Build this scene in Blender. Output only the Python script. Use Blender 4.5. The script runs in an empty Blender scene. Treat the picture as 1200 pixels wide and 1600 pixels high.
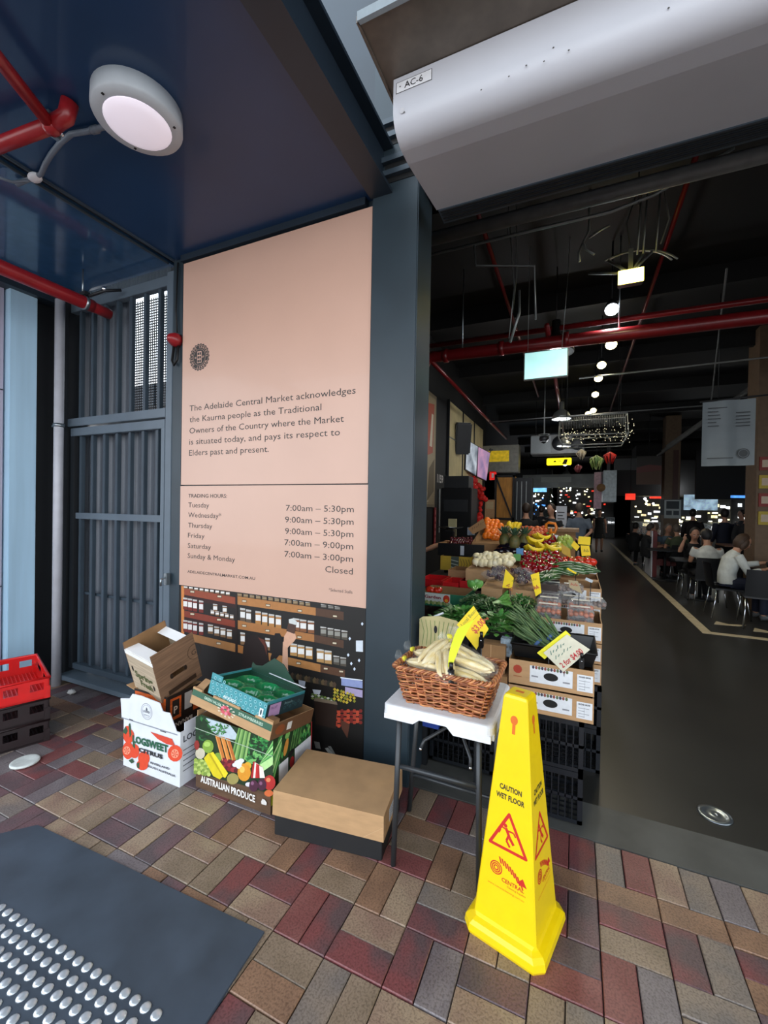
import bpy, bmesh, math, random
from mathutils import Vector, Matrix, Euler
PI = math.pi
random.seed(7)
scn = bpy.context.scene
COL = scn.collection

# ------------------------------------------------------------------ camera
# frame taken as 1200 x 1600; X runs along the front wall, Y into the market
FPX, YAW, PITCH, ROLL, EYE = 665.0, math.radians(24.3), math.radians(-0.55), math.radians(1.0), 1.62
FW = Vector((-math.sin(YAW)*math.cos(PITCH), math.cos(YAW)*math.cos(PITCH), math.sin(PITCH)))
_r = Vector((math.cos(YAW), math.sin(YAW), 0)); _u = _r.cross(FW)
RT = math.cos(ROLL)*_r + math.sin(ROLL)*_u
UP = -math.sin(ROLL)*_r + math.cos(ROLL)*_u
cd = bpy.data.cameras.new('camera'); cam = bpy.data.objects.new('camera', cd); COL.objects.link(cam)
cd.sensor_fit = 'VERTICAL'; cd.sensor_height = 24; cd.lens = 24*FPX/1600
cd.clip_start = 0.05; cd.clip_end = 200
cam.matrix_world = Matrix.Translation((0, 0, EYE)) @ Matrix((RT, UP, -FW)).transposed().to_4x4()
scn.camera = cam

# ------------------------------------------------------------------ world, exposure
w = bpy.data.worlds.new('sky'); scn.world = w; w.use_nodes = True
nt = w.node_tree; bg = nt.nodes['Background']
tc = nt.nodes.new('ShaderNodeTexCoord'); sx = nt.nodes.new('ShaderNodeSeparateXYZ')
rp = nt.nodes.new('ShaderNodeValToRGB')                     # overcast daylight: pale at the horizon, bluer above
nt.links.new(tc.outputs['Generated'], sx.inputs[0]); nt.links.new(sx.outputs['Z'], rp.inputs[0])
rp.color_ramp.elements[0].position = 0.0; rp.color_ramp.elements[0].color = (0.93, 0.96, 1.0, 1)
rp.color_ramp.elements[1].position = 0.7; rp.color_ramp.elements[1].color = (0.74, 0.87, 1.0, 1)
nt.links.new(rp.outputs[0], bg.inputs[0]); bg.inputs[1].default_value = SKY = 3.4
scn.view_settings.view_transform = 'Standard'; scn.view_settings.look = 'None'
scn.view_settings.gamma = 1; scn.view_settings.use_curve_mapping = False
scn.view_settings.exposure = 0.0

# ------------------------------------------------------------------ pixel helpers (1200 x 1600 frame) used to look up sizes
def ray(px, py): return (px-600)/FPX*RT - (py-800)/FPX*UP + FW
def onY(px, py, Y): d = ray(px, py); return d*(Y/d.y) + Vector((0, 0, EYE))
def onX(px, py, X): d = ray(px, py); return d*(X/d.x) + Vector((0, 0, EYE))
def onZ(px, py, Z): d = ray(px, py); return d*((Z-EYE)/d.z) + Vector((0, 0, EYE))

# ------------------------------------------------------------------ materials
def lin(h):
    h = h.lstrip('#'); c = [int(h[i:i+2], 16)/255 for i in (0, 2, 4)]
    return tuple(x/12.92 if x <= .04045 else ((x+.055)/1.055)**2.4 for x in c)
MATS = {}
def mat(name, col, rough=.6, metal=0, var=.12, scale=12, bump=0, emit=0, spec=.5, alpha=1, coat=0, detail=3, stretch=None, var2=None, trans=0):
    if name in MATS: return MATS[name]
    m = bpy.data.materials.new(name); m.use_nodes = True; MATS[name] = m
    n = m.node_tree.nodes; l = m.node_tree.links; b = n['Principled BSDF']
    c = lin(col) if isinstance(col, str) else col
    b.inputs['Roughness'].default_value = rough; b.inputs['Metallic'].default_value = metal
    b.inputs['Specular IOR Level'].default_value = spec; b.inputs['Coat Weight'].default_value = coat
    b.inputs['Alpha'].default_value = alpha; b.inputs['Transmission Weight'].default_value = trans
    b.inputs['Base Color'].default_value = (*c, 1)
    if var > 0 or bump > 0:
        tc = n.new('ShaderNodeTexCoord'); mp = n.new('ShaderNodeMapping'); l.new(tc.outputs['Object'], mp.inputs[0])
        if stretch: mp.inputs['Scale'].default_value = stretch
        nz = n.new('ShaderNodeTexNoise'); nz.inputs['Scale'].default_value = scale; nz.inputs['Detail'].default_value = detail
        l.new(mp.outputs[0], nz.inputs['Vector'])
        if var > 0:
            r = n.new('ShaderNodeValToRGB'); l.new(nz.outputs['Fac'], r.inputs[0])
            c2 = lin(var2) if var2 else tuple(min(1, x*(1+var)) for x in c)
            c1 = c if var2 else tuple(x*(1-var) for x in c)
            r.color_ramp.elements[0].position = .32; r.color_ramp.elements[0].color = (*c1, 1)
            r.color_ramp.elements[1].position = .68; r.color_ramp.elements[1].color = (*c2, 1)
            l.new(r.outputs[0], b.inputs['Base Color'])
            if emit: l.new(r.outputs[0], b.inputs['Emission Color'])
        if bump > 0:
            bp = n.new('ShaderNodeBump'); bp.inputs['Strength'].default_value = bump; bp.inputs['Distance'].default_value = .01
            l.new(nz.outputs['Fac'], bp.inputs['Height']); l.new(bp.outputs[0], b.inputs['Normal'])
    if emit:
        b.inputs['Emission Color'].default_value = (*c, 1); b.inputs['Emission Strength'].default_value = emit
    return m
def P(hexcol):                                               # plain ink / print colour
    return mat('ink_'+hexcol.lstrip('#'), hexcol, rough=.55, var=.05, scale=40)
def film(name, col, fac=.25, rough=.15):                     # thin clear plastic film
    if name in MATS: return MATS[name]
    m = bpy.data.materials.new(name); m.use_nodes = True; MATS[name] = m
    n = m.node_tree.nodes; l = m.node_tree.links; b = n['Principled BSDF']
    b.inputs['Base Color'].default_value = (*lin(col), 1); b.inputs['Roughness'].default_value = rough
    t = n.new('ShaderNodeBsdfTransparent'); mx = n.new('ShaderNodeMixShader')
    tc = n.new('ShaderNodeTexCoord'); nz = n.new('ShaderNodeTexNoise'); nz.inputs['Scale'].default_value = 30; l.new(tc.outputs['Object'], nz.inputs['Vector'])
    mr = n.new('ShaderNodeMapRange'); mr.inputs[1].default_value = .35; mr.inputs[2].default_value = .7
    mr.inputs[3].default_value = fac*.5; mr.inputs[4].default_value = min(1, fac*1.7); l.new(nz.outputs['Fac'], mr.inputs[0])
    bp = n.new('ShaderNodeBump'); bp.inputs['Strength'].default_value = .6; bp.inputs['Distance'].default_value = .01
    l.new(nz.outputs['Fac'], bp.inputs['Height']); l.new(bp.outputs[0], b.inputs['Normal'])
    l.new(mr.outputs[0], mx.inputs[0]); l.new(t.outputs[0], mx.inputs[1]); l.new(b.outputs[0], mx.inputs[2])
    l.new(mx.outputs[0], n['Material Output'].inputs[0]); return m

# ------------------------------------------------------------------ mesh builder
_TX = {}
def text_mesh(s, bold=0, ls=1.0):
    k = (s, bold, ls)
    if k not in _TX:
        cu = bpy.data.curves.new('t', 'FONT'); cu.body = s; cu.size = 1; cu.offset = bold; cu.space_character = ls; cu.resolution_u = 2
        o = bpy.data.objects.new('t', cu); COL.objects.link(o)
        me = bpy.data.meshes.new_from_object(o.evaluated_get(bpy.context.evaluated_depsgraph_get()))
        vs = [(v.co.x, v.co.y) for v in me.vertices]; fs = [tuple(p.vertices) for p in me.polygons]
        x0 = min([v[0] for v in vs] or [0]); x1 = max([v[0] for v in vs] or [1])
        _TX[k] = (vs, fs, x0, x1)
        bpy.data.objects.remove(o); bpy.data.meshes.remove(me)
    return _TX[k]

class MB:
    def __init__(s): s.pc = 0; s.v = []; s.f = []; s.m = []; s.sm = []; s.mats = []; s.T = None
    def mi(s, m):
        if m not in s.mats: s.mats.append(m)
        return s.mats.index(m)
    def add(s, vs, fs, m, smooth=False, T=None):
        b = len(s.v); k = s.mi(m)
        for v in vs:
            v = Vector(v)
            if T is not None: v = T @ v
            if s.T is not None: v = s.T @ v
            s.v.append(v)
        for f in fs: s.f.append([b+i for i in f]); s.m.append(k); s.sm.append(smooth)
        return s
    def box(s, x0, x1, y0, y1, z0, z1, m, bev=0, T=None):
        if bev <= 0:
            vs = [(x, y, z) for x in (x0, x1) for y in (y0, y1) for z in (z0, z1)]
            return s.add(vs, [(0,1,3,2),(4,6,7,5),(0,4,5,1),(2,3,7,6),(0,2,6,4),(1,5,7,3)], m, False, T)
        bm = bmesh.new(); bmesh.ops.create_cube(bm, size=1)
        for v in bm.verts: v.co = Vector(((x0+x1)/2+v.co.x*(x1-x0), (y0+y1)/2+v.co.y*(y1-y0), (z0+z1)/2+v.co.z*(z1-z0)))
        bmesh.ops.bevel(bm, geom=bm.edges, offset=bev, segments=2, affect='EDGES')
        bm.verts.index_update()
        s.add([v.co.copy() for v in bm.verts], [[v.index for v in f.verts] for f in bm.faces], m, False, T); bm.free(); return s
    def hexa(s, lo, hi, m, T=None):                          # 4 lower + 4 upper corners
        return s.add(list(lo)+list(hi), [(3,2,1,0),(4,5,6,7),(0,1,5,4),(1,2,6,5),(2,3,7,6),(3,0,4,7)], m, False, T)
    def tube(s, pts, r, m, seg=8, caps=True, closed=False, smooth=True, T=None):
        pts = [Vector(p) for p in pts]; n = len(pts); rs = r if isinstance(r, (list, tuple)) else [r]*n
        vs = []; fs = []; prev = None
        for i, p in enumerate(pts):
            if closed: t = pts[(i+1) % n]-pts[i-1]
            else: t = pts[min(i+1, n-1)]-pts[max(i-1, 0)]
            if t.length < 1e-9: t = Vector((0, 0, 1))
            t.normalize()
            if prev is None:
                a = t.orthogonal().normalized()
            else:
                a = (prev - t*prev.dot(t)); a = a.normalized() if a.length > 1e-6 else t.orthogonal().normalized()
            prev = a; b = t.cross(a)
            for k in range(seg):
                q = 2*PI*k/seg; vs.append(p + (a*math.cos(q)+b*math.sin(q))*rs[i])
        for i in range(n if closed else n-1):
            for k in range(seg):
                j = (i+1) % n
                fs.append((i*seg+k, i*seg+(k+1) % seg, j*seg+(k+1) % seg, j*seg+k))
        if caps and not closed: fs.append(tuple(range(seg))[::-1]); fs.append(tuple((n-1)*seg+k for k in range(seg)))
        return s.add(vs, fs, m, smooth, T)
    def lathe(s, prof, m, seg=16, T=None, smooth=True, c=(0, 0, 0)):
        vs = []; fs = []; c = Vector(c)
        for r, z in prof:
            for k in range(seg): q = 2*PI*k/seg; vs.append(c+Vector((r*math.cos(q), r*math.sin(q), z)))
        for i in range(len(prof)-1):
            for k in range(seg): fs.append((i*seg+k, i*seg+(k+1) % seg, (i+1)*seg+(k+1) % seg, (i+1)*seg+k))
        if prof[0][0] > 1e-4: fs.append(tuple(range(seg))[::-1])
        if prof[-1][0] > 1e-4: fs.append(tuple((len(prof)-1)*seg+k for k in range(seg)))
        return s.add(vs, fs, m, smooth, T)
    def ball(s, c, r, m, seg=12, rings=8, T=None, fn=None):
        if not isinstance(r, (tuple, list)): r = (r, r, r)
        vs = []; fs = []
        for i in range(rings+1):
            a = PI*i/rings
            for k in range(seg):
                b = 2*PI*k/seg; d = Vector((math.sin(a)*math.cos(b), math.sin(a)*math.sin(b), -math.cos(a)))
                g = fn(a, b) if fn else 1
                vs.append((c[0]+d.x*r[0]*g, c[1]+d.y*r[1]*g, c[2]+d.z*r[2]*(g if fn else 1)))
        for i in range(rings):
            for k in range(seg): fs.append((i*seg+k, i*seg+(k+1) % seg, (i+1)*seg+(k+1) % seg, (i+1)*seg+k))
        return s.add(vs, fs, m, True, T)
    def prism(s, poly, z0, z1, m, T=None, smooth=False):     # poly in xy, extruded in z
        n = len(poly); vs = [(x, y, z0) for x, y in poly]+[(x, y, z1) for x, y in poly]
        fs = [tuple(range(n))[::-1], tuple(range(n, 2*n))]+[(i, (i+1) % n, n+(i+1) % n, n+i) for i in range(n)]
        return s.add(vs, fs, m, smooth, T)
    def quad(s, a, b, c, d, m): return s.add([a, b, c, d], [(0, 1, 2, 3)], m)
    def sheet(s, a, b, c, d, t, m):                          # thick quad panel
        a, b, c, d = map(Vector, (a, b, c, d)); n = (b-a).cross(d-a).normalized()*t
        return s.hexa([a, b, c, d], [a+n, b+n, c+n, d+n], m)
    # ---- flat print on a face: frame O, U, V
    def plane(s, O, U, V):
        s.O, s.U, s.V = Vector(O), Vector(U).normalized(), Vector(V).normalized(); s.N = s.U.cross(s.V); return s
    def pt(s, x, y, l): return s.O+s.U*x+s.V*y+s.N*(.0007*l)
    def poly(s, pts, m, l=1):
        s.pc += 1; l = l*.8+(s.pc % 50)*.012; return s.add([s.pt(x, y, l) for x, y in pts], [tuple(range(len(pts)))], m)
    def rect(s, x0, y0, x1, y1, m, l=1): return s.poly([(x0, y0), (x1, y0), (x1, y1), (x0, y1)], m, l)
    def ell(s, x, y, rx, ry, m, l=1, n=18, rot=0):
        c, q = math.cos(rot), math.sin(rot)
        return s.poly([(x+rx*math.cos(a)*c-ry*math.sin(a)*q, y+rx*math.cos(a)*q+ry*math.sin(a)*c) for a in [2*PI*i/n for i in range(n)]], m, l)
    def ring(s, x, y, r0, r1, m, l=1, n=28, ex=1):
        for i in range(n):
            a, b = 2*PI*i/n, 2*PI*(i+1)/n
            s.poly([(x+ex*r0*math.cos(a), y+r0*math.sin(a)), (x+ex*r1*math.cos(a), y+r1*math.sin(a)), (x+ex*r1*math.cos(b), y+r1*math.sin(b)), (x+ex*r0*math.cos(b), y+r0*math.sin(b))], m, l)
        return s
    def line(s, pts, wd, m, l=1):
        for (x0, y0), (x1, y1) in zip(pts, pts[1:]):
            L = math.hypot(x1-x0, y1-y0) or 1; dx, dy = (y1-y0)/L*wd/2, -(x1-x0)/L*wd/2
            s.poly([(x0+dx, y0+dy), (x1+dx, y1+dy), (x1-dx, y1-dy), (x0-dx, y0-dy)], m, l)
        return s
    def text(s, t, x, y, size, m, l=2, bold=0, ax='L', width=None, rot=0, ls=1.0, arc=None):
        if arc:                                             # (cx, cy, r, a0, a1)
            cx, cy, r, a0, a1 = arc
            for i, ch in enumerate(t):
                if ch == ' ': continue
                a = a0+(a1-a0)*(i+.5)/len(t); s.text(ch, cx+r*math.cos(a), cy+r*math.sin(a), size, m, l, bold, 'C', None, a-PI/2)
            return s
        vs, fs, x0, x1 = text_mesh(t, bold, ls); kx = size
        if width: kx = width/max(x1-x0, 1e-4)
        off = {'L': -x0, 'R': -x1, 'C': -(x0+x1)/2}[ax]; c, q = math.cos(rot), math.sin(rot)
        P3 = []
        for vx, vy in vs:
            a, b = (vx+off)*kx, vy*size; P3.append(s.pt(x+a*c-b*q, y+a*q+b*c, l))
        return s.add(P3, fs, m)
    def mesh(s, name):
        me = bpy.data.meshes.new(name); me.from_pydata(s.v, [], s.f)
        for m in s.mats: me.materials.append(m)
        me.polygons.foreach_set('material_index', s.m); me.polygons.foreach_set('use_smooth', s.sm)
        me.update(); return me
    def build(s, name, parent=None, label=None, cat=None, group=None, kind=None, loc=None, rot=None):
        o = bpy.data.objects.new(name, s.mesh(name)); COL.objects.link(o)
        return tag(o, parent, label, cat, group, kind, loc, rot)
def tag(o, parent=None, label=None, cat=None, group=None, kind=None, loc=None, rot=None):
    if parent: o.parent = parent
    if loc is not None: o.location = loc
    if rot is not None: o.rotation_euler = rot
    if label: o['label'] = label
    if cat: o['category'] = cat
    if group: o['group'] = group
    if kind: o['kind'] = kind
    return o
def thing(name, label, cat, loc=(0, 0, 0), rot=(0, 0, 0), group=None):
    o = bpy.data.objects.new(name, None); o.empty_display_size = .05; COL.objects.link(o)
    return tag(o, None, label, cat, group, None, loc, rot)
def structure(name): return tag(bpy.data.objects.new(name, None), kind='structure') if False else None
def dup(root, loc, rot=None, label=None, group=None, scale=None):
    def cp(o, par):
        c = o.copy(); COL.objects.link(c)
        if par: c.parent = par
        for ch in o.children: cp(ch, c)
        return c
    r = cp(root, None); r.location = loc
    if rot is not None: r.rotation_euler = rot
    if scale is not None: r.scale = (scale,)*3 if isinstance(scale, (int, float)) else scale
    if label: r['label'] = label
    if group: r['group'] = group
    return r
def inst(name, me, parent=None, label=None, cat=None, group=None, loc=(0, 0, 0), rot=(0, 0, 0), scale=None):
    o = bpy.data.objects.new(name, me); COL.objects.link(o); tag(o, parent, label, cat, group, None, loc, rot)
    if scale is not None: o.scale = (scale,)*3 if isinstance(scale, (int, float)) else scale
    return o
def lamp(name, kind, loc, energy, col=(1, 1, 1), size=.1, rot=None, parent=None, spot=None):
    d = bpy.data.lights.new(name, kind); d.energy = energy; d.color = col
    if kind == 'AREA': d.size = size
    elif kind != 'SUN': d.shadow_soft_size = size
    if spot: d.spot_size = spot; d.spot_blend = .6
    o = bpy.data.objects.new(name, d); COL.objects.link(o); o.location = loc
    if rot is not None: o.rotation_euler = rot
    if parent: o.parent = parent
    return o
X, Y, Z = Vector((1, 0, 0)), Vector((0, 1, 0)), Vector((0, 0, 1))
W = 2.33                                                    # the plane of the shopfront wall
# ================================================================== structure
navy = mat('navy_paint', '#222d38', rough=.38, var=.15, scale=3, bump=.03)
navy_wall = mat('navy_wall_paint', '#29363e', rough=.42, var=.18, scale=2.2, bump=.04)
ceil_m = mat('navy_gloss_ceiling', '#1b3a60', rough=.3, var=.12, scale=1.5, coat=.15)
gun = mat('gunmetal_paint', '#3a4650', rough=.4, var=.1, scale=5)
gunl = mat('gate_rail_paint', '#5a6772', rough=.4, var=.08, scale=5)
dark = mat('dark_steel', '#15181c', rough=.5, var=.1)
black = mat('soft_black', '#08090a', rough=.6, var=.1)
slab = mat('market_floor_paint', '#2c2b28', rough=.35, var=.16, scale=1.6, bump=.05, detail=6)
slab2 = mat('threshold_concrete', '#4b4b48', rough=.6, var=.2, scale=6, bump=.2, detail=8)
int_m = mat('black_interior_paint', '#060707', rough=.7, var=.15, scale=2)
redp = mat('red_pipe_paint', '#8c1a20', rough=.3, var=.1)
white_m = mat('white_enamel', '#e6e8ec', rough=.35, var=.03)
steel = mat('zinc', '#9aa2a6', rough=.3, metal=.9, var=.05)
chrome = mat('chrome', '#d0d4d8', rough=.15, metal=1, var=0)

# ---- pavement: basket-weave clay pavers, each paver a part
MOD = .1138
def brick_mat(i, c1, c2):
    m = bpy.data.materials.new('paver_clay'); m.use_nodes = True
    n = m.node_tree.nodes; l = m.node_tree.links; b = n['Principled BSDF']
    oi = n.new('ShaderNodeObjectInfo'); tc = n.new('ShaderNodeTexCoord'); ad = n.new('ShaderNodeVectorMath'); ad.operation = 'ADD'
    sc = n.new('ShaderNodeVectorMath'); sc.operation = 'SCALE'; sc.inputs[3].default_value = 30
    cx = n.new('ShaderNodeCombineXYZ'); l.new(oi.outputs['Random'], cx.inputs[0]); l.new(cx.outputs[0], sc.inputs[0])
    l.new(tc.outputs['Object'], ad.inputs[0]); l.new(sc.outputs[0], ad.inputs[1])
    n1 = n.new('ShaderNodeTexNoise'); n1.inputs['Scale'].default_value = 5; l.new(ad.outputs[0], n1.inputs['Vector'])
    n2 = n.new('ShaderNodeTexNoise'); n2.inputs['Scale'].default_value = 130; n2.inputs['Detail'].default_value = 4; l.new(ad.outputs[0], n2.inputs['Vector'])
    r1 = n.new('ShaderNodeValToRGB'); l.new(n1.outputs['Fac'], r1.inputs[0])
    r1.color_ramp.elements[0].position = .4; r1.color_ramp.elements[0].color = (*lin(c1), 1)
    r1.color_ramp.elements[1].position = .62; r1.color_ramp.elements[1].color = (*lin(c2), 1)
    r2 = n.new('ShaderNodeValToRGB'); l.new(n2.outputs['Fac'], r2.inputs[0])
    r2.color_ramp.elements[0].position = .35; r2.color_ramp.elements[0].color = (.45, .42, .42, 1)
    r2.color_ramp.elements[1].position = .55; r2.color_ramp.elements[1].color = (1, 1, 1, 1)
    mx = n.new('ShaderNodeMix'); mx.data_type = 'RGBA'; mx.blend_type = 'MULTIPLY'; mx.inputs[0].default_value = .7
    l.new(r1.outputs[0], mx.inputs[6]); l.new(r2.outputs[0], mx.inputs[7]); l.new(mx.outputs[2], b.inputs['Base Color'])
    b.inputs['Roughness'].default_value = .42
    bp = n.new('ShaderNodeBump'); bp.inputs['Strength'].default_value = .35; bp.inputs['Distance'].default_value = .004
    l.new(n2.outputs['Fac'], bp.inputs['Height']); l.new(bp.outputs[0], b.inputs['Normal'])
    return m
BR = [brick_mat(i, *c) for i, c in enumerate([('#7c4644', '#875450'), ('#94806c', '#82705c'), ('#96735a', '#80624e'),
      ('#74575a', '#5f5254'), ('#a28c74', '#907464'), ('#79706a', '#8f7f70'), ('#814848', '#5f4c4e'), ('#817878', '#706668')])]
g = .0018
def paver_mesh(m):
    b = MB(); a, c = MOD-g, MOD/2-g; h = .003
    b.add([(-a,-c,-.03),(a,-c,-.03),(a,c,-.03),(-a,c,-.03),(-a,-c,-h),(a,-c,-h),(a,c,-h),(-a,c,-h),
           (-a+h,-c+h,0),(a-h,-c+h,0),(a-h,c-h,0),(-a+h,c-h,0)],
          [(0,1,5,4),(1,2,6,5),(2,3,7,6),(3,0,4,7),(4,5,9,8),(5,6,10,9),(6,7,11,10),(7,4,8,11),(8,9,10,11)], m)
    return b.mesh('brick')
PM = [paver_mesh(m) for m in BR]
mort = mat('paver_joint_sand', '#1f1b19', rough=.95, var=.3, scale=60)
fl = MB(); fl.box(-14, 7, -9, W+.02, -.06, -.012, mort); pave = fl.build('floor', kind='structure')
rnd = random.Random(3)
def pick(x, y):
    return rnd.choices(range(8), [5, 5, 5, 3, 3, 4, 4, 3] if x > -1.4 else [2, 4, 2, 6, 4, 4, 3, 6])[0]
cells = []
nx0, nx1 = -40, 22
for i in range(nx0, nx1):                                   # soldier row against the threshold
    cells.append(((i+.5)*MOD, W-MOD, 1))
for i in range(nx0//2, nx1//2): cells.append((i*2*MOD+(MOD if i > 3 else 0), W-2.5*MOD, 0))   # one stretcher course
for bi in range(nx0//2, nx1//2):
    for bj in range(0, 32):
        x0 = bi*2*MOD+MOD; y1 = W-3*MOD-bj*2*MOD
        if (bi+bj) % 2:
            cells.append((x0+MOD/2, y1-MOD, 1)); cells.append((x0+1.5*MOD, y1-MOD, 1))
        else:
            cells.append((x0+MOD, y1-MOD/2, 0)); cells.append((x0+MOD, y1-1.5*MOD, 0))
def proj(x, y, z=0):
    d = Vector((x, y, z-EYE)); k = d.dot(FW)
    if k < .05: return None
    return 600+FPX*d.dot(RT)/k, 800-FPX*d.dot(UP)/k
inview = []; rest = []
for c in cells:
    q = proj(c[0], c[1])
    on_mat = -2.42 < c[0] < -1.15 and c[1] < 1.18
    (inview if q and -40 < q[0] < 1240 and q[1] < 1660 and c[0] > -3.7 and not on_mat else rest).append(c)
inview.sort(key=lambda c: c[0]**2+c[1]**2)
rest += inview[300:]; inview = inview[:300]
for x, y, r in inview:
    inst('brick', PM[pick(x, y)], pave, loc=(x, y, rnd.uniform(-.0025, .0015)), rot=(rnd.uniform(-.006, .006), rnd.uniform(-.006, .006), r*PI/2))
rb = MB()
for x, y, r in rest:
    if -1.15 > x > -2.42 and .35 < y < 1.1: continue
    T = Matrix.Translation((x, y, rnd.uniform(-.002, .001))) @ Matrix.Rotation(r*PI/2, 4, 'Z')
    me = PM[0]; a, c = MOD-g, MOD/2-g
    rb.add([(-a,-c,-.02),(a,-c,-.02),(a,c,-.02),(-a,c,-.02),(-a,-c,0),(a,-c,0),(a,c,0),(-a,c,0)], [(0,1,5,4),(1,2,6,5),(2,3,7,6),(3,0,4,7),(4,5,6,7)], BR[pick(x, y)], T=T)
rb.build('outer_bricks', pave, kind='stuff')

# ---- inside floor with worn sloped threshold
f2 = MB()
f2.box(-12, -1.2, W+.02, W+.26, -.08, .012, slab); f2.box(-12, 16, W+.26, 62, -.08, .012, slab); fl2 = f2.build('floor', kind='structure')
th = MB(); th.hexa([(-1.2, W+.005, -.05), (5, W+.005, -.05), (5, W+.3, -.05), (-1.2, W+.3, -.05)],
                   [(-1.2, W+.005, .001), (5, W+.005, .001), (5, W+.27, .0125), (-1.2, W+.27, .0125)], slab2)
th.build('threshold', fl2)
edge = mat('cream_floor_line', '#b9ab8c', rough=.6, var=.12, scale=8)
ln = MB(); ln.box(1.58, 1.70, 7.05, 25, .010, .0145, edge); ln.box(1.58, 6, 6.97, 7.09, .010, .0146, edge)
for a in ((1.86, 7.62), (2.25, 7.42)):                       # floor arrows / foot marks in the seating area
    ln.prism([(a[0], a[1]), (a[0]+.3, a[1]+.02), (a[0]+.42, a[1]+.16), (a[0]+.2, a[1]+.1), (a[0]+.08, a[1]+.22)], .010, .0147, edge)
ln.build('painted_line', fl2)

# ---- front wall, piece by piece (gate opening left, pillar, opening right)
wl = MB()
wl.box(-2.86, -2.76, W-.005, W+.16, -.02, 3.49, navy_wall); wl.build('wall_front', kind='structure'); wl = MB()
wl.box(-2.76, -1.13, W+.02, W+.16, -.05, 3.7, navy_wall); wl.build('wall_front', kind='structure'); wl = MB()
wl.box(-4.6, 5, W+.06, W+.2, 3.5, 7.0, navy); wl.build('wall_front', kind='structure'); wl = MB()  # same paint as the wall below; darker navy stands in for shade
wl.box(-4.9, -4.24, W, W+.2, 0, 3.6, dark)
wall = wl.build('wall_front', kind='structure')
pl = MB(); pl.box(-1.15, -.856, W-.03, W+.22, -.01, 6.6, navy_wall, bev=.006)
pil = pl.build('wall_front', kind='structure'); 
pr = MB()
for k, z in enumerate((3.56, 3.64, 3.78, 3.86)):             # angled louvre bars on the pillar beside the heater
    pr.box(-1.08, -.80, W-.06, W-.028, z, z+.03, gun)
    pr.box(-1.07, -.81, W-.034, W-.029, z-.03, z, black)
pr.build('louvre', pil)
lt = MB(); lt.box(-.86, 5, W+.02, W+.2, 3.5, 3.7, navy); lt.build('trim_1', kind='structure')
# ---- left side: pale blue street column, dark recess
lw = MB()
pale = mat('pale_blue_panel', '#b4d6ec', rough=.25, var=.12, scale=1.2, stretch=(1, 6, .4))  # light blue paint, brightened in colour to carry its glossy reflection
lil = mat('lilac_grey_panel', '#aaa4b4', rough=.45, var=.12, scale=1.2)
lw.box(-4.9, -4.34, 1.955, 2.155, -.01, 3.42, pale, bev=.004)
lw.build('wall_left', kind='structure')
lw = MB(); lw.box(-5.6, -4.40, 1.1, 1.94, -.01, 3.42, lil)
for z in (.9, 2.55): lw.box(-4.402, -4.395, 1.1, 1.94, z, z+.008, dark)
lw.build('wall_left', kind='structure')
lw = MB(); lw.box(-5.2, -4.42, 2.15, 2.5, -.01, 3.6, dark); lw.build('wall_left', kind='structure')
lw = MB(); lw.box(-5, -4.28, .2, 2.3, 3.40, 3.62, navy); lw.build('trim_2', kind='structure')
# ---- ceiling over the entry: glossy panels with a channel joint
ce = MB(); ce.box(-2.86, -1.13, -.7, W+.06, 3.5, 3.53, ceil_m)
ce.box(-4.7, -2.93, -.7, W+.06, 3.5, 3.53, mat('navy_ceiling_reflection_tint', '#33587e', rough=.16, var=.1, coat=.4))  # same ceiling; paler navy puts its glossy reflection into the colour
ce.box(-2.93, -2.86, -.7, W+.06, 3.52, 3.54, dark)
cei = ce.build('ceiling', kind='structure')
jt = MB(); jt.box(-2.935, -2.925, -.7, W, 3.485, 3.5, gun); jt.box(-2.865, -2.855, -.7, W, 3.485, 3.5, gun)
jt.build('channel_edge', cei)
sc = MB()
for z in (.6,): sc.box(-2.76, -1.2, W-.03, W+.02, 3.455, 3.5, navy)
sc.build('trim_3', kind='structure')
bmn = MB()                                                  # steel beam running out from the wall
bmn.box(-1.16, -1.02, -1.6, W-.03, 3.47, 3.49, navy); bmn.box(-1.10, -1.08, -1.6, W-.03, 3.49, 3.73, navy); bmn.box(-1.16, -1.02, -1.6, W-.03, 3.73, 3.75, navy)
bmn.build('steel_beam', label='navy steel beam running out over the pavement from the pillar top', cat='beam')
hc = MB(); hc.box(-1.08, 6, -2.4, W+.2, 5.05, 5.15, navy); hc.build('ceiling', kind='structure')  # unseen canopy, set low and long to block sky light from the wall

# ---- market hall shell
hall = MB()
hall.box(-2.62, 16, W+.3, 60, 4.75, 4.9, int_m); hall.box(-12, -2.62, 12.6, 60, 4.75, 4.9, int_m); hall.build('ceiling', kind='structure')
hw = MB(); hw.box(-2.62, -2.46, W+.2, 12.6, 0, 4.8, int_m); hw.build('wall_left', kind='structure')
hw = MB(); hw.box(-12, -2.5, 12.5, 12.7, 0, 4.8, int_m); hw.build('wall_left', kind='structure')
hw = MB(); hw.box(15.8, 16, W, 60, 0, 4.8, int_m); hw.build('wall_right', kind='structure')
hw = MB(); hw.box(-12, 16, 59.8, 60, 0, 4.8, int_m); hw.build('wall_back', kind='structure')
hw = MB(); hw.box(5, 16, W, W+.3, 0, 4.8, int_m); hw.build('wall_front', kind='structure')
hw = MB(); hw.box(-12, -11.8, 12.5, 60, 0, 4.8, int_m); hw.build('wall_left', kind='structure')
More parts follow.
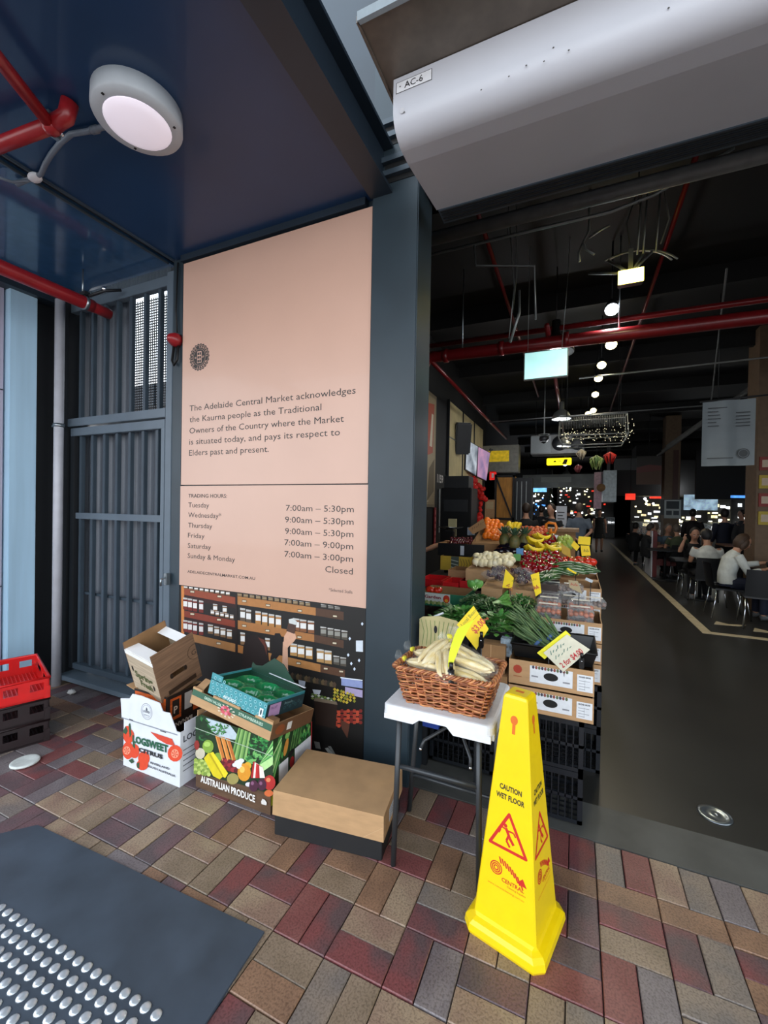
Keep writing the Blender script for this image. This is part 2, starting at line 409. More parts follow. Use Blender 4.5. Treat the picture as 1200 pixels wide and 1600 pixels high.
# ================================================================== posters on the wall
peach = mat('peach_vinyl', '#cba592', rough=.33, var=.03, scale=2, coat=.15)
ink = P('#33302f'); wht = P('#e9e6e0')
YP = W-.014
def poster(name, x0, x1, z0, z1, m, label):
    b = MB(); b.box(x0, x1, YP, W+.019, z0, z1, m)
    return b.build(name, label=label, cat='sign')
def wplane(b): return b.plane((0, YP, 0), X, Z)
sg = poster('acknowledgement_board', -2.745, -1.157, 1.768, 3.44, peach, 'tall peach board with the acknowledgement text and round crest on the entry wall')
t = wplane(MB())
for s, l, r in [('The Adelaide Central Market acknowledges', (298.7, 643.7), (557.4, 615)), ('the Kaurna people as the Traditional', (298.7, 661), (504, 641)),
        ('Owners of the Country where the Market', (298.5, 678.2), (539, 659.5)), ('is situated today, and pays its respect to', (298.2, 695), (533, 681)), ('Elders past and present.', (298, 712.4), (422, 706.5))]:
    a, c = onY(*l, W), onY(*r, W)
    t = wplane(MB()); t.text(s, a.x, (a.z+c.z)/2, .062, ink, 1, width=c.x-a.x); t.build('lettering', sg)
e = wplane(MB()); c = onY(314, 559, W); cx, cz, R0 = c.x, c.z, .098
sc_ = [(cx+R0*(1+.035*math.cos(22*a))*math.cos(a), cz+R0*(1+.035*math.cos(22*a))*math.sin(a)) for a in [2*PI*i/132 for i in range(132)]]
e.poly(sc_, ink, 1); e.ring(cx, cz, R0*.90, R0*.925, peach, 2)
e.text('ADELAIDE CENTRAL MARKET', 0, 0, .021, peach, 2, .02, arc=(cx, cz, R0*.70, PI*1.27, -PI*.62))
e.ring(cx, cz, R0*.60, R0*.62, peach, 2); e.rect(cx-.022, cz-.043, cx+.022, cz+.043, peach, 2)
for k in range(2):
    for j in range(3): e.rect(cx-.018+k*.019, cz-.038+j*.027, cx-.002+k*.019, cz-.019+j*.027, ink, 3)
e.text('18', cx-.047, cz-.008, .02, peach, 2, .02); e.text('69', cx+.027, cz-.008, .02, peach, 2, .02)
e.build('crest', sg, label='round scalloped dark crest')
hb = poster('trading_hours_board', -2.75, -1.152, 1.006, 1.760, peach, 'peach trading hours board fixed below the acknowledgement board')
t = wplane(MB())
LX = onY(296.7, 800, W).x; RX = onY(553.7, 850, W).x
def zl(px, py): return onY(px, py, W).z
t = wplane(MB()); t.text('TRADING HOURS:', LX, zl(297, 777.4), .038, ink, 1, .012, width=onY(357, 778, W).x-LX); t.build('lettering', hb)
days = ['Tuesday', 'Wednesday*', 'Thursday', 'Friday', 'Saturday', 'Sunday & Monday']; ends = [329, 348, 334, 322, 332, 369.5]
for s, y, ex in zip(days, [792.6, 808, 824, 839.7, 855.7, 871.4], ends):
    t = wplane(MB()); t.text(s, LX, zl(297, y), .052, ink, 1, width=onY(ex, y+3, W).x-LX); t.build('lettering', hb)
hrs = ['7:00am – 5:30pm', '9:00am – 5:30pm', '9:00am – 5:30pm', '7:00am – 9:00pm', '7:00am – 3:00pm', 'Closed']
for s, y, lx in zip(hrs, [800.4, 820, 839.2, 858.3, 877.8, 897.3], [448.8, 447.5, 447.5, 446.5, 446.5, 510]):
    t = wplane(MB()); t.text(s, RX, zl(553, y), .057, ink, 1, ax='R', width=RX-onY(lx, y-5, W).x); t.build('lettering', hb)
t = wplane(MB()); t.text('ADELAIDECENTRALMARKET.COM.AU', LX, zl(297, 894.5), .028, ink, 1, .010, width=onY(400.8, 906, W).x-LX); t.build('lettering', hb)
t = wplane(MB()); t.text('*Selected Stalls', RX, zl(552, 927), .028, ink, 1, ax='R', width=.17); t.build('lettering', hb)
# ---- photo mural: spice shelves, a shopper reaching up, baskets of produce
mdark = P('#14110f')
ph = poster('market_photo_mural', -2.745, -1.157, .03, 1.004, mdark, 'glossy wall photograph of jar shelves and a dark haired shopper, below the hours board')
b = wplane(MB())
def q(u, v): p = onY(285+u/4.138, 905+v/4.138, W); return (p.x, min(p.z, 1.0))
def pp(pts, col, l=1): b.poly([q(*p) for p in pts][::-1], P(col), l)
for pts, c in [([(22,55),(352,115),(352,160),(22,98)], '#8a3f26'), ([(22,200),(350,265),(350,308),(22,240)], '#7c3220'), ([(75,350),(355,415),(355,468),(75,400)], '#9a6a3c'),
    ([(365,108),(870,182),(870,232),(365,160)], '#a8713e'), ([(870,182),(1050,208),(1050,262),(870,232)], '#4a3020'), ([(368,262),(860,354),(860,402),(368,318)], '#a06a3a'), ([(860,354),(1050,392),(1050,442),(860,402)], '#4c3222'),
    ([(368,420),(412,430),(412,480),(368,470)], '#97612f'), ([(560,470),(900,546),(900,596),(560,520)], '#a5713f'), ([(900,546),(1058,582),(1058,630),(900,596)], '#553826'), ([(3,20),(22,22),(22,372),(3,362)], '#c47a3c'),
    ([(22,98),(352,160),(352,185),(22,125)], '#2a0d0b'), ([(22,240),(350,308),(350,330),(22,262)], '#2a0d0b')]: pp(pts, c)
for x, y in [(75,78),(250,108),(75,222),(247,258),(245,410),(410,138),(563,165),(768,200),(410,297),(560,328),(765,370),(760,538),(935,572),(995,235),(992,408),(1035,590)]:
    pp([(x-15,y-9),(x+15,y-6),(x+15,y+10),(x-15,y+7)], '#3a2a1a', 2); pp([(x-12,y-5),(x+12,y-3),(x+12,y+7),(x-12,y+5)], '#cdbfa4', 3)
def jar(x, y, wd, h, body='#7a5a3c', lab='#dcdad6'):
    pp([(x-wd/2,y),(x+wd/2,y+wd*.15),(x+wd/2,y+h),(x-wd/2,y+h-wd*.15)], body, 2)
    pp([(x-wd/2,y-h*.04),(x+wd/2,y+wd*.15-h*.04),(x+wd/2,y+h*.14),(x-wd/2,y+h*.12)], '#b8b6b2', 3)
    pp([(x-wd*.45,y+h*.26),(x+wd*.45,y+h*.29),(x+wd*.45,y+h*.72),(x-wd*.45,y+h*.69)], lab, 3)
for x, y in [(30,118),(60,124),(92,130),(132,137)]: jar(x, y, 28, 78, '#6e2018')
for x, y in [(30,262),(60,268),(92,274),(132,281)]: jar(x, y, 28, 78, '#6e2018')
for x, y in [(192,290),(233,303),(273,312),(314,322)]: jar(x, y, 33, 62)
for x, y in [(223,158),(284,170)]: jar(x, y, 28, 52)
for x in range(205, 345, 31): jar(x, 196+(x-205)*.24, 24, 32)
for x in range(32, 330, 34): jar(x, 28+(x-32)*.17, 26, 34 if x < 180 else 30)
for x, y in [(400,185),(438,195)]: jar(x, y, 33, 85, '#5a4a3a')
for x, y in [(500,205),(542,214),(586,223),(630,231)]: jar(x, y, 36, 85, '#a8743c')
for x, y in [(745,250),(790,258),(840,266)]: jar(x, y, 42, 82, '#7a4a2a')
for x, y in [(920,304),(966,312),(1010,320),(1056,328)]: jar(x, y, 38, 62, '#4a4238', '#8a8880')
for x, y in [(400,342),(560,378)]: jar(x, y, 30, 80)
for x, y in [(728,412),(776,422),(828,432)]: jar(x, y, 44, 82, '#b0844c')
for x, y in [(900,448),(950,457)]: jar(x, y, 46, 88, '#a88250')
for x, y in [(1004,490),(1048,500)]: jar(x, y, 38, 60, '#4a4238', '#77756f')
for x in range(380, 860, 40): jar(x, 84+(x-380)*.14, 30, 28, '#6a4c2c', '#8c7a5c')
for x, y in [(922,158),(968,165),(1010,172)]: jar(x, y, 36, 26, '#4a4238', '#77756f')
pp([(352,90),(366,92),(366,480),(352,470)], '#1a100c', 3)
# shopper
pp([(405,430),(420,385),(455,360),(500,360),(540,385),(560,430),(570,520),(585,600),(540,640),(430,620),(395,560)], '#1d1210', 4)
pp([(500,372),(540,388),(556,430),(556,490),(540,430)], '#5a2c20', 5); pp([(575,560),(650,470),(665,400),(640,345),(610,345),(595,380),(600,440),(580,500)], '#120d0d', 4)
pp([(570,560),(640,545),(640,600),(600,640),(565,610)], '#4a2620', 5)
pp([(660,400),(690,395),(694,590),(655,590)], '#c79a80', 5); pp([(664,420),(668,365),(690,330),(735,335),(747,375),(730,400),(700,428),(690,440)], '#cfa085', 5)
pp([(590,635),(620,590),(660,570),(698,590),(697,640),(680,672)], '#aeb6b8', 6)
for k in range(5): pp([(612+k*15,612-k*7),(618+k*15,610-k*7),(650+k*12,668-k*10),(644+k*12,668-k*10)], '#4a4f52', 7)
pp([(700,262),(748,280),(735,350),(682,330)], '#4a3228', 6); pp([(698,256),(722,250),(750,268),(746,292),(700,280)], '#c8cac6', 7)
for a, c_ in [((700,600),'#4c3a30'),((1000,650),'#3a3340')]: pass
for i in range(16): x = 720+i*18; pp([(x-14,612+i*4),(x,596+i*4),(x+14,612+i*4),(x+10,640+i*3.6),(x-10,638+i*3.6)], ['#4a3a2c','#2c2a22','#5c4c34'][i % 3], 2)
pp([(760,645),(805,655),(800,690),(762,680)], '#b4bac8', 3); pp([(850,706),(905,712),(895,740),(860,736)], '#b8bcc4', 3)
for i in range(26): x = 995+(i % 7)*20+random.uniform(-5, 5); y = 706+(i//7)*20+(i % 7)*6; pp([(x-11,y),(x,y-11),(x+11,y),(x,y+11)], ['#b99a2c','#c9b23e','#8a8a2c'][i % 3], 3)
for i in range(20): x = 850+(i % 8)*20; y = 738+(i//8)*13+(i % 8)*5; pp([(x-12,y),(x,y-8),(x+12,y),(x,y+8)], ['#4f6a34','#7a8c44','#c4c6b8'][i % 3], 2)
pp([(1035,632),(1172,655),(1172,700),(1035,680)], '#8c98c4', 2); pp([(1060,690),(1172,712),(1172,760),(1060,735)], '#a99cc0', 2); pp([(1030,627),(1172,645),(1172,652),(1030,634)], '#dfe6f0', 3)
pp([(1130,392),(1175,392),(1175,465),(1130,462)], '#cfd6de', 3)
for x, y in [(1170,285),(1080,485),(1090,380),(1100,540),(1150,520),(1120,575)]: pp([(x-8,y),(x,y-12),(x+8,y),(x,y+12)], '#cdd8ea', 3)
for i in range(40): x = 1000+(i % 9)*20; y = 845+(i//9)*22+(i % 2)*8; pp([(x-13,y),(x-6,y-11),(x+6,y-11),(x+13,y),(x+6,y+11),(x-6,y+11)], ['#a33a28','#b9482e','#7c241e'][i % 3], 3)
pp([(860,770),(1010,800),(1000,960),(870,930)], '#2c1d16', 4); pp([(860,765),(880,760),(1005,785),(1012,805),(860,780)], '#7a6a58', 5)
pp([(1030,900),(1090,930),(1075,1020),(1040,960)], '#5a3426', 4)
pp([(860,1040),(895,1046),(903,1090),(870,1084)], '#8c8884', 4); pp([(930,1085),(950,1080),(992,1130),(970,1140)], '#a9a7a2', 4); pp([(950,1072),(968,1070),(1000,1125),(990,1132)], '#8a8884', 5)
b.build('printed_photo', ph)

# ================================================================== gate
gt = thing('security_gate', 'grey steel barred gate with a barred panel above it, left of the peach boards', 'gate', (-3.5, 2.33, 0))
O = Vector((-3.5, 2.33, 0))
def gb(name, x0, x1, y0, y1, z0, z1, m=gunl, bev=.003, label=None):
    b = MB(); b.box(x0-O.x, x1-O.x, y0-O.y, y1-O.y, z0, z1, m, bev=bev); return b.build(name, gt, label=label)
gb('post', -2.93, -2.86, 2.32, 2.42, 0, 3.42); gb('post', -4.26, -4.19, 2.32, 2.42, 0, 3.42, dark)
gb('transom', -4.19, -2.93, 2.32, 2.40, 2.30, 2.37); gb('top_rail', -4.19, -2.93, 2.34, 2.40, 3.33, 3.41)
gb('door_rail', -4.16, -2.945, 2.33, 2.385, 2.215, 2.285); gb('door_rail', -4.13, -2.985, 2.345, 2.37, 1.475, 1.53)
gb('door_rail', -4.1, -2.985, 2.395, 2.412, .79, .815, gun); gb('door_stile', -2.99, -2.945, 2.33, 2.385, .13, 2.215); gb('door_stile', -4.16, -4.10, 2.33, 2.385, .13, 2.215, dark)
gb('door_rail', -4.1, -2.99, 2.33, 2.39, .13, .18, gun); gb('sill', -4.19, -2.87, 2.26, 2.44, .045, .085)
gb('sill', -4.19, -2.87, 2.35, 2.44, 0, .045, black)
for k in range(7):
    x = -4.052+k*.1643
    gb('bar', x-.017, x+.017, 2.353, 2.387, .18, 2.215, gun); 
for k in range(7):
    x = -4.07+k*.169
    gb('bar', x-.017, x+.017, 2.353, 2.387, 2.37, 3.33, gun)
b = MB(); b.box(.627, .66, -.055, -.02, 1.0, 1.09, steel, bev=.004); b.tube([(.645, -.05, 1.06), (.645, -.09, 1.05), (.645, -.09, 1.0)], .008, steel); b.build('latch', gt, label='zinc slide latch')
perf = bpy.data.materials.new('perforated_sheet'); perf.use_nodes = True
n_ = perf.node_tree.nodes; l_ = perf.node_tree.links; pb = n_['Principled BSDF']; tc_ = n_.new('ShaderNodeTexCoord'); mp_ = n_.new('ShaderNodeMapping'); mp_.inputs['Scale'].default_value = (90, 90, 90)
vo = n_.new('ShaderNodeTexVoronoi'); vo.inputs['Randomness'].default_value = 0; rr = n_.new('ShaderNodeValToRGB')
l_.new(tc_.outputs['Object'], mp_.inputs[0]); l_.new(mp_.outputs[0], vo.inputs['Vector']); l_.new(vo.outputs['Distance'], rr.inputs[0])
rr.color_ramp.elements[0].position = .30; rr.color_ramp.elements[0].color = (.012, .014, .018, 1); rr.color_ramp.elements[1].position = .42; rr.color_ramp.elements[1].color = (.13, .15, .18, 1)
l_.new(rr.outputs[0], pb.inputs['Base Color']); pb.inputs['Roughness'].default_value = .45
b = MB()
def fold(x0, x1, z0, z1):
    n = int((x1-x0)/.011); vs = []; fs = []
    for i in range(n+1):
        x = x0+(x1-x0)*i/n; y = .13+.022*math.sin(x*2*PI/.17)+.008*math.sin(x*2*PI/.085)
        vs += [(x, y, z0), (x, y, z1)]
    for i in range(n): fs.append((2*i, 2*i+2, 2*i+3, 2*i+1))
    b.add(vs, fs, perf, True)
fold(-.68, .57, .1, 2.26); fold(-.68, .0, 2.3, 3.4)
b.build('perforated_screen', gt)
b = MB()                                                    # woven wire infill over the yard view
for i in range(26): x = .0+i*.022; b.box(x, x+.009, .10, .103, 2.37, 3.33, dark)
for i in range(44): z = 2.37+i*.0218; b.box(0, .57, .103, .106, z, z+.009, dark)
for i in range(90): x = -.68+i*.0138; b.box(x, x+.006, .03, .034, 3.41, 3.49, gunl)
b.build('wire_mesh', gt, kind='stuff')
# yard behind the gate
yw = mat('yard_wall', '#5a5d62', rough=.8, var=.15, scale=3)
b = MB(); b.box(-9, -2.64, 5.6, 5.7, 0, 3.9, yw)
for k in range(9): b.box(-8+k*.6, -7.95+k*.6, 5.57, 5.6, 0, 3.9, gun)
for z in (1.2, 2.4, 3.4): b.box(-9, -2.64, 5.55, 5.6, z, z+.07, dark)
b.build('wall_back', kind='structure')
b = MB(); b.box(-6.2, -3.2, 4.9, 5.5, 1.9, 2.75, white_m, bev=.01); [b.box(-6.1+k*.42, -5.75+k*.42, 4.88, 4.9, 2.0, 2.65, gun) for k in range(7)]
for x in (-6.1, -3.3): b.box(x-.04, x+.04, 5, 5.4, 0, 1.9, dark)
b.build('yard_locker', label='white slatted locker in the yard seen through the upper gate bars', cat='locker')

# siren on the post, with hanging cable loop
b = MB(); T = Matrix.Translation((-2.805, W-.008, 2.87)) @ Matrix.Rotation(PI/2, 4, 'X')
b.lathe([(.052, 0), (.052, .03), (.046, .045), (.03, .075), (.012, .088), (0, .09)], redp, 18, T=T)
s_ = b.build('fire_bell', label='small dark red alarm sounder on the post beside the peach board', cat='alarm')
b = MB(); b.tube([(-2.80, W-.02, 3.46), (-2.815, W-.02, 3.1), (-2.80, W-.02, 2.93)], .006, black)
b.tube([(-2.83, W-.02, 2.84), (-2.845, W-.025, 2.72), (-2.82, W-.03, 2.68), (-2.79, W-.025, 2.72), (-2.785, W-.02, 2.84)], .009, black); b.build('cable', s_)
# downpipe
b = MB(); b.tube([(-4.16, 2.235, 0), (-4.16, 2.235, 3.39)], .037, mat('pvc_pipe', '#b5b6bd', rough=.4, var=.06), seg=16)
dp = b.build('downpipe', label='pale plastic downpipe between the dark recess and the gate', cat='pipe')
b = MB()
for z in (2.28,): b.lathe([(.044, z), (.044, z+.03)], steel, 14, c=(-4.16, 2.235, 0)); b.box(-4.25, -4.20, 2.225, 2.245, z+.005, z+.02, steel)
b.build('clamp', dp)

# ---- ceiling bulkhead light
lg = mat('lamp_grey', '#b9c0c6', rough=.5, var=.04); dif = mat('lamp_opal', '#efe6f2', rough=.3, var=0, emit=.42)
bl = thing('bulkhead_light', 'round white bulkhead light on the glossy navy entry ceiling', 'light', (-1.925, 1.36, 3.5))
MBf = lambda: MB()
b = MB(); b.lathe([(.19, 0), (.192, -.07), (.186, -.082), (.145, -.088)], lg, 40)
for a in (0.5, 2.6, 4.7): b.box(.165*math.cos(a)-.005, .165*math.cos(a)+.005, .165*math.sin(a)-.005, .165*math.sin(a)+.005, -.0885, -.085, black)
b.build('housing', bl)
b = MB(); b.lathe([(.147, -.08), (.14, -.093), (.11, -.104), (.06, -.112), (0, -.115)], dif, 36); b.build('diffuser', bl)
cdt = mat('conduit_grey', '#6b7683', rough=.4, var=.08)
b = MB(); b.tube([(-2.05, 1.36, 3.47), (-2.26, 1.335, 3.478), (-2.36, 1.31, 3.478), (-2.47, 1.32, 3.478), (-2.60, 1.345, 3.478), (-2.70, 1.37, 3.478), (-2.80, 1.40, 3.476), (-3.02, 1.39, 3.476)], .013, cdt, seg=10)
b.tube([(-2.20, 1.343, 3.475), (-2.24, 1.338, 3.477)], .018, cdt); b.ball((-2.86, 1.40, 3.475), (.045, .032, .022), white_m)
b.tube([(-2.90, 1.40, 3.47), (-2.98, 1.35, 3.45), (-3.05, 1.31, 3.47), (-3.2, 1.25, 3.48)], .008, cdt)
b.build('conduit', label='grey curved conduit running from the bulkhead light across the ceiling joint', cat='conduit')
# ---- sprinkler pipes overhead
b = MB(); b.tube([(-2.30, 1.19, 3.40), (-2.12, .86, 3.40), (-1.9, .45, 3.40)], .028, redp, seg=14); b.tube([(-2.28, 1.19, 3.40), (-2.62, 1.155, 3.40), (-3.2, 1.1, 3.40)], .033, redp, seg=14)
b.ball((-2.30, 1.19, 3.40), .042, redp); b.tube([(-2.30, 1.19, 3.4), (-2.22, 1.21, 3.43), (-2.20, 1.215, 3.495)], .036, redp, seg=14)
sp = b.build('sprinkler_pipe', label='red sprinkler pipe elbow under the ceiling beside the bulkhead light', cat='pipe')
b = MB(); b.box(-2.36, -2.33, 1.19, 1.25, 3.39, 3.495, steel, bev=.003); b.tube([(-2.345, 1.22, 3.42), (-2.345, 1.22, 3.5)], .006, chrome); b.ball((-2.345, 1.21, 3.40), .014, chrome); b.ball((-2.33, 1.25, 3.42), .012, chrome)
b.build('bracket', sp)
b = MB(); b.tube([(-3.63, -1.0, 3.225), (-3.63, 2.12, 3.225), (-3.63, 2.19, 3.222)], .05, redp, seg=18); b.tube([(-3.63, 2.1, 3.225), (-3.63, 2.33, 3.215)], .042, redp, seg=18)
sp = b.build('sprinkler_pipe', label='long straight red pipe running overhead from the street to the gate top', cat='pipe')
b = MB()
T = Matrix.Translation((-3.63, 2.13, 3.225)) @ Matrix.Rotation(PI/2, 4, 'X')
b.lathe([(.056, -.012), (.056, .012)], steel, 18, T=T); b.tube([(-3.66, 2.13, 3.28), (-3.66, 2.13, 3.5)], .006, steel); b.tube([(-3.58, 2.13, 3.27), (-3.5, 2.2, 3.33), (-3.44, 2.3, 3.37)], .012, dark)
b.box(-3.67, -3.6, 2.11, 2.15, 3.28, 3.31, dark); b.ball((-3.5, 2.2, 3.345), .02, chrome); b.build('clamp', sp)

# ---- air curtain with label, and the hood plate over it
ac = thing('air_curtain', 'long white air curtain heater over the market opening with a small code label', 'heater', (-.715, W, 3.1))
prof = [(1.604, 3.369), (1.604, 3.24)]+[(1.604+.10*(1-math.cos(a)), 3.24-.087*math.sin(a)) for a in [PI/2*i/10 for i in range(1, 11)]]+[(1.78, 3.155), (2.20, 3.222), (2.20, 3.369)]
enam = mat('heater_enamel', '#bcbec5', rough=.42, var=.03, scale=3)
b = MB(); n = len(prof); ex = 4.0
vs = [(0, y-W, z-3.1) for y, z in prof]+[(ex, y-W, z-3.1) for y, z in prof]
b.add(vs, [tuple(range(n)), tuple(range(n, 2*n))[::-1]], enam); b.add(vs, [(i, i+n, (i+1) % n+n, (i+1) % n) for i in range(11)], enam, True); b.add(vs, [(i, i+n, (i+1) % n+n, (i+1) % n) for i in range(11, n)], enam)
b.build('casing', ac)
b = MB(); b.box(0.02, ex, -.505, -.502, .0652, .0662, P('#8a8c92')); b.build('seam', ac)
b = MB(); b.box(.01, ex, -.13, -.02, .115, .20, gun)
for k in range(4): b.box(.02, ex-.02, -.128+k*.025, -.118+k*.025, .108, .12, dark)
b.build('outlet_grille', ac)
b = MB(); b.plane((0, -.7265, 0), X, Z)
b.rect(.012, .205, .165, .25, P('#2c2c2c'), 0); b.rect(.0145, .2075, .1625, .2475, P('#dcdde0'), 1); b.text('AC-6', .088, .216, .036, P('#1c1c1c'), 2, .008, 'C')
for x, y in [(.03, .23), (.05, .12), (.36, .09), (.46, .10), (.52, .115), (.58, .105), (.61, .14), (.66, .11), (.95, .12)]: b.ell(x, y, .0035, .003, P('#4c4a48'), 1, 8)
b.ell(.04, .13, .009, .012, P('#c0c0c4'), 1)
b.build('label', ac, label='white label reading AC-6')
b = MB(); b.sheet((-.75, 1.37, 3.372), (5, 1.37, 3.372), (5, W-.02, 3.372), (-.75, W-.02, 3.372), .012, mat('zinc_plate', '#6a6259', rough=.45, metal=.4, var=.15))
b.box(-.752, -.0, 1.355, 1.372, 3.366, 3.40, P('#8f9ba2')); b.box(.0, 5, 1.352, 1.372, 3.372, 3.406, P('#8f9ba2')); b.box(-.758, -.748, 1.36, W-.02, 3.366, 3.39, mat('zinc_plate', '#6a6259'))
b.build('hood_plate', label='thin grey metal hood plate lying over the air curtain', cat='flashing')

# ================================================================== tactile mat and studs
slate = mat('slate_mat', '#3c4652', rough=.55, var=.22, scale=5, bump=.05, detail=8)
mt = thing('tactile_mat', 'dark slate tactile paving sheet with shiny raised studs in the bottom left', 'mat', (-1.7, .8, 0))
b = MB()
pts = [(-2.42, 1.222), (-1.045, 1.280), (-1.02, .978), (-.93, 0.0), (-2.6, 0), (-2.6, 1.02)]
b.prism([(x+1.7, y-.8) for x, y in pts[::-1]], -.011, .008, slate)
b.build('sheet', mt)
b = MB(); b.lathe([(.0175, 0), (.0165, .003), (.0095, .0055), (0, .006)], mat('stud_porcelain', '#d5dbe0', rough=.22, metal=.5, var=.03), 12); sm_ = b.mesh('stud')
for j in range(9):
    for i in range(34):
        x = -2.63+i*.0485+(.0 if j % 2 else .0); y = .912-j*.0475
        p = proj(x, y)
        if x > -1.13 or x < -2.56: continue
        inst('stud', sm_, mt, loc=(x+1.7, y-.8+.018*(x+1.9), .008))

# ================================================================== cone
yel = mat('cone_yellow', '#f2ce08', rough=.32, var=.03, coat=.2); org = P('#d9691a'); cred = P('#c8231c'); cblk = P('#2a2620')
cn = thing('wet_floor_cone', 'tall yellow four sided wet floor cone beside the folding table', 'cone', (-.187, 1.738, 0), (0, 0, math.radians(-13.7)))
def sq(h, z, c=.25): k = h*(1-c); return [(h, k, z), (k, h, z), (-k, h, z), (-h, k, z), (-h, -k, z), (-k, -h, z), (k, -h, z), (h, -k, z)]
b = MB(); rings = [sq(.152, 0, .2), sq(.156, .012, .2), sq(.153, .035, .2), sq(.142, .047, .2), sq(.125, .055, .14), sq(.120, .068, .05), sq(.0475, .895, .06), sq(.043, .905, .1), sq(.036, .909, .1)]
vs = [v for r in rings for v in r]; fs = [(i*8+k, i*8+(k+1) % 8, i*8+8+(k+1) % 8, i*8+8+k) for i in range(len(rings)-1) for k in range(8)]+[tuple(range(64, 72))]
b.add(vs, fs, yel); b.build('body', cn)
def cface(b, ang):                                           # frame on a sloping side
    Rz = Matrix.Rotation(ang, 3, 'Z'); b.plane(Rz @ Vector((0, -.120, .068)), Rz @ Vector((1, 0, 0)), Rz @ Vector((0, .0725, .827))); return b
for i, ang in enumerate((0, PI/2, PI, -PI/2)):
    b = cface(MB(), ang)
    b.ell(0, .752, .0145, .017, org, 1); b.rect(-.006, .70, .006, .745, org, 2)
    b.text('CAUTION', 0, .487, .027, cblk, 1, .035, 'C', .086); b.text('WET FLOOR', 0, .453, .027, cblk, 1, .035, 'C', .11)
    tri = [(0, .405), (.070, .277), (-.070, .277)]
    cx_, cy_ = 0, .32
    big = [(cx_+(x-cx_)*1.0, cy_+(y-cy_)*1.0) for x, y in tri]
    b.line(big+[big[0]], .011, cred, 1)
    for p in big: b.ell(p[0], p[1], .0055, .0055, cred, 1, 10)
    b.ell(-.012, .36, .007, .007, cred, 1); b.line([(-.010, .352), (.006, .322), (.022, .303)], .011, cred, 1); b.line([(.002, .33), (-.006, .308), (.008, .290)], .008, cred, 1)
    b.line([(-.012, .348), (-.034, .352)], .006, cred, 1); b.line([(-.008, .345), (.020, .346), (.028, .334)], .006, cred, 1); b.line([(-.03, .34), (-.036, .325)], .005, cred, 1)
    for r0 in (.006, .013, .020): b.ring(-.04, .195, r0, r0+.004, cred, 1, 20)
    for k in range(9): t0 = k/9; b.poly([(-.032+t0*.092, .232-.02*t0-.035*t0*t0+.008), (-.026+t0*.092, .232-.02*t0-.035*t0*t0+.008), (-.018+t0*.095, .222-.026*t0-.035*t0*t0-.004), (-.024+t0*.095, .222-.026*t0-.035*t0*t0-.004)], cred, 1)
    b.poly([(.04, .182), (.078, .178), (.062, .205)], cred, 1)
    b.text('CENTRAL', .026, .158, .02, cred, 1, .02, 'C', .085); b.text('Cleaning Supplies', .04, .146, .009, cred, 1, 0, 'C', .07)
    b.text('www.centralcleaning.com.au', 0, .128, .010, org, 1, 0, 'C', .14)
    b.build('printed_marks', cn)
b = MB()
b.add([(-.016, -.008, .9095), (.016, -.008, .9095), (.016, .01, .9095), (-.016, .01, .9095)], [(0, 1, 2, 3)], org); b.build('top_slot', cn)

# ---- small things on the paving
b = MB(); b.lathe([(0, .012), (.055, .013), (.068, .016), (.075, .012), (.075, .004), (.06, 0)][::-1], mat('lid_plastic', '#cdd2cd', rough=.5, var=.12, scale=30), 28)
b.build('plastic_disc', label='round off white plastic disc lying on the paving left of the boxes', cat='disc', loc=(-3.08, 1.485, .002))
b = MB(); b.ball((0, 0, .018), (.038, .026, .018), mat('crumpled_paper', '#d9d8d4', rough=.8, var=.06, bump=.8, scale=60), 10, 6, fn=lambda a, c: 1+.2*math.sin(5*c+3*a))
b.build('crumpled_paper', label='scrap of crumpled white paper by the foot of the gate', cat='litter', loc=(-3.86, 2.19, 0))
b = MB(); b.lathe([(.078, .013), (.078, .017), (.055, .019), (.052, .0155), (.02, .0155), (.018, .0165), (.006, .0165), (.005, .0135), (0, .0135)], steel, 32)
b.build('floor_drain', label='round steel floor drain cap in the dark floor at the right', cat='drain', loc=(.705, 2.793, 0))
# ================================================================== cartons by the wall
kraft = mat('kraft_card', '#b58f66', rough=.8, var=.08, scale=10, stretch=(1, 1, 4)); kraftd = mat('kraft_inside', '#8d6a45', rough=.85, var=.1)
wcard = mat('white_card', '#d9dce2', rough=.6, var=.04); vio = mat('rim_edge', '#c9b08a', rough=.8, var=.05)
def tub_mesh(w, d, h, m, mi=None, t=.005, bot=True, z0=0):   # open carton, origin = front left base corner
    b = MB(); mi = mi or m
    b.box(0, w, 0, t, z0, h, m); b.box(0, w, d-t, d, z0, h, m); b.box(0, t, t, d-t, z0, h, m); b.box(w-t, w, t, d-t, z0, h, m)
    if bot: b.box(t, w-t, t, d-t, z0, z0+t, mi)
    e = .0008
    b.box(t, w-t, t, t+e, z0+t, h, mi); b.box(t, w-t, d-t-e, d-t, z0+t, h, mi); b.box(t, t+e, t, d-t, z0+t, h, mi); b.box(w-t-e, w-t, t, d-t, z0+t, h, mi)
    return b
C5 = lambda u, v: (170+u/4.443, 900+v/4.444)
C6 = lambda u, v: (290+u/3.429, 900+v/3.429)
def tracer(b, O, U, V, at, cv, col=None):                    # flat artwork drawn on a carton face
    b.plane(O, U, V)
    def f(pts, c, l=1):
        out = []
        for p in pts:
            d = at(*cv(*p))-Vector(O); out.append((d.dot(b.U), d.dot(b.V)))
        ar = sum(a[0]*c_[1]-c_[0]*a[1] for a, c_ in zip(out, out[1:]+out[:1]))
        if ar < 0: out = out[::-1]
        b.poly(out, P(c), l)
    return f
def ucirc(x, y, rx, ry, n=14, ph=0): return [(x+rx*math.cos(2*PI*i/n+ph), y+ry*math.sin(2*PI*i/n+ph)) for i in range(n)]

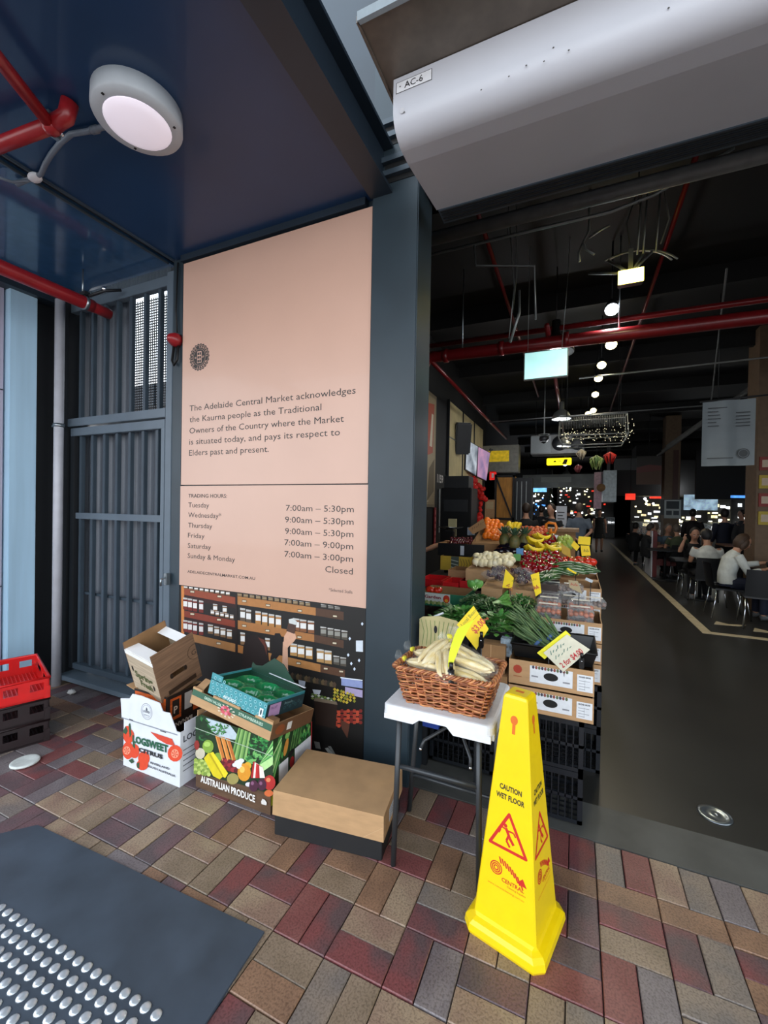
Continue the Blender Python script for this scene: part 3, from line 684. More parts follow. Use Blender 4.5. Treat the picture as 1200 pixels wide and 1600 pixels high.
# citrus carton
ct = thing('citrus_carton', 'white citrus carton with orange fruit print and a torn front flap, at the left', 'box', (-2.525, 1.735, 0))
tub_mesh(.49, .36, .315, wcard, kraftd).build('body', ct)
OC = Vector((-2.525, 1.735, 0))
b = MB(); fy = 1.734
flp = [(83, 850), (145, 850), (165, 818), (225, 832), (355, 882), (375, 940), (425, 952), (478, 1098), (90, 978)]
pts = [onY(*C5(*p), fy)-OC for p in flp]
b.prism([(p.x, -p.z) for p in pts], -.002, .002, wcard, T=Matrix.Rotation(-PI/2, 4, 'X')); b.build('front_flap', ct, loc=(0, 0, 0))
b = MB(); b.box(.486, .49, .03, .33, .315, .36, wcard); b.build('side_flap', ct)
b = MB(); f = tracer(b, (-2.525, fy-.0015, 0), X, Z, lambda px, py: onY(px, py, fy), C5); b.T = Matrix.Translation(-OC)
f([(90, 978), (478, 1100), (478, 1107), (90, 985)], '#8f939b')
for x, y, rx, ry in [(140,1110,38,50),(135,1210,38,62),(180,1215,34,50),(245,1265,40,50),(235,1310,42,38),(462,1230,52,58),(130,1060,20,20)]: f(ucirc(x, y, rx, ry), '#d9482a')
f([(290, 1080), (440, 1130), (462, 1180), (400, 1165), (340, 1130)], '#cf4630')
for x, y, r in [(128,1210,24),(462,1232,26)]:
    f(ucirc(x, y, r, r*1.2), '#f0a083', 2)
    for k in range(6): a = k*PI/3+.3; f([(x, y), (x+r*.85*math.cos(a-.3), y+r*math.sin(a-.3)), (x+r*.85*math.cos(a+.3), y+r*math.sin(a+.3))], '#d9563a', 3)
for pts_ in [[(100,1080),(120,1040),(135,1075),(120,1100)], [(140,1030),(150,1018),(160,1100),(148,1120)], [(140,1280),(165,1265),(180,1290),(160,1300)], [(195,1300),(215,1290),(215,1335),(200,1330)], [(170,1150),(185,1165),(185,1200),(168,1180)]]: f(pts_, '#2f5238', 2)
def ctext(s, p, q_, size, col, bold=.03, l=3):
    a = onY(*C5(*p), fy)-b.O; c = onY(*C5(*q_), fy)-b.O
    b.text(s, a.x, a.z, size, P(col), l, bold, width=c.x-a.x, rot=math.atan2(c.z-a.z, c.x-a.x))
ctext('LOGSWEET', (168, 1150), (415, 1225), .058, '#1d5a40', .05); ctext('CITRUS', (210, 1215), (378, 1270), .034, '#2a2c30', .05)
ctext('RIVERLAND', (292, 1300), (425, 1345), .016, '#3c4048'); ctext('SOUTH AUSTRALIA', (272, 1322), (465, 1395), .016, '#3c4048')
c = onY(*C5(265, 940), fy)-b.O; b.ring(c.x, c.z, .046, .048, P('#3d434c'), 1); b.ring(c.x, c.z, .037, .0382, P('#3d434c'), 1)
b.text('LOGSWEET', c.x, c.z-.008, .018, P('#3d434c'), 1, .02, 'C', .06); b.text('RIVERLAND', c.x, c.z-.026, .009, P('#3d434c'), 1, 0, 'C'); b.text('&', c.x, c.z+.006, .026, P('#3d434c'), 1, .02, 'C')
f([(145, 990), (170, 998), (170, 1004), (145, 996)], '#22252a', 2); f([(360, 1070), (400, 1082), (400, 1088), (360, 1076)], '#22252a', 2)
b.plane((-2.035, 1.735, 0), Y, Z)
b.text('LOG', .02, .25, .05, P('#4c5058'), 2, .03); 
for k in range(5): b.rect(.02, .08+k*.03, .12, .085+k*.03, P('#5a5e66'), 1)
b.build('printed_artwork', ct)
# banana carton standing inside it
bc = thing('banana_carton', 'orange and black banana carton standing inside the white citrus carton', 'box', (-2.515, 1.795, .2))
blk = mat('banana_card', '#20150f', rough=.6, var=.1)
tub_mesh(.295, .27, .255, blk, kraft).build('body', bc)
b = MB(); b.sheet((0, 0, .245), (0, .27, .245), (-.075, .27, .262), (-.075, 0, .262), .004, kraft); b.build('open_flap', bc)
b = MB(); b.plane((.296, 0, 0), Y, Z); owood = mat('orange_print', '#c4571f', rough=.5, var=.35, scale=14, stretch=(1, 1, 5))
b.rect(.02, .10, .10, .235, owood, 1); b.rect(.125, .13, .18, .235, P('#b9b3ac'), 1); b.rect(.19, .10, .26, .235, owood, 1)
b.rect(.035, .12, .085, .22, blk, 2); b.text('P', .045, .14, .06, P('#c9b09a'), 3, .02)
b.text('BANANAS', .10, .075, .036, P('#d8cdbf'), 2, .04, 'C', .17, rot=PI)
b.plane((0, -.001, 0), X, Z); b.rect(.01, .12, .285, .245, owood, 1); b.plane((-.0, 0, 0), -Y, Z); b.rect(-.26, .12, -.01, .245, owood, 1)
b.build('printed_artwork', bc)
# tilted wood-print carton on top
wp = mat('wood_print', '#7d5f47', rough=.7, var=.28, scale=5, stretch=(1, 1, 16), detail=5); wp2 = mat('wood_print_pale', '#b5a48c', rough=.7, var=.2, scale=5, stretch=(1, 1, 16), detail=5)
wb = thing('woodgrain_carton', 'open wood-grain print carton with white inner flaps tilted on top of the carton stack', 'box', (-2.25, 1.787, .418), (math.radians(6.4), math.radians(-17.3), math.radians(81.5)))
b = MB(); t = .005; w_, d_, h_ = .277, .298, .332
hole = [(.62+.018*math.cos(a)*1.0+(.07 if math.cos(a) > 0 else -.07)*1, .4+.05*math.sin(a)) for a in [2*PI*i/12 for i in range(12)]]
b.box(0, w_, 0, t, 0, .115, wp); b.box(0, .09, 0, t, .115, .15, wp); b.box(.185, w_, 0, t, .115, .15, wp); b.box(0, w_, 0, t, .15, h_, wp)
b.box(0, w_, d_-t, d_, 0, h_, wp); b.box(0, t, t, d_-t, 0, h_*.86, wp2); b.box(w_-t, w_, t, d_-t, 0, h_*.86, wp2); b.box(t, w_-t, t, d_-t, 0, t, kraftd)
b.box(t, w_-t, d_-t-.001, d_-t, t, h_, kraftd); b.build('body', wb)
b = MB(); b.sheet((.002, .006, h_*.86), (.085, .006, h_*.83), (.085, d_-.006, h_*.83), (.002, d_-.006, h_*.86), .003, mat('bright_white_card', '#f4f5f4', rough=.5, var=.02)); b.box(-.001, .001, .0, d_, h_*.78, h_*.86, MATS['bright_white_card']); b.build('inner_flap', wb, label='bright white inner flap')
b = MB(); b.sheet((w_-.065, .006, h_*.83), (w_-.002, .006, h_*.86), (w_-.002, d_-.006, h_*.86), (w_-.065, d_-.006, h_*.83), .003, MATS['bright_white_card']); b.build('inner_flap', wb, label='bright white inner flap')
b = MB(); b.plane((0, -.0005, 0), X, Z); b.ring(.262, .20, .05, .053, P('#3d2c1e'), 1, ex=.9); b.text('G', .24, .18, .05, P('#3d2c1e'), 1)
b.rect(.05, .02, .24, .05, P('#3a281a'), 1); b.ell(.09, .1325, .01, .0175, P('#2a1c12'), 0); b.ell(.185, .1325, .01, .0175, P('#2a1c12'), 0)
b.plane((-.0012, 0, 0), -Y, Z); b.text('Spring', -.24, .11, .065, P('#4f5a34'), 1, .03, width=.19); b.text('Fresh', -.20, .055, .06, P('#4f5a34'), 1, .03, width=.13)
b.ell(-.255, .16, .008, .02, black, 1); b.ell(-.05, .09, .008, .02, black, 1)
b.build('printed_artwork', wb)

# produce carton
OA = Vector((-1.962, 1.782, 0)); ap = thing('produce_carton', 'large carton printed with vegetables and the words Australian Produce', 'box', OA)
brn = mat('brown_print', '#5d4634', rough=.45, var=.2, scale=8, stretch=(1, 1, 5))
tub_mesh(.536, .37, .405, brn, kraft).build('body', ap)
b = MB(); ay = 1.7805; f = tracer(b, (OA.x, ay, 0), X, Z, lambda px, py: onY(px, min(py, 1280), ay), C6); b.T = Matrix.Translation(-OA)
f([(55, 755), (85, 742), (470, 880), (468, 1172), (290, 1115), (150, 1080), (52, 1045)], '#173218')
f([(110, 760), (240, 800), (300, 880), (200, 870), (140, 830)], '#b9c7cf', 2)
def leafy(cx, cy, rx, ry, n, cols, l=3, sz=14):
    for i in range(n):
        a = random.uniform(0, 2*PI); r = random.random()**.5; x = cx+rx*r*math.cos(a); y = cy+ry*r*math.sin(a); q_ = random.uniform(0, PI); s = random.uniform(.6, 1.2)*sz
        f([(x-s*math.cos(q_), y-s*math.sin(q_)), (x+s*.45*math.sin(q_), y-s*.45*math.cos(q_)), (x+s*math.cos(q_), y+s*math.sin(q_)), (x-s*.45*math.sin(q_), y+s*.45*math.cos(q_))], random.choice(cols), l)
leafy(100, 820, 40, 60, 40, ['#1f4a26', '#2c6a33', '#122c16']); leafy(185, 815, 50, 30, 40, ['#2f6a36', '#1c4722', '#4a8a4a'], 3, 11)
for k in range(9): x = 245+k*9; f([(x+40-k*2, 812+k*3), (x+50-k*2, 815+k*3), (x+8, 985), (x-3, 982)], ['#6f9a50', '#3c6a34', '#8fb468'][k % 3], 3)
for k in range(3): x = 160+k*28; f([(x, 850+k*8), (x+22, 855+k*8), (x+55, 985), (x+35, 990)], ['#c0712f', '#d08238', '#b5662a'][k], 4); f([(x+2, 858+k*8), (x+8, 860+k*8), (x+42, 985), (x+38, 988)], '#e09c55', 5)
leafy(385, 900, 60, 45, 60, ['#2c7a3a', '#1c5528', '#49a04e'], 3, 13); leafy(370, 970, 50, 35, 26, ['#3f8a44', '#2a6a34', '#6fb060'], 4, 20)
for k in range(7): f([(470, 880+k*14), (470, 900+k*18), (400-k*4, 1050+k*4), (385-k*3, 1030)], ['#7fc06a', '#3f8f45', '#b4dc92', '#2f7038'][k % 4], 4)
f(ucirc(122, 912, 30, 36), '#7fa03c', 4); f(ucirc(118, 900, 18, 14), '#a8c860', 5); f(ucirc(175, 970, 22, 25), '#7a9a3a', 4)
f([(100, 975), (125, 945), (200, 1075), (185, 1088), (150, 1070)], '#d8c41e', 5); f([(125, 950), (150, 940), (230, 1055), (215, 1080), (195, 1070)], '#e4d128', 6); f([(128, 955), (136, 948), (205, 1068), (200, 1074)], '#b8a214', 7)
f(ucirc(80, 950, 26, 30), '#c6bda6', 4); f(ucirc(62, 905, 14, 26), '#8c2a24', 4)
for i in range(30): f(ucirc(58+(i % 5)*17+random.uniform(-4, 4), 985+(i//5)*13+(i % 5)*3, 11, 11, 8), ['#93a94a', '#7a9440', '#b3c46a'][i % 3], 5)
for i in range(16): f(ucirc(205+(i % 5)*17, 985+(i//5)*20+(i % 5)*4, 14, 13, 9), ['#7a1f26', '#9a2f34', '#5a1820'][i % 3], 5)
for x, y, r in [(285, 1000, 20), (300, 988, 15), (268, 1010, 14), (290, 1020, 14)]: f(ucirc(x, y, r*1.1, r*.8), '#dfe6ea', 6)
f(ucirc(335, 1015, 20, 20), '#d9a62c', 5); f(ucirc(316, 1050, 36, 48), '#d9922a', 6); f(ucirc(306, 1035, 14, 18), '#ecbe5c', 7)
for k in range(5): f([(365+k*8, 990+k*6), (385+k*8, 1000+k*6), (372+k*14, 1080), (352+k*12, 1080)], ['#a81f22', '#e8dcd2', '#c42c2a'][k % 3], 7)
f(ucirc(255, 1085, 32, 30), '#9a8f52', 6); f(ucirc(340, 1115, 18, 12), '#d8d4dc', 6)
for x in (367, 412): f(ucirc(x, 1122 if x < 400 else 1116, 24, 32), '#4a2338', 7); f(ucirc(x-6, 1108, 8, 10), '#8a5a78', 8)
f(ucirc(452, 1105, 32, 40), '#b32d2a', 6); f(ucirc(446, 1090, 12, 12), '#e08a5c', 7); f(ucirc(448, 1162, 24, 18), '#d06a3a', 6)
f([(52, 808), (470, 962), (470, 966), (52, 812)], '#a9b8a4', 9)
a = onY(*C6(85, 1098), ay)-b.O; c = onY(*C6(376, 1205), ay)-b.O
b.text('AUSTRALIAN PRODUCE', a.x, a.z, .052, P('#e8e4de'), 9, .03, width=c.x-a.x)
f([(408, 1205), (415, 1190), (428, 1196), (438, 1212), (436, 1226), (420, 1222), (410, 1218)], '#dcd8d2', 9)
# right side of the same carton
b.plane((OA.x+.5368, OA.y, 0), Y, Z)
b.rect(.0, .07, .37, .40, P('#1c3a1e'), 1)
random.seed(5)
for i in range(60): x, z_ = random.uniform(.02, .35), random.uniform(.24, .385); b.poly([(x-.012, z_), (x, z_-.02), (x+.012, z_), (x, z_+.02)], P(random.choice(['#2f7a3a', '#4d9a4c', '#1c5528', '#7ab05a'])), 2)
for k in range(8): b.line([(.16+k*.012, .26), (.20+k*.013, .39)], .005, P(['#6f9a50', '#3c6a34'][k % 2]), 3)
for k in range(6): b.line([(.01, .16+k*.03), (.08, .33+k*.008)], .010, P(['#7fc06a', '#3f8f45', '#b4dc92'][k % 3]), 3)
b.ell(.12, .30, .018, .045, P('#c98a3a'), 4, rot=-.3); b.rect(.06, .14, .14, .235, P('#dadbdc'), 5); b.rect(.20, .14, .36, .25, P('#d4d5d6'), 5)
b.ell(.165, .245, .028, .016, black, 6, rot=.3); b.rect(.0, .05, .37, .10, P('#b9c02c'), 4); b.ell(.175, .19, .02, .03, P('#a3262a'), 5); b.rect(.36, .1, .37, .33, P('#a3262a'), 5)
b.build('printed_artwork', ap)
b = MB(); b.sheet((0, .005, .405), (.0, .06, .41), (.0, .06, .43), (0, .005, .44), .004, kraft); b.build('corner_tab', ap)

# strawberry tray resting on it
st = thing('strawberry_tray', 'flat kraft strawberry tray with a green band lying tilted on the produce carton', 'tray', (-1.985, 1.753, .493), (math.radians(-10.7), math.radians(6.7), math.radians(-2.1)))
tub_mesh(.59, .373, .078, kraft, kraftd).build('body', st)
b = MB(); grn = P('#2f5a44')
b.plane((0, -.0005, 0), X, Z); b.rect(.002, .045, .588, .078, grn, 1); b.text('GREEN VALLEY', .10, .053, .02, P('#b8d0bc'), 2, .02, width=.13); b.text('STRAWBERRIES', .36, .053, .02, P('#b8d0bc'), 2, .02, width=.17)
for i in range(9): b.ell(.27+.04*math.cos(i*.7)*(.4+.07*i), .045+.015*math.sin(i*.7), .012, .009, P(['#c8505c', '#d9788a', '#b03a48'][i % 3]), 3, 8)
for i in range(12): a = i*PI/6; b.poly([(.275+.04*math.cos(a), .042+.018*math.sin(a)), (.275+.065*math.cos(a-.12), .042+.03*math.sin(a-.12)), (.275+.065*math.cos(a+.12), .042+.03*math.sin(a+.12))], P('#d8cdb8'), 2)
b.plane((.5905, 0, 0), Y, Z); b.rect(.0, .0, .373, .078, P('#6a4a30'), 1); b.ell(.07, .04, .04, .025, P('#8a4a26'), 2); b.rect(.13, .02, .17, .06, P('#d8d4cc'), 2)
b.build('printed_artwork', st)
b = MB()
for x0, x1 in ((0, .07), (.16, .36), (.47, .59)): b.box(x0, x1, -.001, .012, .078, .090, kraft)
b.box(.54, .59, .0, .05, .078, .10, kraftd); b.sheet((.0, .02, .078), (.07, .0, .078), (.05, .08, .12), (-.02, .1, .11), .003, kraft); b.box(0, .004, .1, .35, .078, .10, kraft); b.build('folded_rim', st)
# avocado tray with green liner
av = thing('avocado_tray', 'teal patterned open fruit tray with a shiny green moulded liner, top of the stack', 'tray', (-1.873, 1.777, .561), (math.radians(-10.4), math.radians(6.7), math.radians(-3.5)))
teal = mat('teal_card', '#3f8f96', rough=.5, var=.08); dgr = mat('dark_green_card', '#143c2c', rough=.5, var=.1)
b = tub_mesh(.427, .319, .083, teal, dgr)
b.box(0, .085, 0, .005, .075, .113, teal); b.box(0, .005, 0, .319, .075, .095, teal)
bk = [(.0, .075), (.427, .075), (.427, .088), (.36, .1), (.30, .14), (.24, .185), (.16, .20), (.12, .165), (.08, .13), (.03, .12), (0, .13)]
b.prism([(x, -z_) for x, z_ in bk[::-1]], .315, .319, dgr, T=Matrix.Rotation(-PI/2, 4, 'X') @ Matrix.Translation((0, 0, 0)))
b.box(.422, .427, 0, .319, .075, .09, teal); b.box(.15, .427, .3095, .3195, .105, .109, wcard)
b.build('body', av)
b = MB(); b.plane((0, -.0008, 0), X, Z); lt_ = P('#8cc6cc'); random.seed(2)
for i in range(12):
    for j in range(3 if i > 2 else 4):
        x, y = .02+i*.036+(.012 if j % 2 else 0), .014+j*.026
        if x < .42: b.ring(x, y, .006, .0095, lt_, 1, 8); b.ell(x, y, .003, .004, P('#2b6a74'), 2, 6)
b.text('AVOCADO', .12, .014, .022, P('#dfeeee'), 4, .03, width=.10); b.rect(.385, .008, .41, .05, P('#dfe6e6'), 4); b.ell(.397, .03, .006, .014, P('#24404a'), 5)
b.plane((.4278, 0, 0), Y, Z); b.rect(0, 0, .319, .075, P('#1e3438'), 1); b.rect(.02, .006, .11, .072, P('#b48fb4'), 2); b.text('FRUIT', .03, .045, .02, P('#5c3c64'), 3)
for i in range(7): b.ring(.15+i*.024, .03+.015*(i % 2), .006, .009, P('#3f6a6c'), 2, 8)
b.text('Avocado', .14, .05, .02, P('#7fa0a0'), 3)
b.build('printed_artwork', av)
b = MB(); lnm = mat('green_liner', '#1f8a50', rough=.12, var=.15, scale=9, coat=.6, trans=0)
nx_, ny_ = 48, 36; vs = []; fs = []
for i in range(nx_+1):
    for j in range(ny_+1):
        x, y = .008+.411*i/nx_, .008+.303*j/ny_
        u, v = (x-.008)/.411*3+.0, (y-.008)/.303*2
        cu_, cv_ = (u % 1)-.5, (v % 1)-.5; r = math.hypot(cu_, cv_)
        vs.append((x, y, .058-.046*max(0, 1-(r/.47)**6)+.004*math.exp(-((r-.46)/.05)**2)))
for i in range(nx_):
    for j in range(ny_): fs.append((i*(ny_+1)+j, (i+1)*(ny_+1)+j, (i+1)*(ny_+1)+j+1, i*(ny_+1)+j+1))
b.add(vs, fs, lnm, True); b.build('moulded_liner', av)
# brown carton on a black base
bx = thing('lidded_carton', 'plain brown carton lid over a black base box beside the folding table', 'box', (-1.33, 1.681, 0), (0, 0, math.radians(8.6)))
b = MB(); b.box(.006, .556, .006, .362, 0, .13, mat('black_card', '#1b1c1e', rough=.55, var=.1), bev=.003); b.build('base_box', bx)
b = MB(); T = Matrix.Identity(4)
b.hexa([(-.002, -.002, .103), (.566, -.002, .095), (.566, .37, .10), (-.002, .37, .105)], [(0, 0, .224), (.564, 0, .213), (.564, .37, .222), (0, .37, .226)], kraft)
b.build('lid', bx)
b = MB(); b.plane((.5665, 0, 0), Y, Z); b.rect(.09, .125, .17, .185, P('#d3d8e0'), 1)
for k in range(4): b.rect(.1, .135+k*.012, .16, .139+k*.012, P('#5b6068'), 2)
b.plane((0, -.002, 0), X, Z); b.line([(.47, .10), (.56, .16)], .002, P('#c9a57c'), 1)
b.build('shipping_label', bx)

# ================================================================== folding table
tb = thing('folding_table', 'small white topped folding table with dark tube legs holding the wicker basket', 'table', (-.53, 1.98, 0))
def rrect(x0, x1, y0, y1, r, n=5):
    o = []
    for cx_, cy_, a0 in ((x1-r, y1-r, 0), (x0+r, y1-r, PI/2), (x0+r, y0+r, PI), (x1-r, y0+r, 1.5*PI)):
        for i in range(n+1): a = a0+PI/2*i/n; o.append((cx_+r*math.cos(a), cy_+r*math.sin(a)))
    return o
tw = mat('moulded_white_top', '#e3e5e8', rough=.4, var=.04, scale=30)
b = MB(); x0, x1, y0, y1 = -.245, .245, -.245, .245; rings = []
for ins, z_, r in ((.012, .70, .03), (.0, .705, .035), (0, .735, .035), (.006, .742, .032), (.014, .744, .028)):
    rings.append([(x, y, z_) for x, y in rrect(x0+ins, x1-ins, y0+ins, y1-ins, r)])
n = len(rings[0]); vs = [v for r in rings for v in r]
b.add(vs, [(i*n+k, i*n+(k+1) % n, (i+1)*n+(k+1) % n, (i+1)*n+k) for i in range(4) for k in range(n)]+[tuple(range(4*n, 5*n)), tuple(range(n))[::-1]], tw, False)
for y in (y0+.002, y1-.014):                                # skirt with the raised middle
    b.prism([(x0+.03, -.70), (x0+.03, -.688), (x0+.13, -.688), (x0+.16, -.697), (x1-.16, -.697), (x1-.13, -.682), (x1-.02, -.682), (x1-.02, -.70)][::-1], y, y+.012, tw, T=Matrix.Rotation(-PI/2, 4, 'X')) if False else None
b.build('tabletop', tb)
b = MB()
for y in (-.245, .231): b = MB(); b.hexa([(-.235, y, .682), (-.10, y, .682), (-.10, y+.014, .682), (-.235, y+.014, .682)], [(-.235, y, .705), (-.07, y, .705), (-.07, y+.014, .705), (-.235, y+.014, .705)], tw); b.build('skirt', tb); b = MB(); b.hexa([(.08, y, .675), (.235, y, .675), (.235, y+.014, .675), (.08, y+.014, .675)], [(.05, y, .705), (.235, y, .705), (.235, y+.014, .705), (.05, y+.014, .705)], tw); b.build('skirt', tb)
b = MB(); b.box(.231, .245, -.22, .22, .678, .705, tw); b.build('skirt', tb); b = MB(); b.box(-.245, -.231, -.22, .22, .678, .705, tw)
b.ell if 0 else None
b.build('skirt', tb)
leg = mat('leg_tube', '#3a3d40', rough=.35, var=.06, metal=.3)
for (ax, ay_, bx_, by_) in ((-.178, -.20, -.195, -.205), (.178, -.20, .185, -.17), (-.205, .15, -.255, .155), (.19, .16, .2, .16)):
    b = MB(); b.tube([(ax, ay_, .70), (bx_, by_, .0)], .0125, leg, seg=12); b.build('leg', tb)
b = MB(); b.tube([(-.185, -.20, .455), (.182, -.188, .455)], .011, leg, seg=10); b.build('crossbar', tb)
b = MB(); b.tube([(-.245, .152, .2), (.195, .16, .19)], .009, leg, seg=10); b.build('crossbar', tb)
b = MB(); b.tube([(-.11, -.10, .50), (-.10, -.08, .53), (.0, .02, .58), (.02, .03, .585), (.05, .02, .56), (.12, -.08, .50), (.122, -.09, .46)], .008, leg, seg=8); b.ball((.01, .025, .59), .013, chrome); b.ball((-.11, -.10, .498), .008, chrome); b.ball((.122, -.09, .465), .008, chrome)
b.build('folding_brace', tb)

# ================================================================== wicker basket
wk1 = mat('wicker_tan', '#bf7e4c', rough=.4, var=.35, scale=25, coat=.3); wk2 = mat('wicker_brown', '#94522e', rough=.4, var=.4, scale=25, coat=.3)
bk = thing('wicker_basket', 'rectangular woven brown wicker basket on the folding table', 'basket', (-.513, 1.905, .744), (0, 0, math.radians(-1.5)))
def bper(s, z_, off):                                       # point on the flaring perimeter, s in 0..1
    k = z_/.175; hx, hy = .178+.045*k, .115+.033*k; r = .03; hx += off; hy += off
    L = [2*(hx-r), PI/2*r, 2*(hy-r), PI/2*r]*2; tot = sum(L); d = (s % 1)*tot
    segs = [((-hx+r, -hy), (1, 0), 0), None, ((hx, -hy+r), (0, 1), 0), None, ((hx-r, hy), (-1, 0), 0), None, ((-hx, hy-r), (0, -1), 0), None]
    cor = {1: (hx-r, -hy+r, -PI/2), 3: (hx-r, hy-r, 0), 5: (-hx+r, hy-r, PI/2), 7: (-hx+r, -hy+r, PI)}
    for i, l in enumerate(L):
        if d <= l:
            if i in cor: cx_, cy_, a0 = cor[i]; a = a0+d/r; return Vector((cx_+r*math.cos(a), cy_+r*math.sin(a), z_))
            o_, dr, _ = segs[i]; return Vector((o_[0]+dr[0]*d, o_[1]+dr[1]*d, z_))
        d -= l
    return Vector((-hx+r, -hy, z_))
NS = 34
b = MB()
for k in range(NS): b.tube([bper((k+.5)/NS, z_, 0) for z_ in (0, .06, .12, .17)], .0032, wk1, seg=5)
b.build('stakes', bk, kind='stuff')
b = MB(); row = 0; z_ = .006
while z_ < .158:
    n = NS*5; b.tube([bper(i/n, z_+.0025*math.sin(i*2*PI/n*9+row*2), .0058*math.cos(PI*(i/5)+(PI if row % 2 else 0))) for i in range(n)], .0042, (wk1, wk2, wk2)[row % 3], seg=5, closed=True)
    row += 1; z_ += .0082
b.build('woven_side', bk, kind='stuff')
b = MB()
for ph_ in range(4):
    n = 160; b.tube([bper(i/n, .163+.008*math.sin(2*PI*(i/n)*22+ph_*PI/2), .001+.009*math.cos(2*PI*(i/n)*22+ph_*PI/2)) for i in range(n)], .0052, (wk1, wk2)[ph_ % 2], seg=6, closed=True)
b.build('braided_rim', bk)
b = MB(); b.box(-.172, .172, -.11, .11, .001, .008, wk2); b.build('base', bk)
# bagged beans
cobm = mat('pale_bean', '#e0c682', rough=.5, var=.15, scale=18, var2='#f0e2bc', stretch=(1, 4, 4)); bagm = film('clear_bag', '#f0f0ea', .07, .12); tie = P('#e8e044')
def bag_parts(root, seed):
    rr_ = random.Random(seed); b = MB()
    for k in range(4):
        y = (k-1.5)*.017; z0 = .018+.014*(k % 2); w_ = rr_.uniform(.85, 1.1)
        b.tube([(-.10, y*.6, z0), (-.08, y, z0), (-.03, y*1.1, z0+.005), (.05, y, z0+.004), (.09, y*.8, z0), (.105, y*.6, z0)], [.003, .011*w_, .016*w_, .015*w_, .009*w_, .003], cobm, seg=8)
    b.build('bean_bundle', root)
    b = MB(); n = 12
    prof_ = [(-.118, .02), (-.10, .038), (-.04, .046), (.04, .044), (.085, .034), (.112, .014), (.125, .007), (.14, .012), (.155, .026), (.16, .03)]
    vs = []; fs = []
    for i, (x, r) in enumerate(prof_):
        for k in range(n): a = 2*PI*k/n; rk = r*(1+.16*math.sin(k*2.3+i*1.7+seed)); vs.append((x, rk*math.cos(a), max(.001, .026+rk*.72*math.sin(a)+(i > 5)*(i-5)*.006)))
    for i in range(len(prof_)-1):
        for k in range(n): fs.append((i*n+k, i*n+(k+1) % n, (i+1)*n+(k+1) % n, (i+1)*n+k))
    fs.append(tuple(range(n)))
    b.add(vs, fs, bagm, True); b.build('clear_bag', root)
    b = MB(); b.box(.118, .132, -.013, .013, .026, .046, tie, bev=.003); b.build('yellow_tie', root)
G_ = 'bags of pale beans in the wicker basket'
for i, (x, y, z_, rz, ry) in enumerate([(-.085, -.055, .165, 3.05, 0), (-.09, .04, .175, 2.9, 0), (-.07, .0, .215, 1.2, -.35), (.085, -.07, .155, 2.85, -.05), (.085, .0, .175, 2.75, -.05), (.095, .075, .18, 2.7, -.1),
                                    (-.01, -.06, .195, 1.9, -.30), (.06, .03, .215, 2.6, -.15), (.11, -.035, .20, 2.75, .0), (-.02, .06, .20, 1.5, -.35)]):
    r_ = thing('bean_bag', 'clear bag of long pale beans, '+['front left, lying against the front rim', 'left side, second from the front rim', 'tilted up on the left with a high knot', 'front right, lying along the front rim', 'right side middle, under the top bag', 'back right, nearest the yellow ticket', 'centre front, knot standing up by the clip', 'upper right behind the topmost bag', 'topmost on the right side', 'back centre behind the lime strip'][i], 'bag', (-.513+x, 1.905+y, .744+z_-.03), (0, ry, rz), G_)
    bag_parts(r_, i)
# price flags and clips
ycard = mat('yellow_ticket', '#eccb12', rough=.6, var=.06); def_red = P('#c5532a'); pen = P('#6d7a24'); clipm = mat('black_clip', '#0c0c0d', rough=.3, var=0)
def clip(parent, loc, name='clip', s=1):
    b = MB(); b.box(-.009*s, .009*s, -.008*s, .008*s, -.03*s, .012*s, clipm, bev=.003*s); b.tube([(0, 0, .01*s), (0, -.002, .03*s)], .006*s, clipm, seg=8); b.ball((0, -.008*s, 0), .003*s, chrome)
    return b.build(name, parent, loc=loc)
def card(name, corners, m, label, group=None, t=.0012):      # corners: world points, clockwise from the top as seen
    c = sum(corners, Vector())/4; r_ = thing(name, label, 'sign', c, group=group)
    b = MB(); a = [p-c for p in corners]; b.sheet(a[0], a[3], a[2], a[1], t, m); b.build('card', r_); return r_, a
cs = [onY(740, 946.6, 2.30), onY(763.6, 982.5, 2.27), onY(744.4, 1015, 2.24), onY(713.8, 976, 2.27)]
r_, a = card('price_card', cs, ycard, 'yellow hand written ticket reading Local Beans standing behind the wicker basket')
U_ = (a[0]-a[3]).normalized(); N_ = (a[0]-a[3]).cross(a[0]-a[1]); N_ = -N_ if N_.y > 0 else N_; V_ = N_.cross(U_).normalized()
b = MB(); b.plane(a[3]+N_.normalized()*.001, U_, V_)
b.text('Local Beans', .015, -.03, .026, pen, 2, .0, width=.12); b.line([(.01, -.045), (.14, -.05)], .0016, pen, 2); b.text('$3.00', .035, -.105, .05, def_red, 2, .03, width=.085); b.text('/kg', .12, -.10, .02, def_red, 2)
b.build('handwriting', r_); clip(r_, a[2]+Vector((.025, .0, .055)), s=1.4)
b = MB(); b.tube([a[2]+Vector((.025, 0, .05)), a[2]+Vector((.02, .05, -.25))], .003, clipm, seg=6); b.build('stem', r_)
tl = thing('ticket_strip', 'curved lime yellow paper strip clipped to the front rim of the wicker basket', 'sign', onY(705, 1050, 1.77))
o0 = Vector(tl.location); b = MB(); cl_, cr_ = [], []
for i in range(9):
    t_ = i/8; pxl = 700+(15)*t_**2.0; py_ = 1042-60*t_; wd_ = 3+24*t_**.8; Yy = 1.765+.12*t_
    cl_.append(onY(pxl, py_, Yy)-o0); cr_.append(onY(pxl+4+wd_*.85, py_-wd_*.55, Yy+.02)-o0)
limem = mat('lime_ticket', '#dce22a', rough=.6, var=.05)
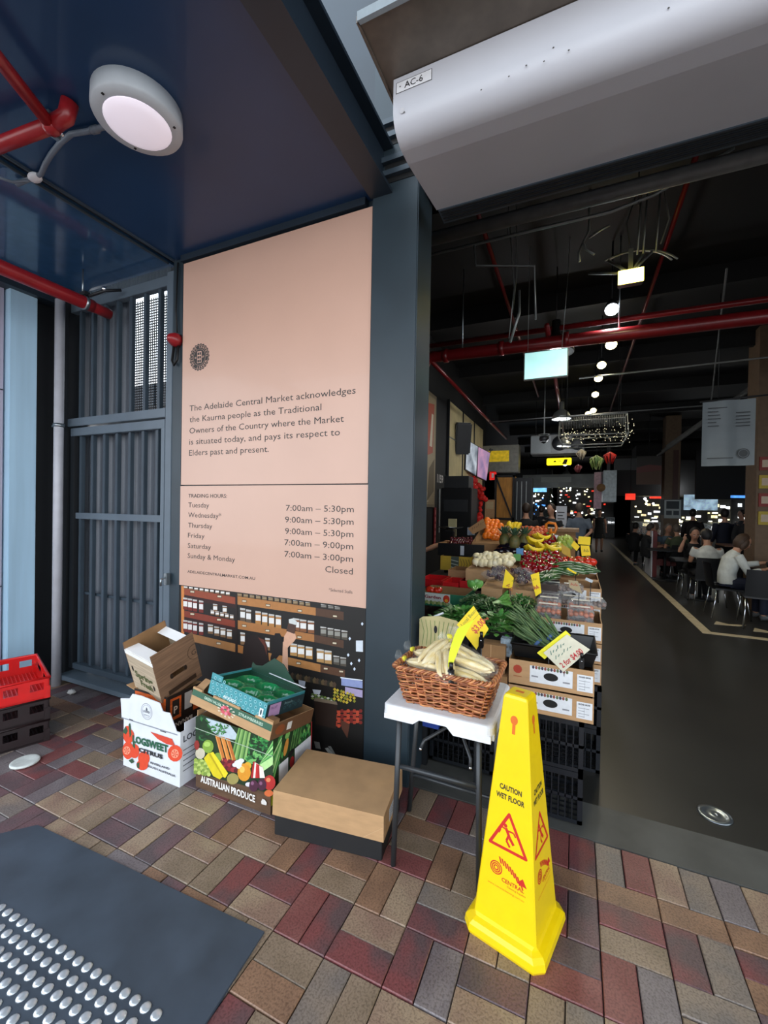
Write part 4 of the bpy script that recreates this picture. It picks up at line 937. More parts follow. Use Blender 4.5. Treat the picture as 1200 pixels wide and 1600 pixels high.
b.add(cl_+cr_, [(i, i+9, i+10, i+1) for i in range(8)], limem, True); b.add([v+Vector((0, .001, 0)) for v in cl_+cr_], [(i, i+1, i+10, i+9) for i in range(8)], limem, True)
b.build('paper', tl); clip(tl, (0.0, 0, -.005), s=1.5)
# ================================================================== the produce stall
blkp = mat('black_plastic', '#0d0e10', rough=.35, var=.1); blk2 = mat('crate_plastic', '#12161c', rough=.4, var=.1)
def milk_crate(loc, w_, d_, h_, label, m=blk2, group=None):
    r = thing('plastic_crate', label, 'crate', loc, group=group); b = MB()
    def side(o, u, L):
        o, u = Vector(o), Vector(u); nn = Vector((u.y, -u.x, 0))*.004
        def bar(s0, s1, z0, z1): a, c = o+u*s0, o+u*s1; b.hexa([a+Z*z0-nn, c+Z*z0-nn, c+Z*z0+nn, a+Z*z0+nn], [a+Z*z1-nn, c+Z*z1-nn, c+Z*z1+nn, a+Z*z1+nn], m)
        bar(0, L, 0, .02); bar(0, L, h_-.03, h_); bar(0, L, h_*.5-.008, h_*.5+.008); bar(0, .02, 0, h_); bar(L-.02, L, 0, h_)
        k = .02
        while k < L-.03: bar(k, k+.006, .02, h_-.03); k += .033
    side((0, 0, 0), (1, 0, 0), w_); side((w_, 0, 0), (0, 1, 0), d_); side((0, d_, 0), (1, 0, 0), w_); side((0, 0, 0), (0, 1, 0), d_)
    for i in range(8): b.box(.01, w_-.01, .02+i*(d_-.04)/7, .026+i*(d_-.04)/7, 0, .006, m)
    for i in range(8): b.box(.02+i*(w_-.04)/7, .026+i*(w_-.04)/7, .01, d_-.01, 0, .006, m)
    b.build('lattice_body', r); return r
z0 = .013
milk_crate((-.31, 2.40, z0), .365, .34, .265, 'lower black plastic crate under the front of the produce stall')
milk_crate((-.31, 2.40, z0+.268), .365, .34, .265, 'upper black plastic crate under the front of the produce stall')
for k in range(2): milk_crate((-.24, 2.92, z0+k*.268), .40, .36, .265, 'black plastic crate deeper under the produce stall, '+('lower' if k == 0 else 'upper')+' of two')
milk_crate((-.83, 2.62, z0), .40, .36, .265, 'black crate in shadow behind the folding table legs')
for k in range(3): milk_crate((-.20, 3.45+k*.6, z0), .38, .36, .265, 'black crate under the aisle edge of the stall, %s from the front' % ('third', 'fourth', 'fifth')[k])
# blue and plain things in the shade below the table
b = MB(); b.box(0, .10, 0, .30, 0, .30, P('#1c3a8c')); b.plane((0, -.001, 0), X, Z); b.rect(.02, .12, .08, .2, P('#aeb8cc'), 1); b.plane((.101, 0, 0), Y, Z); b.rect(.05, .1, .2, .22, P('#aeb8cc'), 1)
b.build('blue_carton', label='blue carton with a white label in the shade beside the pillar', cat='box', loc=(-.825, 2.45, .30))
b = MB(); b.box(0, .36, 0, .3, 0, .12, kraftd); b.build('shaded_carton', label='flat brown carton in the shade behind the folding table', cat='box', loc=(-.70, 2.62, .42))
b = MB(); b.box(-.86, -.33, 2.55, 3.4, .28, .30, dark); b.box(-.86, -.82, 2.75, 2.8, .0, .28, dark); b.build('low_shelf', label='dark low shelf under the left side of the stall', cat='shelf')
b = MB(); b.ball((0, 0, 0), (.045, .03, .03), chrome, 9, 6, fn=lambda a, c: 1+.15*math.sin(4*c+5*a)); b.build('foil_ball', label='crumpled silver foil lump behind the folding table legs', cat='litter', loc=(-.50, 2.50, .455))
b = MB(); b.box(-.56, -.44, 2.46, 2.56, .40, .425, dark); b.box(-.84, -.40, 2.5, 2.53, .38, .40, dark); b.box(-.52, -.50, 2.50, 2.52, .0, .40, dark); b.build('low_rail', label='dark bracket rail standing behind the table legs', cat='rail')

labm = P('#dcdfe2'); tray_meshes = {}
def tray(loc, w_, d_, h_, label, rz=0, art=True, m=kraft, group=None):
    key = (w_, d_, h_, art, m.name)
    if key not in tray_meshes:
        body = tub_mesh(w_, d_, h_, m, kraftd).mesh('body'); b = MB(); b.plane((0, -.0006, 0), X, Z)
        if art:
            b.ell(w_*.11, h_*.62, w_*.055, h_*.18, P('#a33a26'), 1, 10); b.rect(w_*.06, h_*.30, w_*.16, h_*.34, P('#a0603c'), 1)
            b.rect(w_*.26, h_*.18, w_*.76, h_*.86, labm, 1); b.ell(w_*.51, h_*.5, w_*.085, h_*.16, black, 3, 20); b.rect(w_*.81, h_*.14, w_*.985, h_*.80, labm, 1)
            for k in range(12): b.ell(w_*(.30+k*.036), h_*.80, w_*.016, h_*.07, P(['#3c3a4c', '#8c4a44', '#5c6a4a'][k % 3]), 2, 8)
            b.rect(w_*.28, h_*.40, w_*.36, h_*.46, P('#8a8c92'), 2); b.rect(w_*.65, h_*.34, w_*.73, h_*.40, P('#8a8c92'), 2)
            b.text('HUGHES GROVE', w_*.83, h_*.68, h_*.09, P('#33363c'), 2, .03, width=w_*.13)
            for k in range(4): b.rect(w_*.83, h_*(.22+k*.11), w_*(.90+.05*(k % 2)), h_*(.24+k*.11), P('#8c9096'), 2)
            b.rect(w_*.895, h_*.2, w_*.898, h_*.6, P('#8c9096'), 2)
        tray_meshes[key] = (body, b.mesh('printed_label') if art else None)
    body, pr_ = tray_meshes[key]
    r = thing('produce_tray', label, 'tray', loc, (0, 0, rz), group); inst('body', body, r)
    if pr_: inst('printed_label', pr_, r)
    return r
tray((-.315, 2.375, .552), .415, .37, .128, 'kraft produce tray right above the black crates, lower of the front pair')
r = tray((-.315, 2.375, .690), .415, .37, .128, 'kraft produce tray under the black tub, upper of the front pair')
b = MB(); b.box(.002, .413, .001, .006, -.011, -.002, black); b.build('gap_shadow_strip', r) if False else None
for k in range(3): tray((-.255, 2.93, .552+k*.128), .415, .36, .122, 'kraft tray under the punnets, %s of three' % ('lowest', 'middle', 'top')[k])
for k in range(4): tray((-.235, 3.48, .56+k*.125), .415, .36, .118, 'kraft tray under the cucumbers on the aisle edge, %s of four' % ('lowest', 'second', 'third', 'top')[k])
for k in range(2): tray((-.23, 4.02, .80+k*.125), .415, .36, .118, 'kraft tray below the tomatoes on the aisle edge, %s of two' % ('lower', 'upper')[k])
tray((-.22, 4.55, .95), .415, .36, .118, 'kraft tray below the melons at the far aisle edge')
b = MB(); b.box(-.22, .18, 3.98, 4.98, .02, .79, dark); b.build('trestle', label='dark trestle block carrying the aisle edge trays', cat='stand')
b = MB(); b.box(-.22, .18, 4.5, 4.98, .795, .945, dark); b.build('riser', label='dark riser block below the far melon tray', cat='stand')
# black tub on the front trays
tbx = thing('black_tub', 'shallow black plastic tub of asparagus bunches at the front corner', 'tub', (-.31, 2.40, .822)); b = MB()
def tubshape(b, w_, d_, h_, m, lip=.012, tp=.02):
    lo = [(tp, tp, 0), (w_-tp, tp, 0), (w_-tp, d_-tp, 0), (tp, d_-tp, 0)]; hi = [(0, 0, h_), (w_, 0, h_), (w_, d_, h_), (0, d_, h_)]
    ins = .004
    b.add(lo+hi, [(3,2,1,0),(0,1,5,4),(1,2,6,5),(2,3,7,6),(3,0,4,7)], m)
    lo2 = [(tp+ins, tp+ins, ins), (w_-tp-ins, tp+ins, ins), (w_-tp-ins, d_-tp-ins, ins), (tp+ins, d_-tp-ins, ins)]; hi2 = [(ins, ins, h_), (w_-ins, ins, h_), (w_-ins, d_-ins, h_), (ins, d_-ins, h_)]
    b.add(lo2+hi2, [(0,1,2,3),(4,5,1,0),(5,6,2,1),(6,7,3,2),(7,4,0,3)], m)
    b.tube([(0, 0, h_), (w_, 0, h_), (w_, d_, h_), (0, d_, h_)], lip*.55, m, seg=8, closed=True)
tubshape(b, .42, .34, .075, blkp); b.build('shell', tbx)
# ---- fruit and vegetable kinds
org_m = mat('orange_skin', '#e8761a', rough=.4, var=.12, scale=30, bump=.1); on_m = mat('turnip_skin', '#d8c998', rough=.5, var=.12, scale=15, var2='#ece4c8')
cap_m = mat('red_capsicum', '#860e15', rough=.15, var=.2, coat=.6); tom_m = mat('tomato', '#c8301c', rough=.2, var=.12, coat=.4); ban_m = mat('banana_skin', '#e2c41e', rough=.45, var=.12, scale=18)
grn_m = mat('stalk_green', '#4c7a2e', rough=.5, var=.2); egg_m = mat('aubergine_skin', '#120b16', rough=.12, var=.1, coat=.6); nec_m = mat('nectarine_skin', '#b33a28', rough=.4, var=.35, scale=12, var2='#d8783a')
lem_m = mat('lemon_skin', '#e4c420', rough=.4, var=.08); pear_m = mat('pear_skin', '#7f9a3a', rough=.4, var=.15, var2='#a8b84c'); cuc_m = mat('cucumber_skin', '#1f3a1c', rough=.3, var=.3, var2='#3f6a34')
pap_m = mat('papaya_skin', '#c9b02a', rough=.4, var=.25, scale=9, var2='#8a9a34'); dk_m = mat('cherry_skin', '#4c0c14', rough=.15, var=.2, coat=.5)
def kmesh(f): b = MB(); f(b); return b
K = {}
K['orange'] = [('flesh', kmesh(lambda b: b.ball((0, 0, 0), .038, org_m, 14, 10)).mesh('orange')), ('stem_dot', kmesh(lambda b: b.ball((0, 0, .037), (.005, .005, .002), grn_m, 6, 4)).mesh('stem_dot'))]
K['turnip'] = [('root', kmesh(lambda b: b.ball((0, 0, 0), (.04, .04, .034), on_m, 12, 8, fn=lambda a, c: 1+.03*math.sin(3*c))).mesh('turnip')), ('tip', kmesh(lambda b: b.tube([(0, 0, -.033), (.004, 0, -.045)], [.006, .001], on_m, 5)).mesh('tip'))]
K['capsicum'] = [('flesh', kmesh(lambda b: b.ball((0, 0, 0), (.04, .04, .045), cap_m, 16, 9, fn=lambda a, c: (1+.10*math.cos(4*c))*(1-.15*(1-math.cos(a))*.3))).mesh('capsicum')), ('stem', kmesh(lambda b: b.tube([(0, 0, .036), (.004, 0, .05), (.012, 0, .06)], [.009, .006, .005], grn_m, 7)).mesh('stem'))]
K['tomato'] = [('flesh', kmesh(lambda b: b.ball((0, 0, 0), (.036, .036, .03), tom_m, 12, 8)).mesh('tomato')), ('calyx', kmesh(lambda b: [b.add([(0, 0, .031), (.02*math.cos(a-.2), .02*math.sin(a-.2), .028), (.024*math.cos(a), .024*math.sin(a), .027), (.02*math.cos(a+.2), .02*math.sin(a+.2), .028)], [(0, 1, 2, 3)], grn_m) for a in (0, 1.25, 2.5, 3.75, 5)]).mesh('calyx'))]
K['nectarine'] = [('flesh', kmesh(lambda b: b.ball((0, 0, 0), (.034, .034, .033), nec_m, 12, 8)).mesh('nectarine'))]
K['lemon'] = [('flesh', kmesh(lambda b: b.lathe([(0, -.045), (.006, -.041), (.022, -.028), (.029, 0), (.022, .028), (.007, .042), (0, .047)], lem_m, 12)).mesh('lemon'))]
K['pear'] = [('flesh', kmesh(lambda b: b.lathe([(0, -.04), (.022, -.037), (.036, -.018), (.036, 0), (.024, .026), (.014, .044), (0, .052)], pear_m, 12)).mesh('pear')), ('stem', kmesh(lambda b: b.tube([(0, 0, .05), (.004, 0, .065)], .002, kraftd, 5)).mesh('stem'))]
K['papaya'] = [('flesh', kmesh(lambda b: b.lathe([(0, -.085), (.025, -.078), (.046, -.04), (.045, .0), (.03, .05), (.014, .085), (0, .092)], pap_m, 14)).mesh('papaya'))]
K['aubergine'] = [('flesh', kmesh(lambda b: b.lathe([(0, -.09), (.026, -.082), (.042, -.045), (.036, 0), (.024, .05), (.018, .075), (0, .08)], egg_m, 14)).mesh('aubergine')), ('calyx', kmesh(lambda b: (b.lathe([(.021, .062), (.02, .078), (.007, .084), (.006, .10), (0, .101)], grn_m, 8))).mesh('calyx'))]
K['cucumber'] = [('flesh', kmesh(lambda b: (b.tube([(0, 0, -.12), (0, .002, -.112), (0, .006, -.06), (0, .008, 0), (0, .006, .06), (0, .001, .11), (0, 0, .12)], [.002, .014, .021, .023, .021, .013, .003], cuc_m, 10))).mesh('cucumber')), ('pale_stripe', kmesh(lambda b: [b.tube([(.0235*math.cos(a)*.9, .005+.0225*math.sin(a)*.9, -.08), (.0235*math.cos(a), .008+.0235*math.sin(a), 0), (.0235*math.cos(a)*.9, .005+.0225*math.sin(a)*.9, .08)], .0025, P('#c3cdb2'), 5) for a in (0, 1.57, 3.14, 4.71)]).mesh('pale_stripe'))]
def ban(b):
    pts = [(.10*math.sin(t)-.0, 0, .10*(1-math.cos(t))) for t in [(-.9+1.8*i/8) for i in range(9)]]
    b.tube(pts, [.006, .013, .017, .0185, .019, .0185, .017, .012, .005], ban_m, 7)
K['banana'] = [('peel', kmesh(ban).mesh('banana')), ('tip', kmesh(lambda b: b.tube([(.078, 0, .036), (.086, 0, .045)], [.006, .004], kraftd, 6)).mesh('tip'))]
def place(kind, loc, rot, label, cat, group, s=1):
    r = thing(kind, label, cat, loc, rot, group); r.scale = (s,)*3
    for nm, me in K[kind]: inst(nm, me, r)
    return r
hr = random.Random(11)
def heap(kind, label, cat, group, px0, px1, pyt, pyb, Yf, Yb, nx, ny, s=1, lie=False, jit=.3, tiltz=None, skew=0, keep=None):
    """a sloping heap whose face runs from (Yf, low) to (Yb, high)"""
    for j in range(ny):
        for i in range(nx):
            u = (i+.5+(.25 if j % 2 else -.25))/nx; v = (j+.5)/ny
            if keep and not keep(u, v): continue
            px = px0+(px1-px0)*(u+hr.uniform(-jit, jit)/nx); py = pyb+(pyt-pyb)*v+hr.uniform(-jit, jit)*(pyt-pyb)/ny+skew*(u-.5)
            p = onY(px, py, Yf+(Yb-Yf)*v)
            rot = (hr.uniform(-.8, .8), hr.uniform(-.8, .8), hr.uniform(0, 6)) if not lie else (PI/2+hr.uniform(-.2, .2), hr.uniform(-.2, .2), (tiltz or 0)+hr.uniform(-.35, .35))
            rows = ['bottom', 'top'] if ny == 2 else ['bottom', 'middle', 'top'] if ny == 3 else ['only'] if ny == 1 else ['bottom', 'second', 'middle', 'fourth', 'top']
            lb = '%s, %s row, %s from left' % (label, rows[j], ['first', 'second', 'third', 'fourth', 'fifth', 'sixth', 'seventh', 'eighth', 'ninth'][i])
            place(kind, p, rot, lb, cat, group, s*hr.uniform(.92, 1.06))
def slope(name, x0, x1, Yf, Yb, zf, zb, m, label, h=.12, floor_=True):     # box with sloping bed under a heap
    o = Vector(((x0+x1)/2, Yf, zf-h)); b = MB(); v = lambda x, y, z: Vector((x, y, z))-o
    b.hexa([v(x0, Yf, zf-h), v(x1, Yf, zf-h), v(x1, Yb, zf-h), v(x0, Yb, zf-h)], [v(x0, Yf, zf-.02), v(x1, Yf, zf-.02), v(x1, Yb, zb-.035), v(x0, Yb, zb-.035)], m)
    return b.build(name, label=label, cat='tray', loc=o)
def zat(px, py, Y_): return onY(px, py, Y_).z
def heap_bed(name, px0, px1, pyt, pyb, Yf, Yb, m, label, base=None):
    a, c = onY(px0, pyb, Yf), onY(px1, pyb, Yf); d, e = onY(px0, pyt, Yb), onY(px1, pyt, Yb)
    slope(name, min(a.x, d.x), max(c.x, e.x), Yf-.03, Yb+.04, a.z-.01, d.z-.03, m, label, h=(a.z-.01-base) if base else .12)

heap('cucumber', 'dark ridged cucumber lying in the aisle edge tray', 'cucumber', 'cucumbers in the aisle edge tray', 876, 924, 880, 897, 3.5, 3.8, 4, 3, .74, True, tiltz=1.2)
heap('cucumber', 'dark striped zucchini in the brown tray', 'zucchini', 'zucchini in the brown tray', 846, 872, 893, 906, 3.35, 3.6, 5, 2, .8, True, tiltz=-.2, jit=.1)
heap_bed('zucchini_tray', 843, 872, 892, 905, 3.3, 3.6, mat('dark_tray', '#2c1c16'), 'dark brown tray of striped zucchini in the middle of the stall')
heap('capsicum', 'glossy dark red capsicum in the big middle heap', 'capsicum', 'capsicums in the big middle heap', 818, 874, 864, 893, 3.7, 4.15, 7, 5, .95)
heap_bed('capsicum_tray', 816, 874, 864, 895, 3.68, 4.2, kraftd, 'brown tray under the big heap of red capsicums')
heap('tomato', 'red truss tomato on the aisle edge tray', 'tomato', 'tomatoes on the aisle edge', 878, 926, 872, 884, 4.02, 4.3, 6, 3, 1.0)
heap('turnip', 'pale cream turnip in the wooden tray', 'turnip', 'pale turnips in the wooden tray', 744, 800, 866, 882, 3.75, 4.0, 8, 3, 1.0)
heap_bed('turnip_tray', 742, 802, 868, 884, 3.72, 4.05, kraft, 'wooden coloured tray of pale turnips')
heap('aubergine', 'glossy black aubergine below the pineapples', 'aubergine', 'aubergines below the pineapples', 780, 826, 850, 864, 4.15, 4.35, 4, 2, .9, True, tiltz=1.3)
heap('orange', 'orange in the heap beside the brown ticket', 'orange', 'oranges in the back heap', 758, 782, 812, 842, 4.55, 4.95, 4, 5, 1.0, skew=4)
heap_bed('orange_tray', 754, 784, 812, 844, 4.5, 5.0, kraftd, 'brown tray under the heap of oranges')
heap('nectarine', 'red and orange nectarine in the far left row', 'nectarine', 'nectarines in the far row', 812, 852, 824, 836, 5.3, 5.7, 8, 3, 1.1)
heap_bed('nectarine_tray', 810, 854, 825, 838, 5.28, 5.75, kraftd, 'brown tray of nectarines at the far end')
heap('capsicum', 'bright red capsicum behind the bananas', 'capsicum', 'capsicums behind the bananas', 849, 866, 838, 851, 4.75, 5.0, 4, 3, .95)
heap_bed('red_capsicum_tray', 848, 867, 838, 852, 4.7, 5.05, kraftd, 'brown box under the capsicums behind the bananas', base=.832)
heap_bed('lemon_tray', 788, 813, 821, 830, 5.1, 5.25, kraftd, 'brown box under the lemons behind the pineapples', base=.832)
heap('pear', 'green pear in the heap at the far aisle corner', 'pear', 'green pears at the far aisle corner', 874, 892, 842, 854, 4.62, 4.85, 4, 3, 1.15)
heap('papaya', 'yellow green papaya right of the bananas', 'papaya', 'papayas right of the bananas', 864, 876, 850, 862, 4.3, 4.45, 3, 2, .8, True, tiltz=.3)
heap('lemon', 'yellow lemon behind the pineapples', 'lemon', 'lemons behind the pineapples', 790, 812, 819, 828, 5.1, 5.3, 4, 2, 1.2)
# bananas in hands
for hnd, (px, py, Y_, ang) in enumerate([(832, 848, 4.35, .2), (848, 857, 4.25, -.1), (845, 842, 4.5, .4), (860, 860, 4.2, -.2), (832, 861, 4.2, .1)]):
    c0 = onY(px, py, Y_)
    for k in range(4):
        place('banana', c0+Vector((.0+.012*k, -.02*k, .006*k)), (-.9+.18*k, .15, ang+.10*k), 'yellow banana, %s in the %s hand of bananas' % (['frontmost', 'second', 'third', 'rearmost'][k], ['upper left', 'middle', 'upper right', 'lower right', 'lower left'][hnd]), 'banana', 'bananas in the middle of the stall', 1.05)
# pineapples
pinm = mat('pineapple_skin', '#6a5a2c', rough=.6, var=.4, scale=30, var2='#3c4a26'); lfm = mat('pineapple_leaf', '#3f5c46', rough=.5, var=.2)
for k, (px, py, Y_) in enumerate([(789, 846, 4.35), (804, 849, 4.3), (819, 847, 4.35)]):
    c0 = onY(px, py, Y_); r = thing('pineapple', ['pineapple with a grey green crown nearest the oranges', 'middle one of the three pineapples', 'pineapple with a spiky crown beside the bananas'][k], 'pineapple', c0, (.1*(k-1), .08*(k-1), k))
    b = MB(); b.ball((0, 0, .0), (.055, .055, .085), pinm, 20, 16, fn=lambda a, c: 1+.05*math.cos(10*c+0*a)*math.cos(12*a)); b.build('fruit', r)
    b = MB(); rr_ = random.Random(k)
    for i in range(26):
        a = i*2.4; el = .25+.045*i; L = .17-.003*i; d = Vector((math.cos(a)*math.cos(el), math.sin(a)*math.cos(el), math.sin(el))); sd = Vector((-math.sin(a), math.cos(a), 0))*.014
        o_ = Vector((0, 0, .07)); m1 = o_+d*L*.55; tip = o_+d*L+Vector((0, 0, -.012))
        b.add([o_-sd, o_+sd, m1+sd*.8, tip, m1-sd*.8], [(0, 1, 2, 4), (4, 2, 3)], lfm)
    b.build('crown', r)
# ---- leafy bunches
lf1 = mat('leaf_green', '#2f6a2c', rough=.45, var=.35, scale=20, var2='#4f8f3c'); lf2 = mat('leaf_dark', '#1f4f24', rough=.5, var=.3, scale=20, var2='#3a7434'); lf3 = mat('leaf_bright', '#3f7a34', rough=.4, var=.25, scale=9, var2='#6fa04c'); stk = mat('pale_stalk', '#b9cf96', rough=.45, var=.15)
def bunch(kind, label, cat, c0, R, H, n, L, Wd, mats_, seed, stalks=True, grp=None, curl=.5):
    r = thing(kind, label, cat, c0, (0, 0, seed), grp); rr_ = random.Random(seed); b = MB()
    for i in range(n):
        a = rr_.uniform(0, 2*PI); q_ = rr_.random()**.6; x, y = R*q_*math.cos(a), R*q_*math.sin(a); z_ = H*(1-.5*q_*q_)*rr_.uniform(.7, 1)
        d = Vector((math.cos(a)*(.4+q_), math.sin(a)*(.4+q_), rr_.uniform(-.2, .8))).normalized(); sd = d.cross(Z).normalized()*Wd*rr_.uniform(.7, 1.1); up = sd.cross(d).normalized()
        o_ = Vector((x, y, z_)); l_ = L*rr_.uniform(.6, 1.1)
        vs = [o_, o_+d*l_*.35+sd, o_+d*l_*.75+sd*.8-up*l_*.1*curl, o_+d*l_-up*l_*.35*curl, o_+d*l_*.75-sd*.8-up*l_*.1*curl, o_+d*l_*.35-sd, o_+d*l_*.5+up*l_*.08]
        b.add(vs, [(0, 1, 6), (1, 2, 6), (2, 3, 6), (3, 4, 6), (4, 5, 6), (5, 0, 6)], rr_.choice(mats_), True)
    b.build('leaves', r)
    if stalks:
        b = MB()
        for i in range(14): a = i*2.4; q_ = R*.35*(i/14); b.tube([(q_*.4*math.cos(a), q_*.4*math.sin(a), -.10), (q_*math.cos(a), q_*math.sin(a), H*.2), (q_*2*math.cos(a), q_*2*math.sin(a), H*.85)], .004, stk, 5)
        b.build('stalks', r)
    return r
for k, (px, py, Y_, R, n, L, ms, lb, kd) in enumerate([
    (694, 975, 2.62, .14, 190, .06, [lf1, lf2], 'leafy green basil bunch behind the wicker basket, farthest left', 'herb_bunch'),
    (722, 962, 2.75, .14, 170, .07, [lf1, lf3], 'broad leaved bunch right of the basil, above the ticket', 'leafy_bunch'),
    (712, 958, 2.95, .12, 130, .06, [lf2, lf1], 'dark herb bunch in front of the green fruit carton', 'herb_bunch'),
    (780, 972, 2.66, .13, 150, .07, [lf1, lf3], 'bright green celery leaf bunch over the black bucket', 'celery_bunch'),
    (775, 945, 3.0, .16, 320, .035, [lf2], 'dense dark curly parsley bunch, left of the tall ticket', 'parsley_bunch'),
    (812, 940, 3.05, .12, 240, .035, [lf2, lf1], 'curly parsley bunch nearest the punnets', 'parsley_bunch'),
    (748, 938, 3.15, .13, 220, .04, [lf2], 'dark parsley bunch in the middle of the greens', 'parsley_bunch')]):
    bunch(kd, lb, 'greens', onY(px, py, Y_)-Vector((0, 0, .09)), R, .13, int(n*1.8), L*.85, L*.27, ms, k+1)
b = MB()                                                   # two heads of bok choy
for k, (px, py, Y_) in enumerate([(742, 922, 3.0), (770, 942, 2.85)]):
    r = thing('bok_choy', ['round headed pale green lettuce among the dark herbs', 'bok choy with pale ribs lying across the herbs'][k], 'greens', onY(px, py, Y_), (0, 0, .3))
    b = MB()
    for i in range(12):
        a = i*2.4; q_ = .3+.06*i; d = Vector((1, .35*math.cos(a), .3+.25*math.sin(a))).normalized() if k else Vector((math.cos(a)*q_, math.sin(a)*q_, .6)).normalized()
        sd = d.cross(Vector((.1, .9, .2)) if not k else Vector((0, math.cos(a), math.sin(a)))).normalized()*.017; L = .12 if k else .075; n_2 = d.cross(sd).normalized()
        vs = []
        for t_, w2 in ((0, .3), (.35, .45), (.65, 1.2), (.9, 1.0), (1.05, .3)): p_ = d*L*t_-n_2*.03*t_*t_; vs += [p_-sd*w2, p_+n_2*.01, p_+sd*w2]
        b.add(vs, [(3*i_+j_, 3*i_+j_+1, 3*i_+j_+4, 3*i_+j_+3) for i_ in range(4) for j_ in range(2)], lf3, True); b.tube([(0, 0, 0), d*L*.6], [.008, .003], stk, 5)
    b.build('leaves', r)
# buckets and boxes below the greens
def bucket(loc, w_, d_, h_, label, m=blkp): r = thing('black_bucket', label, 'bucket', loc); b = MB(); tubshape(b, w_, d_, h_, m); b.build('shell', r)
bucket((-.56, 2.53, .55), .24, .26, .36, 'square black bucket holding the celery leaves behind the basket'); bucket((-.84, 2.58, .50), .26, .3, .36, 'square black bucket holding the basil, beside the pillar')
bucket((-.60, 2.86, .58), .34, .34, .36, 'wide black bucket of parsley in the middle'); 
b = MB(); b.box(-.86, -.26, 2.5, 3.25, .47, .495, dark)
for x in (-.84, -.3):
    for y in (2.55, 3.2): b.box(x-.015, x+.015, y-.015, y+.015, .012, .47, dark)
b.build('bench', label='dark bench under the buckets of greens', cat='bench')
r = thing('white_bin', 'grey white plastic bin with a folded lid beside the pillar', 'bin', (-.85, 2.44, .50)); b = MB(); tubshape(b, .13, .10, .43, P('#8c9096')); b.tube([(0, .0, .43), (.14, .02, .50)], .006, wcard); b.build('shell', r)
b = MB(); leafp = mat('leaf_print_card', '#b3a877', rough=.7, var=.1); arc = [(-.12, 0), (.12, 0), (.14, .16), (.10, .185), (.0, .20), (-.10, .185), (-.12, .17)]
T = Matrix.Translation((-.71, 2.38, .80)) @ Matrix.Rotation(PI/2, 4, 'X'); b.prism(arc, 0, .006, leafp, T=T)
b.plane((-.71, 2.3735, .80), X, Z)
for k in range(8): b.line([(-.1+k*.025, .02), (-.09+k*.022, .10), (-.11+k*.028, .17)], .003, P('#5c7a3c'), 1)
b.ell(-.02, .12, .010, .022, black, 2); b.build('leaf_print_carton', label='beige carton flap with green leaf line print behind the basket', cat='box')
b = MB(); b.box(0, .13, 0, .10, 0, .15, kraftd); b.box(.05, .055, -.002, .0, 0, .15, kraft); b.build('small_carton', label='small tan carton right of the basket beside the tub', cat='box', loc=(-.47, 2.40, .72))
b = MB(); b.box(0, .06, 0, .05, 0, .1, film('cloudy_plastic', '#9fb0bc', .7)); b.build('plastic_pack', label='cloudy plastic pack wedged left of the black tub', cat='pack', loc=(-.372, 2.45, .80))
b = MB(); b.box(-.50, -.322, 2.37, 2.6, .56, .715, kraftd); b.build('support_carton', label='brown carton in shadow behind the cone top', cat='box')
# asparagus bunches in the tub
asp = mat('asparagus', '#3c5a34', rough=.5, var=.3, scale=20, var2='#6a8250'); blband = P('#4a6a9a')
for k, (x, y, z_, rz) in enumerate([(-.22, 2.54, .90, .5), (-.15, 2.60, .93, .35), (-.23, 2.64, .95, .8), (-.09, 2.58, .91, .2), (-.16, 2.52, .885, .65)]):
    r = thing('asparagus_bunch', 'thin green asparagus bunch in the black tub, '+['front left', 'upper middle', 'back left, highest', 'right one beside the ticket', 'lowest, by the front lip'][k], 'asparagus', (x, y, z_), (.15, -.5, rz+2.2), 'asparagus bunches in the black tub')
    b = MB(); rr_ = random.Random(k)
    for i in range(22):
        a, q_ = rr_.uniform(0, 6.3), .028*rr_.random()**.5; o_ = Vector((0, q_*math.cos(a), q_*math.sin(a)))
        b.tube([o_+Vector((-.11, o_.y*.5, o_.z*.5)), o_, o_+Vector((.10, o_.y, o_.z)), o_+Vector((.13+.02*rr_.random(), o_.y*1.3, o_.z*1.3))], [.0045, .0045, .0055, .001], asp, 5)
    b.build('spears', r); b = MB(); T = Matrix.Rotation(PI/2, 4, 'Y'); b.lathe([(.034, -.06), (.034, -.045)], blband, 10, T=T); b.build('band', r)
# punnets with clear lids
clr = film('punnet_film', '#e4e8ea', .10, .08); mush = mat('sweet_orange_slices', '#c4622c', rough=.4, var=.3, var2='#e0b48a')
pun_m = {}
def punnet(loc, rz, label, group, col, s=1, stripe=None):
    key = (col, stripe)
    if key not in pun_m:
        fm = mat('food_'+col[1:], col, rough=.4, var=.3); b = MB(); rr_ = random.Random(3)
        for i in range(10): b.ball((.022+.028*(i % 5), .022+.036*(i//5), .022+.004*(i % 3)), (.017, .018, .016), fm, 7, 5)
        c = MB(); c.hexa([(.006, .006, 0), (.144, .006, 0), (.144, .094, 0), (.006, .094, 0)], [(0, 0, .045), (.15, 0, .045), (.15, .1, .045), (0, .1, .045)], clr); c.hexa([(0, 0, .046), (.15, 0, .046), (.15, .1, .046), (0, .1, .046)], [(.012, .012, .062), (.138, .012, .062), (.138, .088, .062), (.012, .088, .062)], clr)
        for x in (.0, .05, .10): c.box(x+.02, x+.03, .012, .088, .0625, .066, clr)
        d = MB(); d.box(.02, .13, .03, .07, .0665, .0672, P(stripe or '#e6e2da')); 
        pun_m[key] = (b.mesh('contents'), c.mesh('clear_shell'), d.mesh('paper_label'))
    r = thing('punnet', label, 'punnet', loc, (0, 0, rz), group); r.scale = (s,)*3
    for nm, me in zip(('contents', 'clear_shell', 'paper_label'), pun_m[key]): inst(nm, me, r)
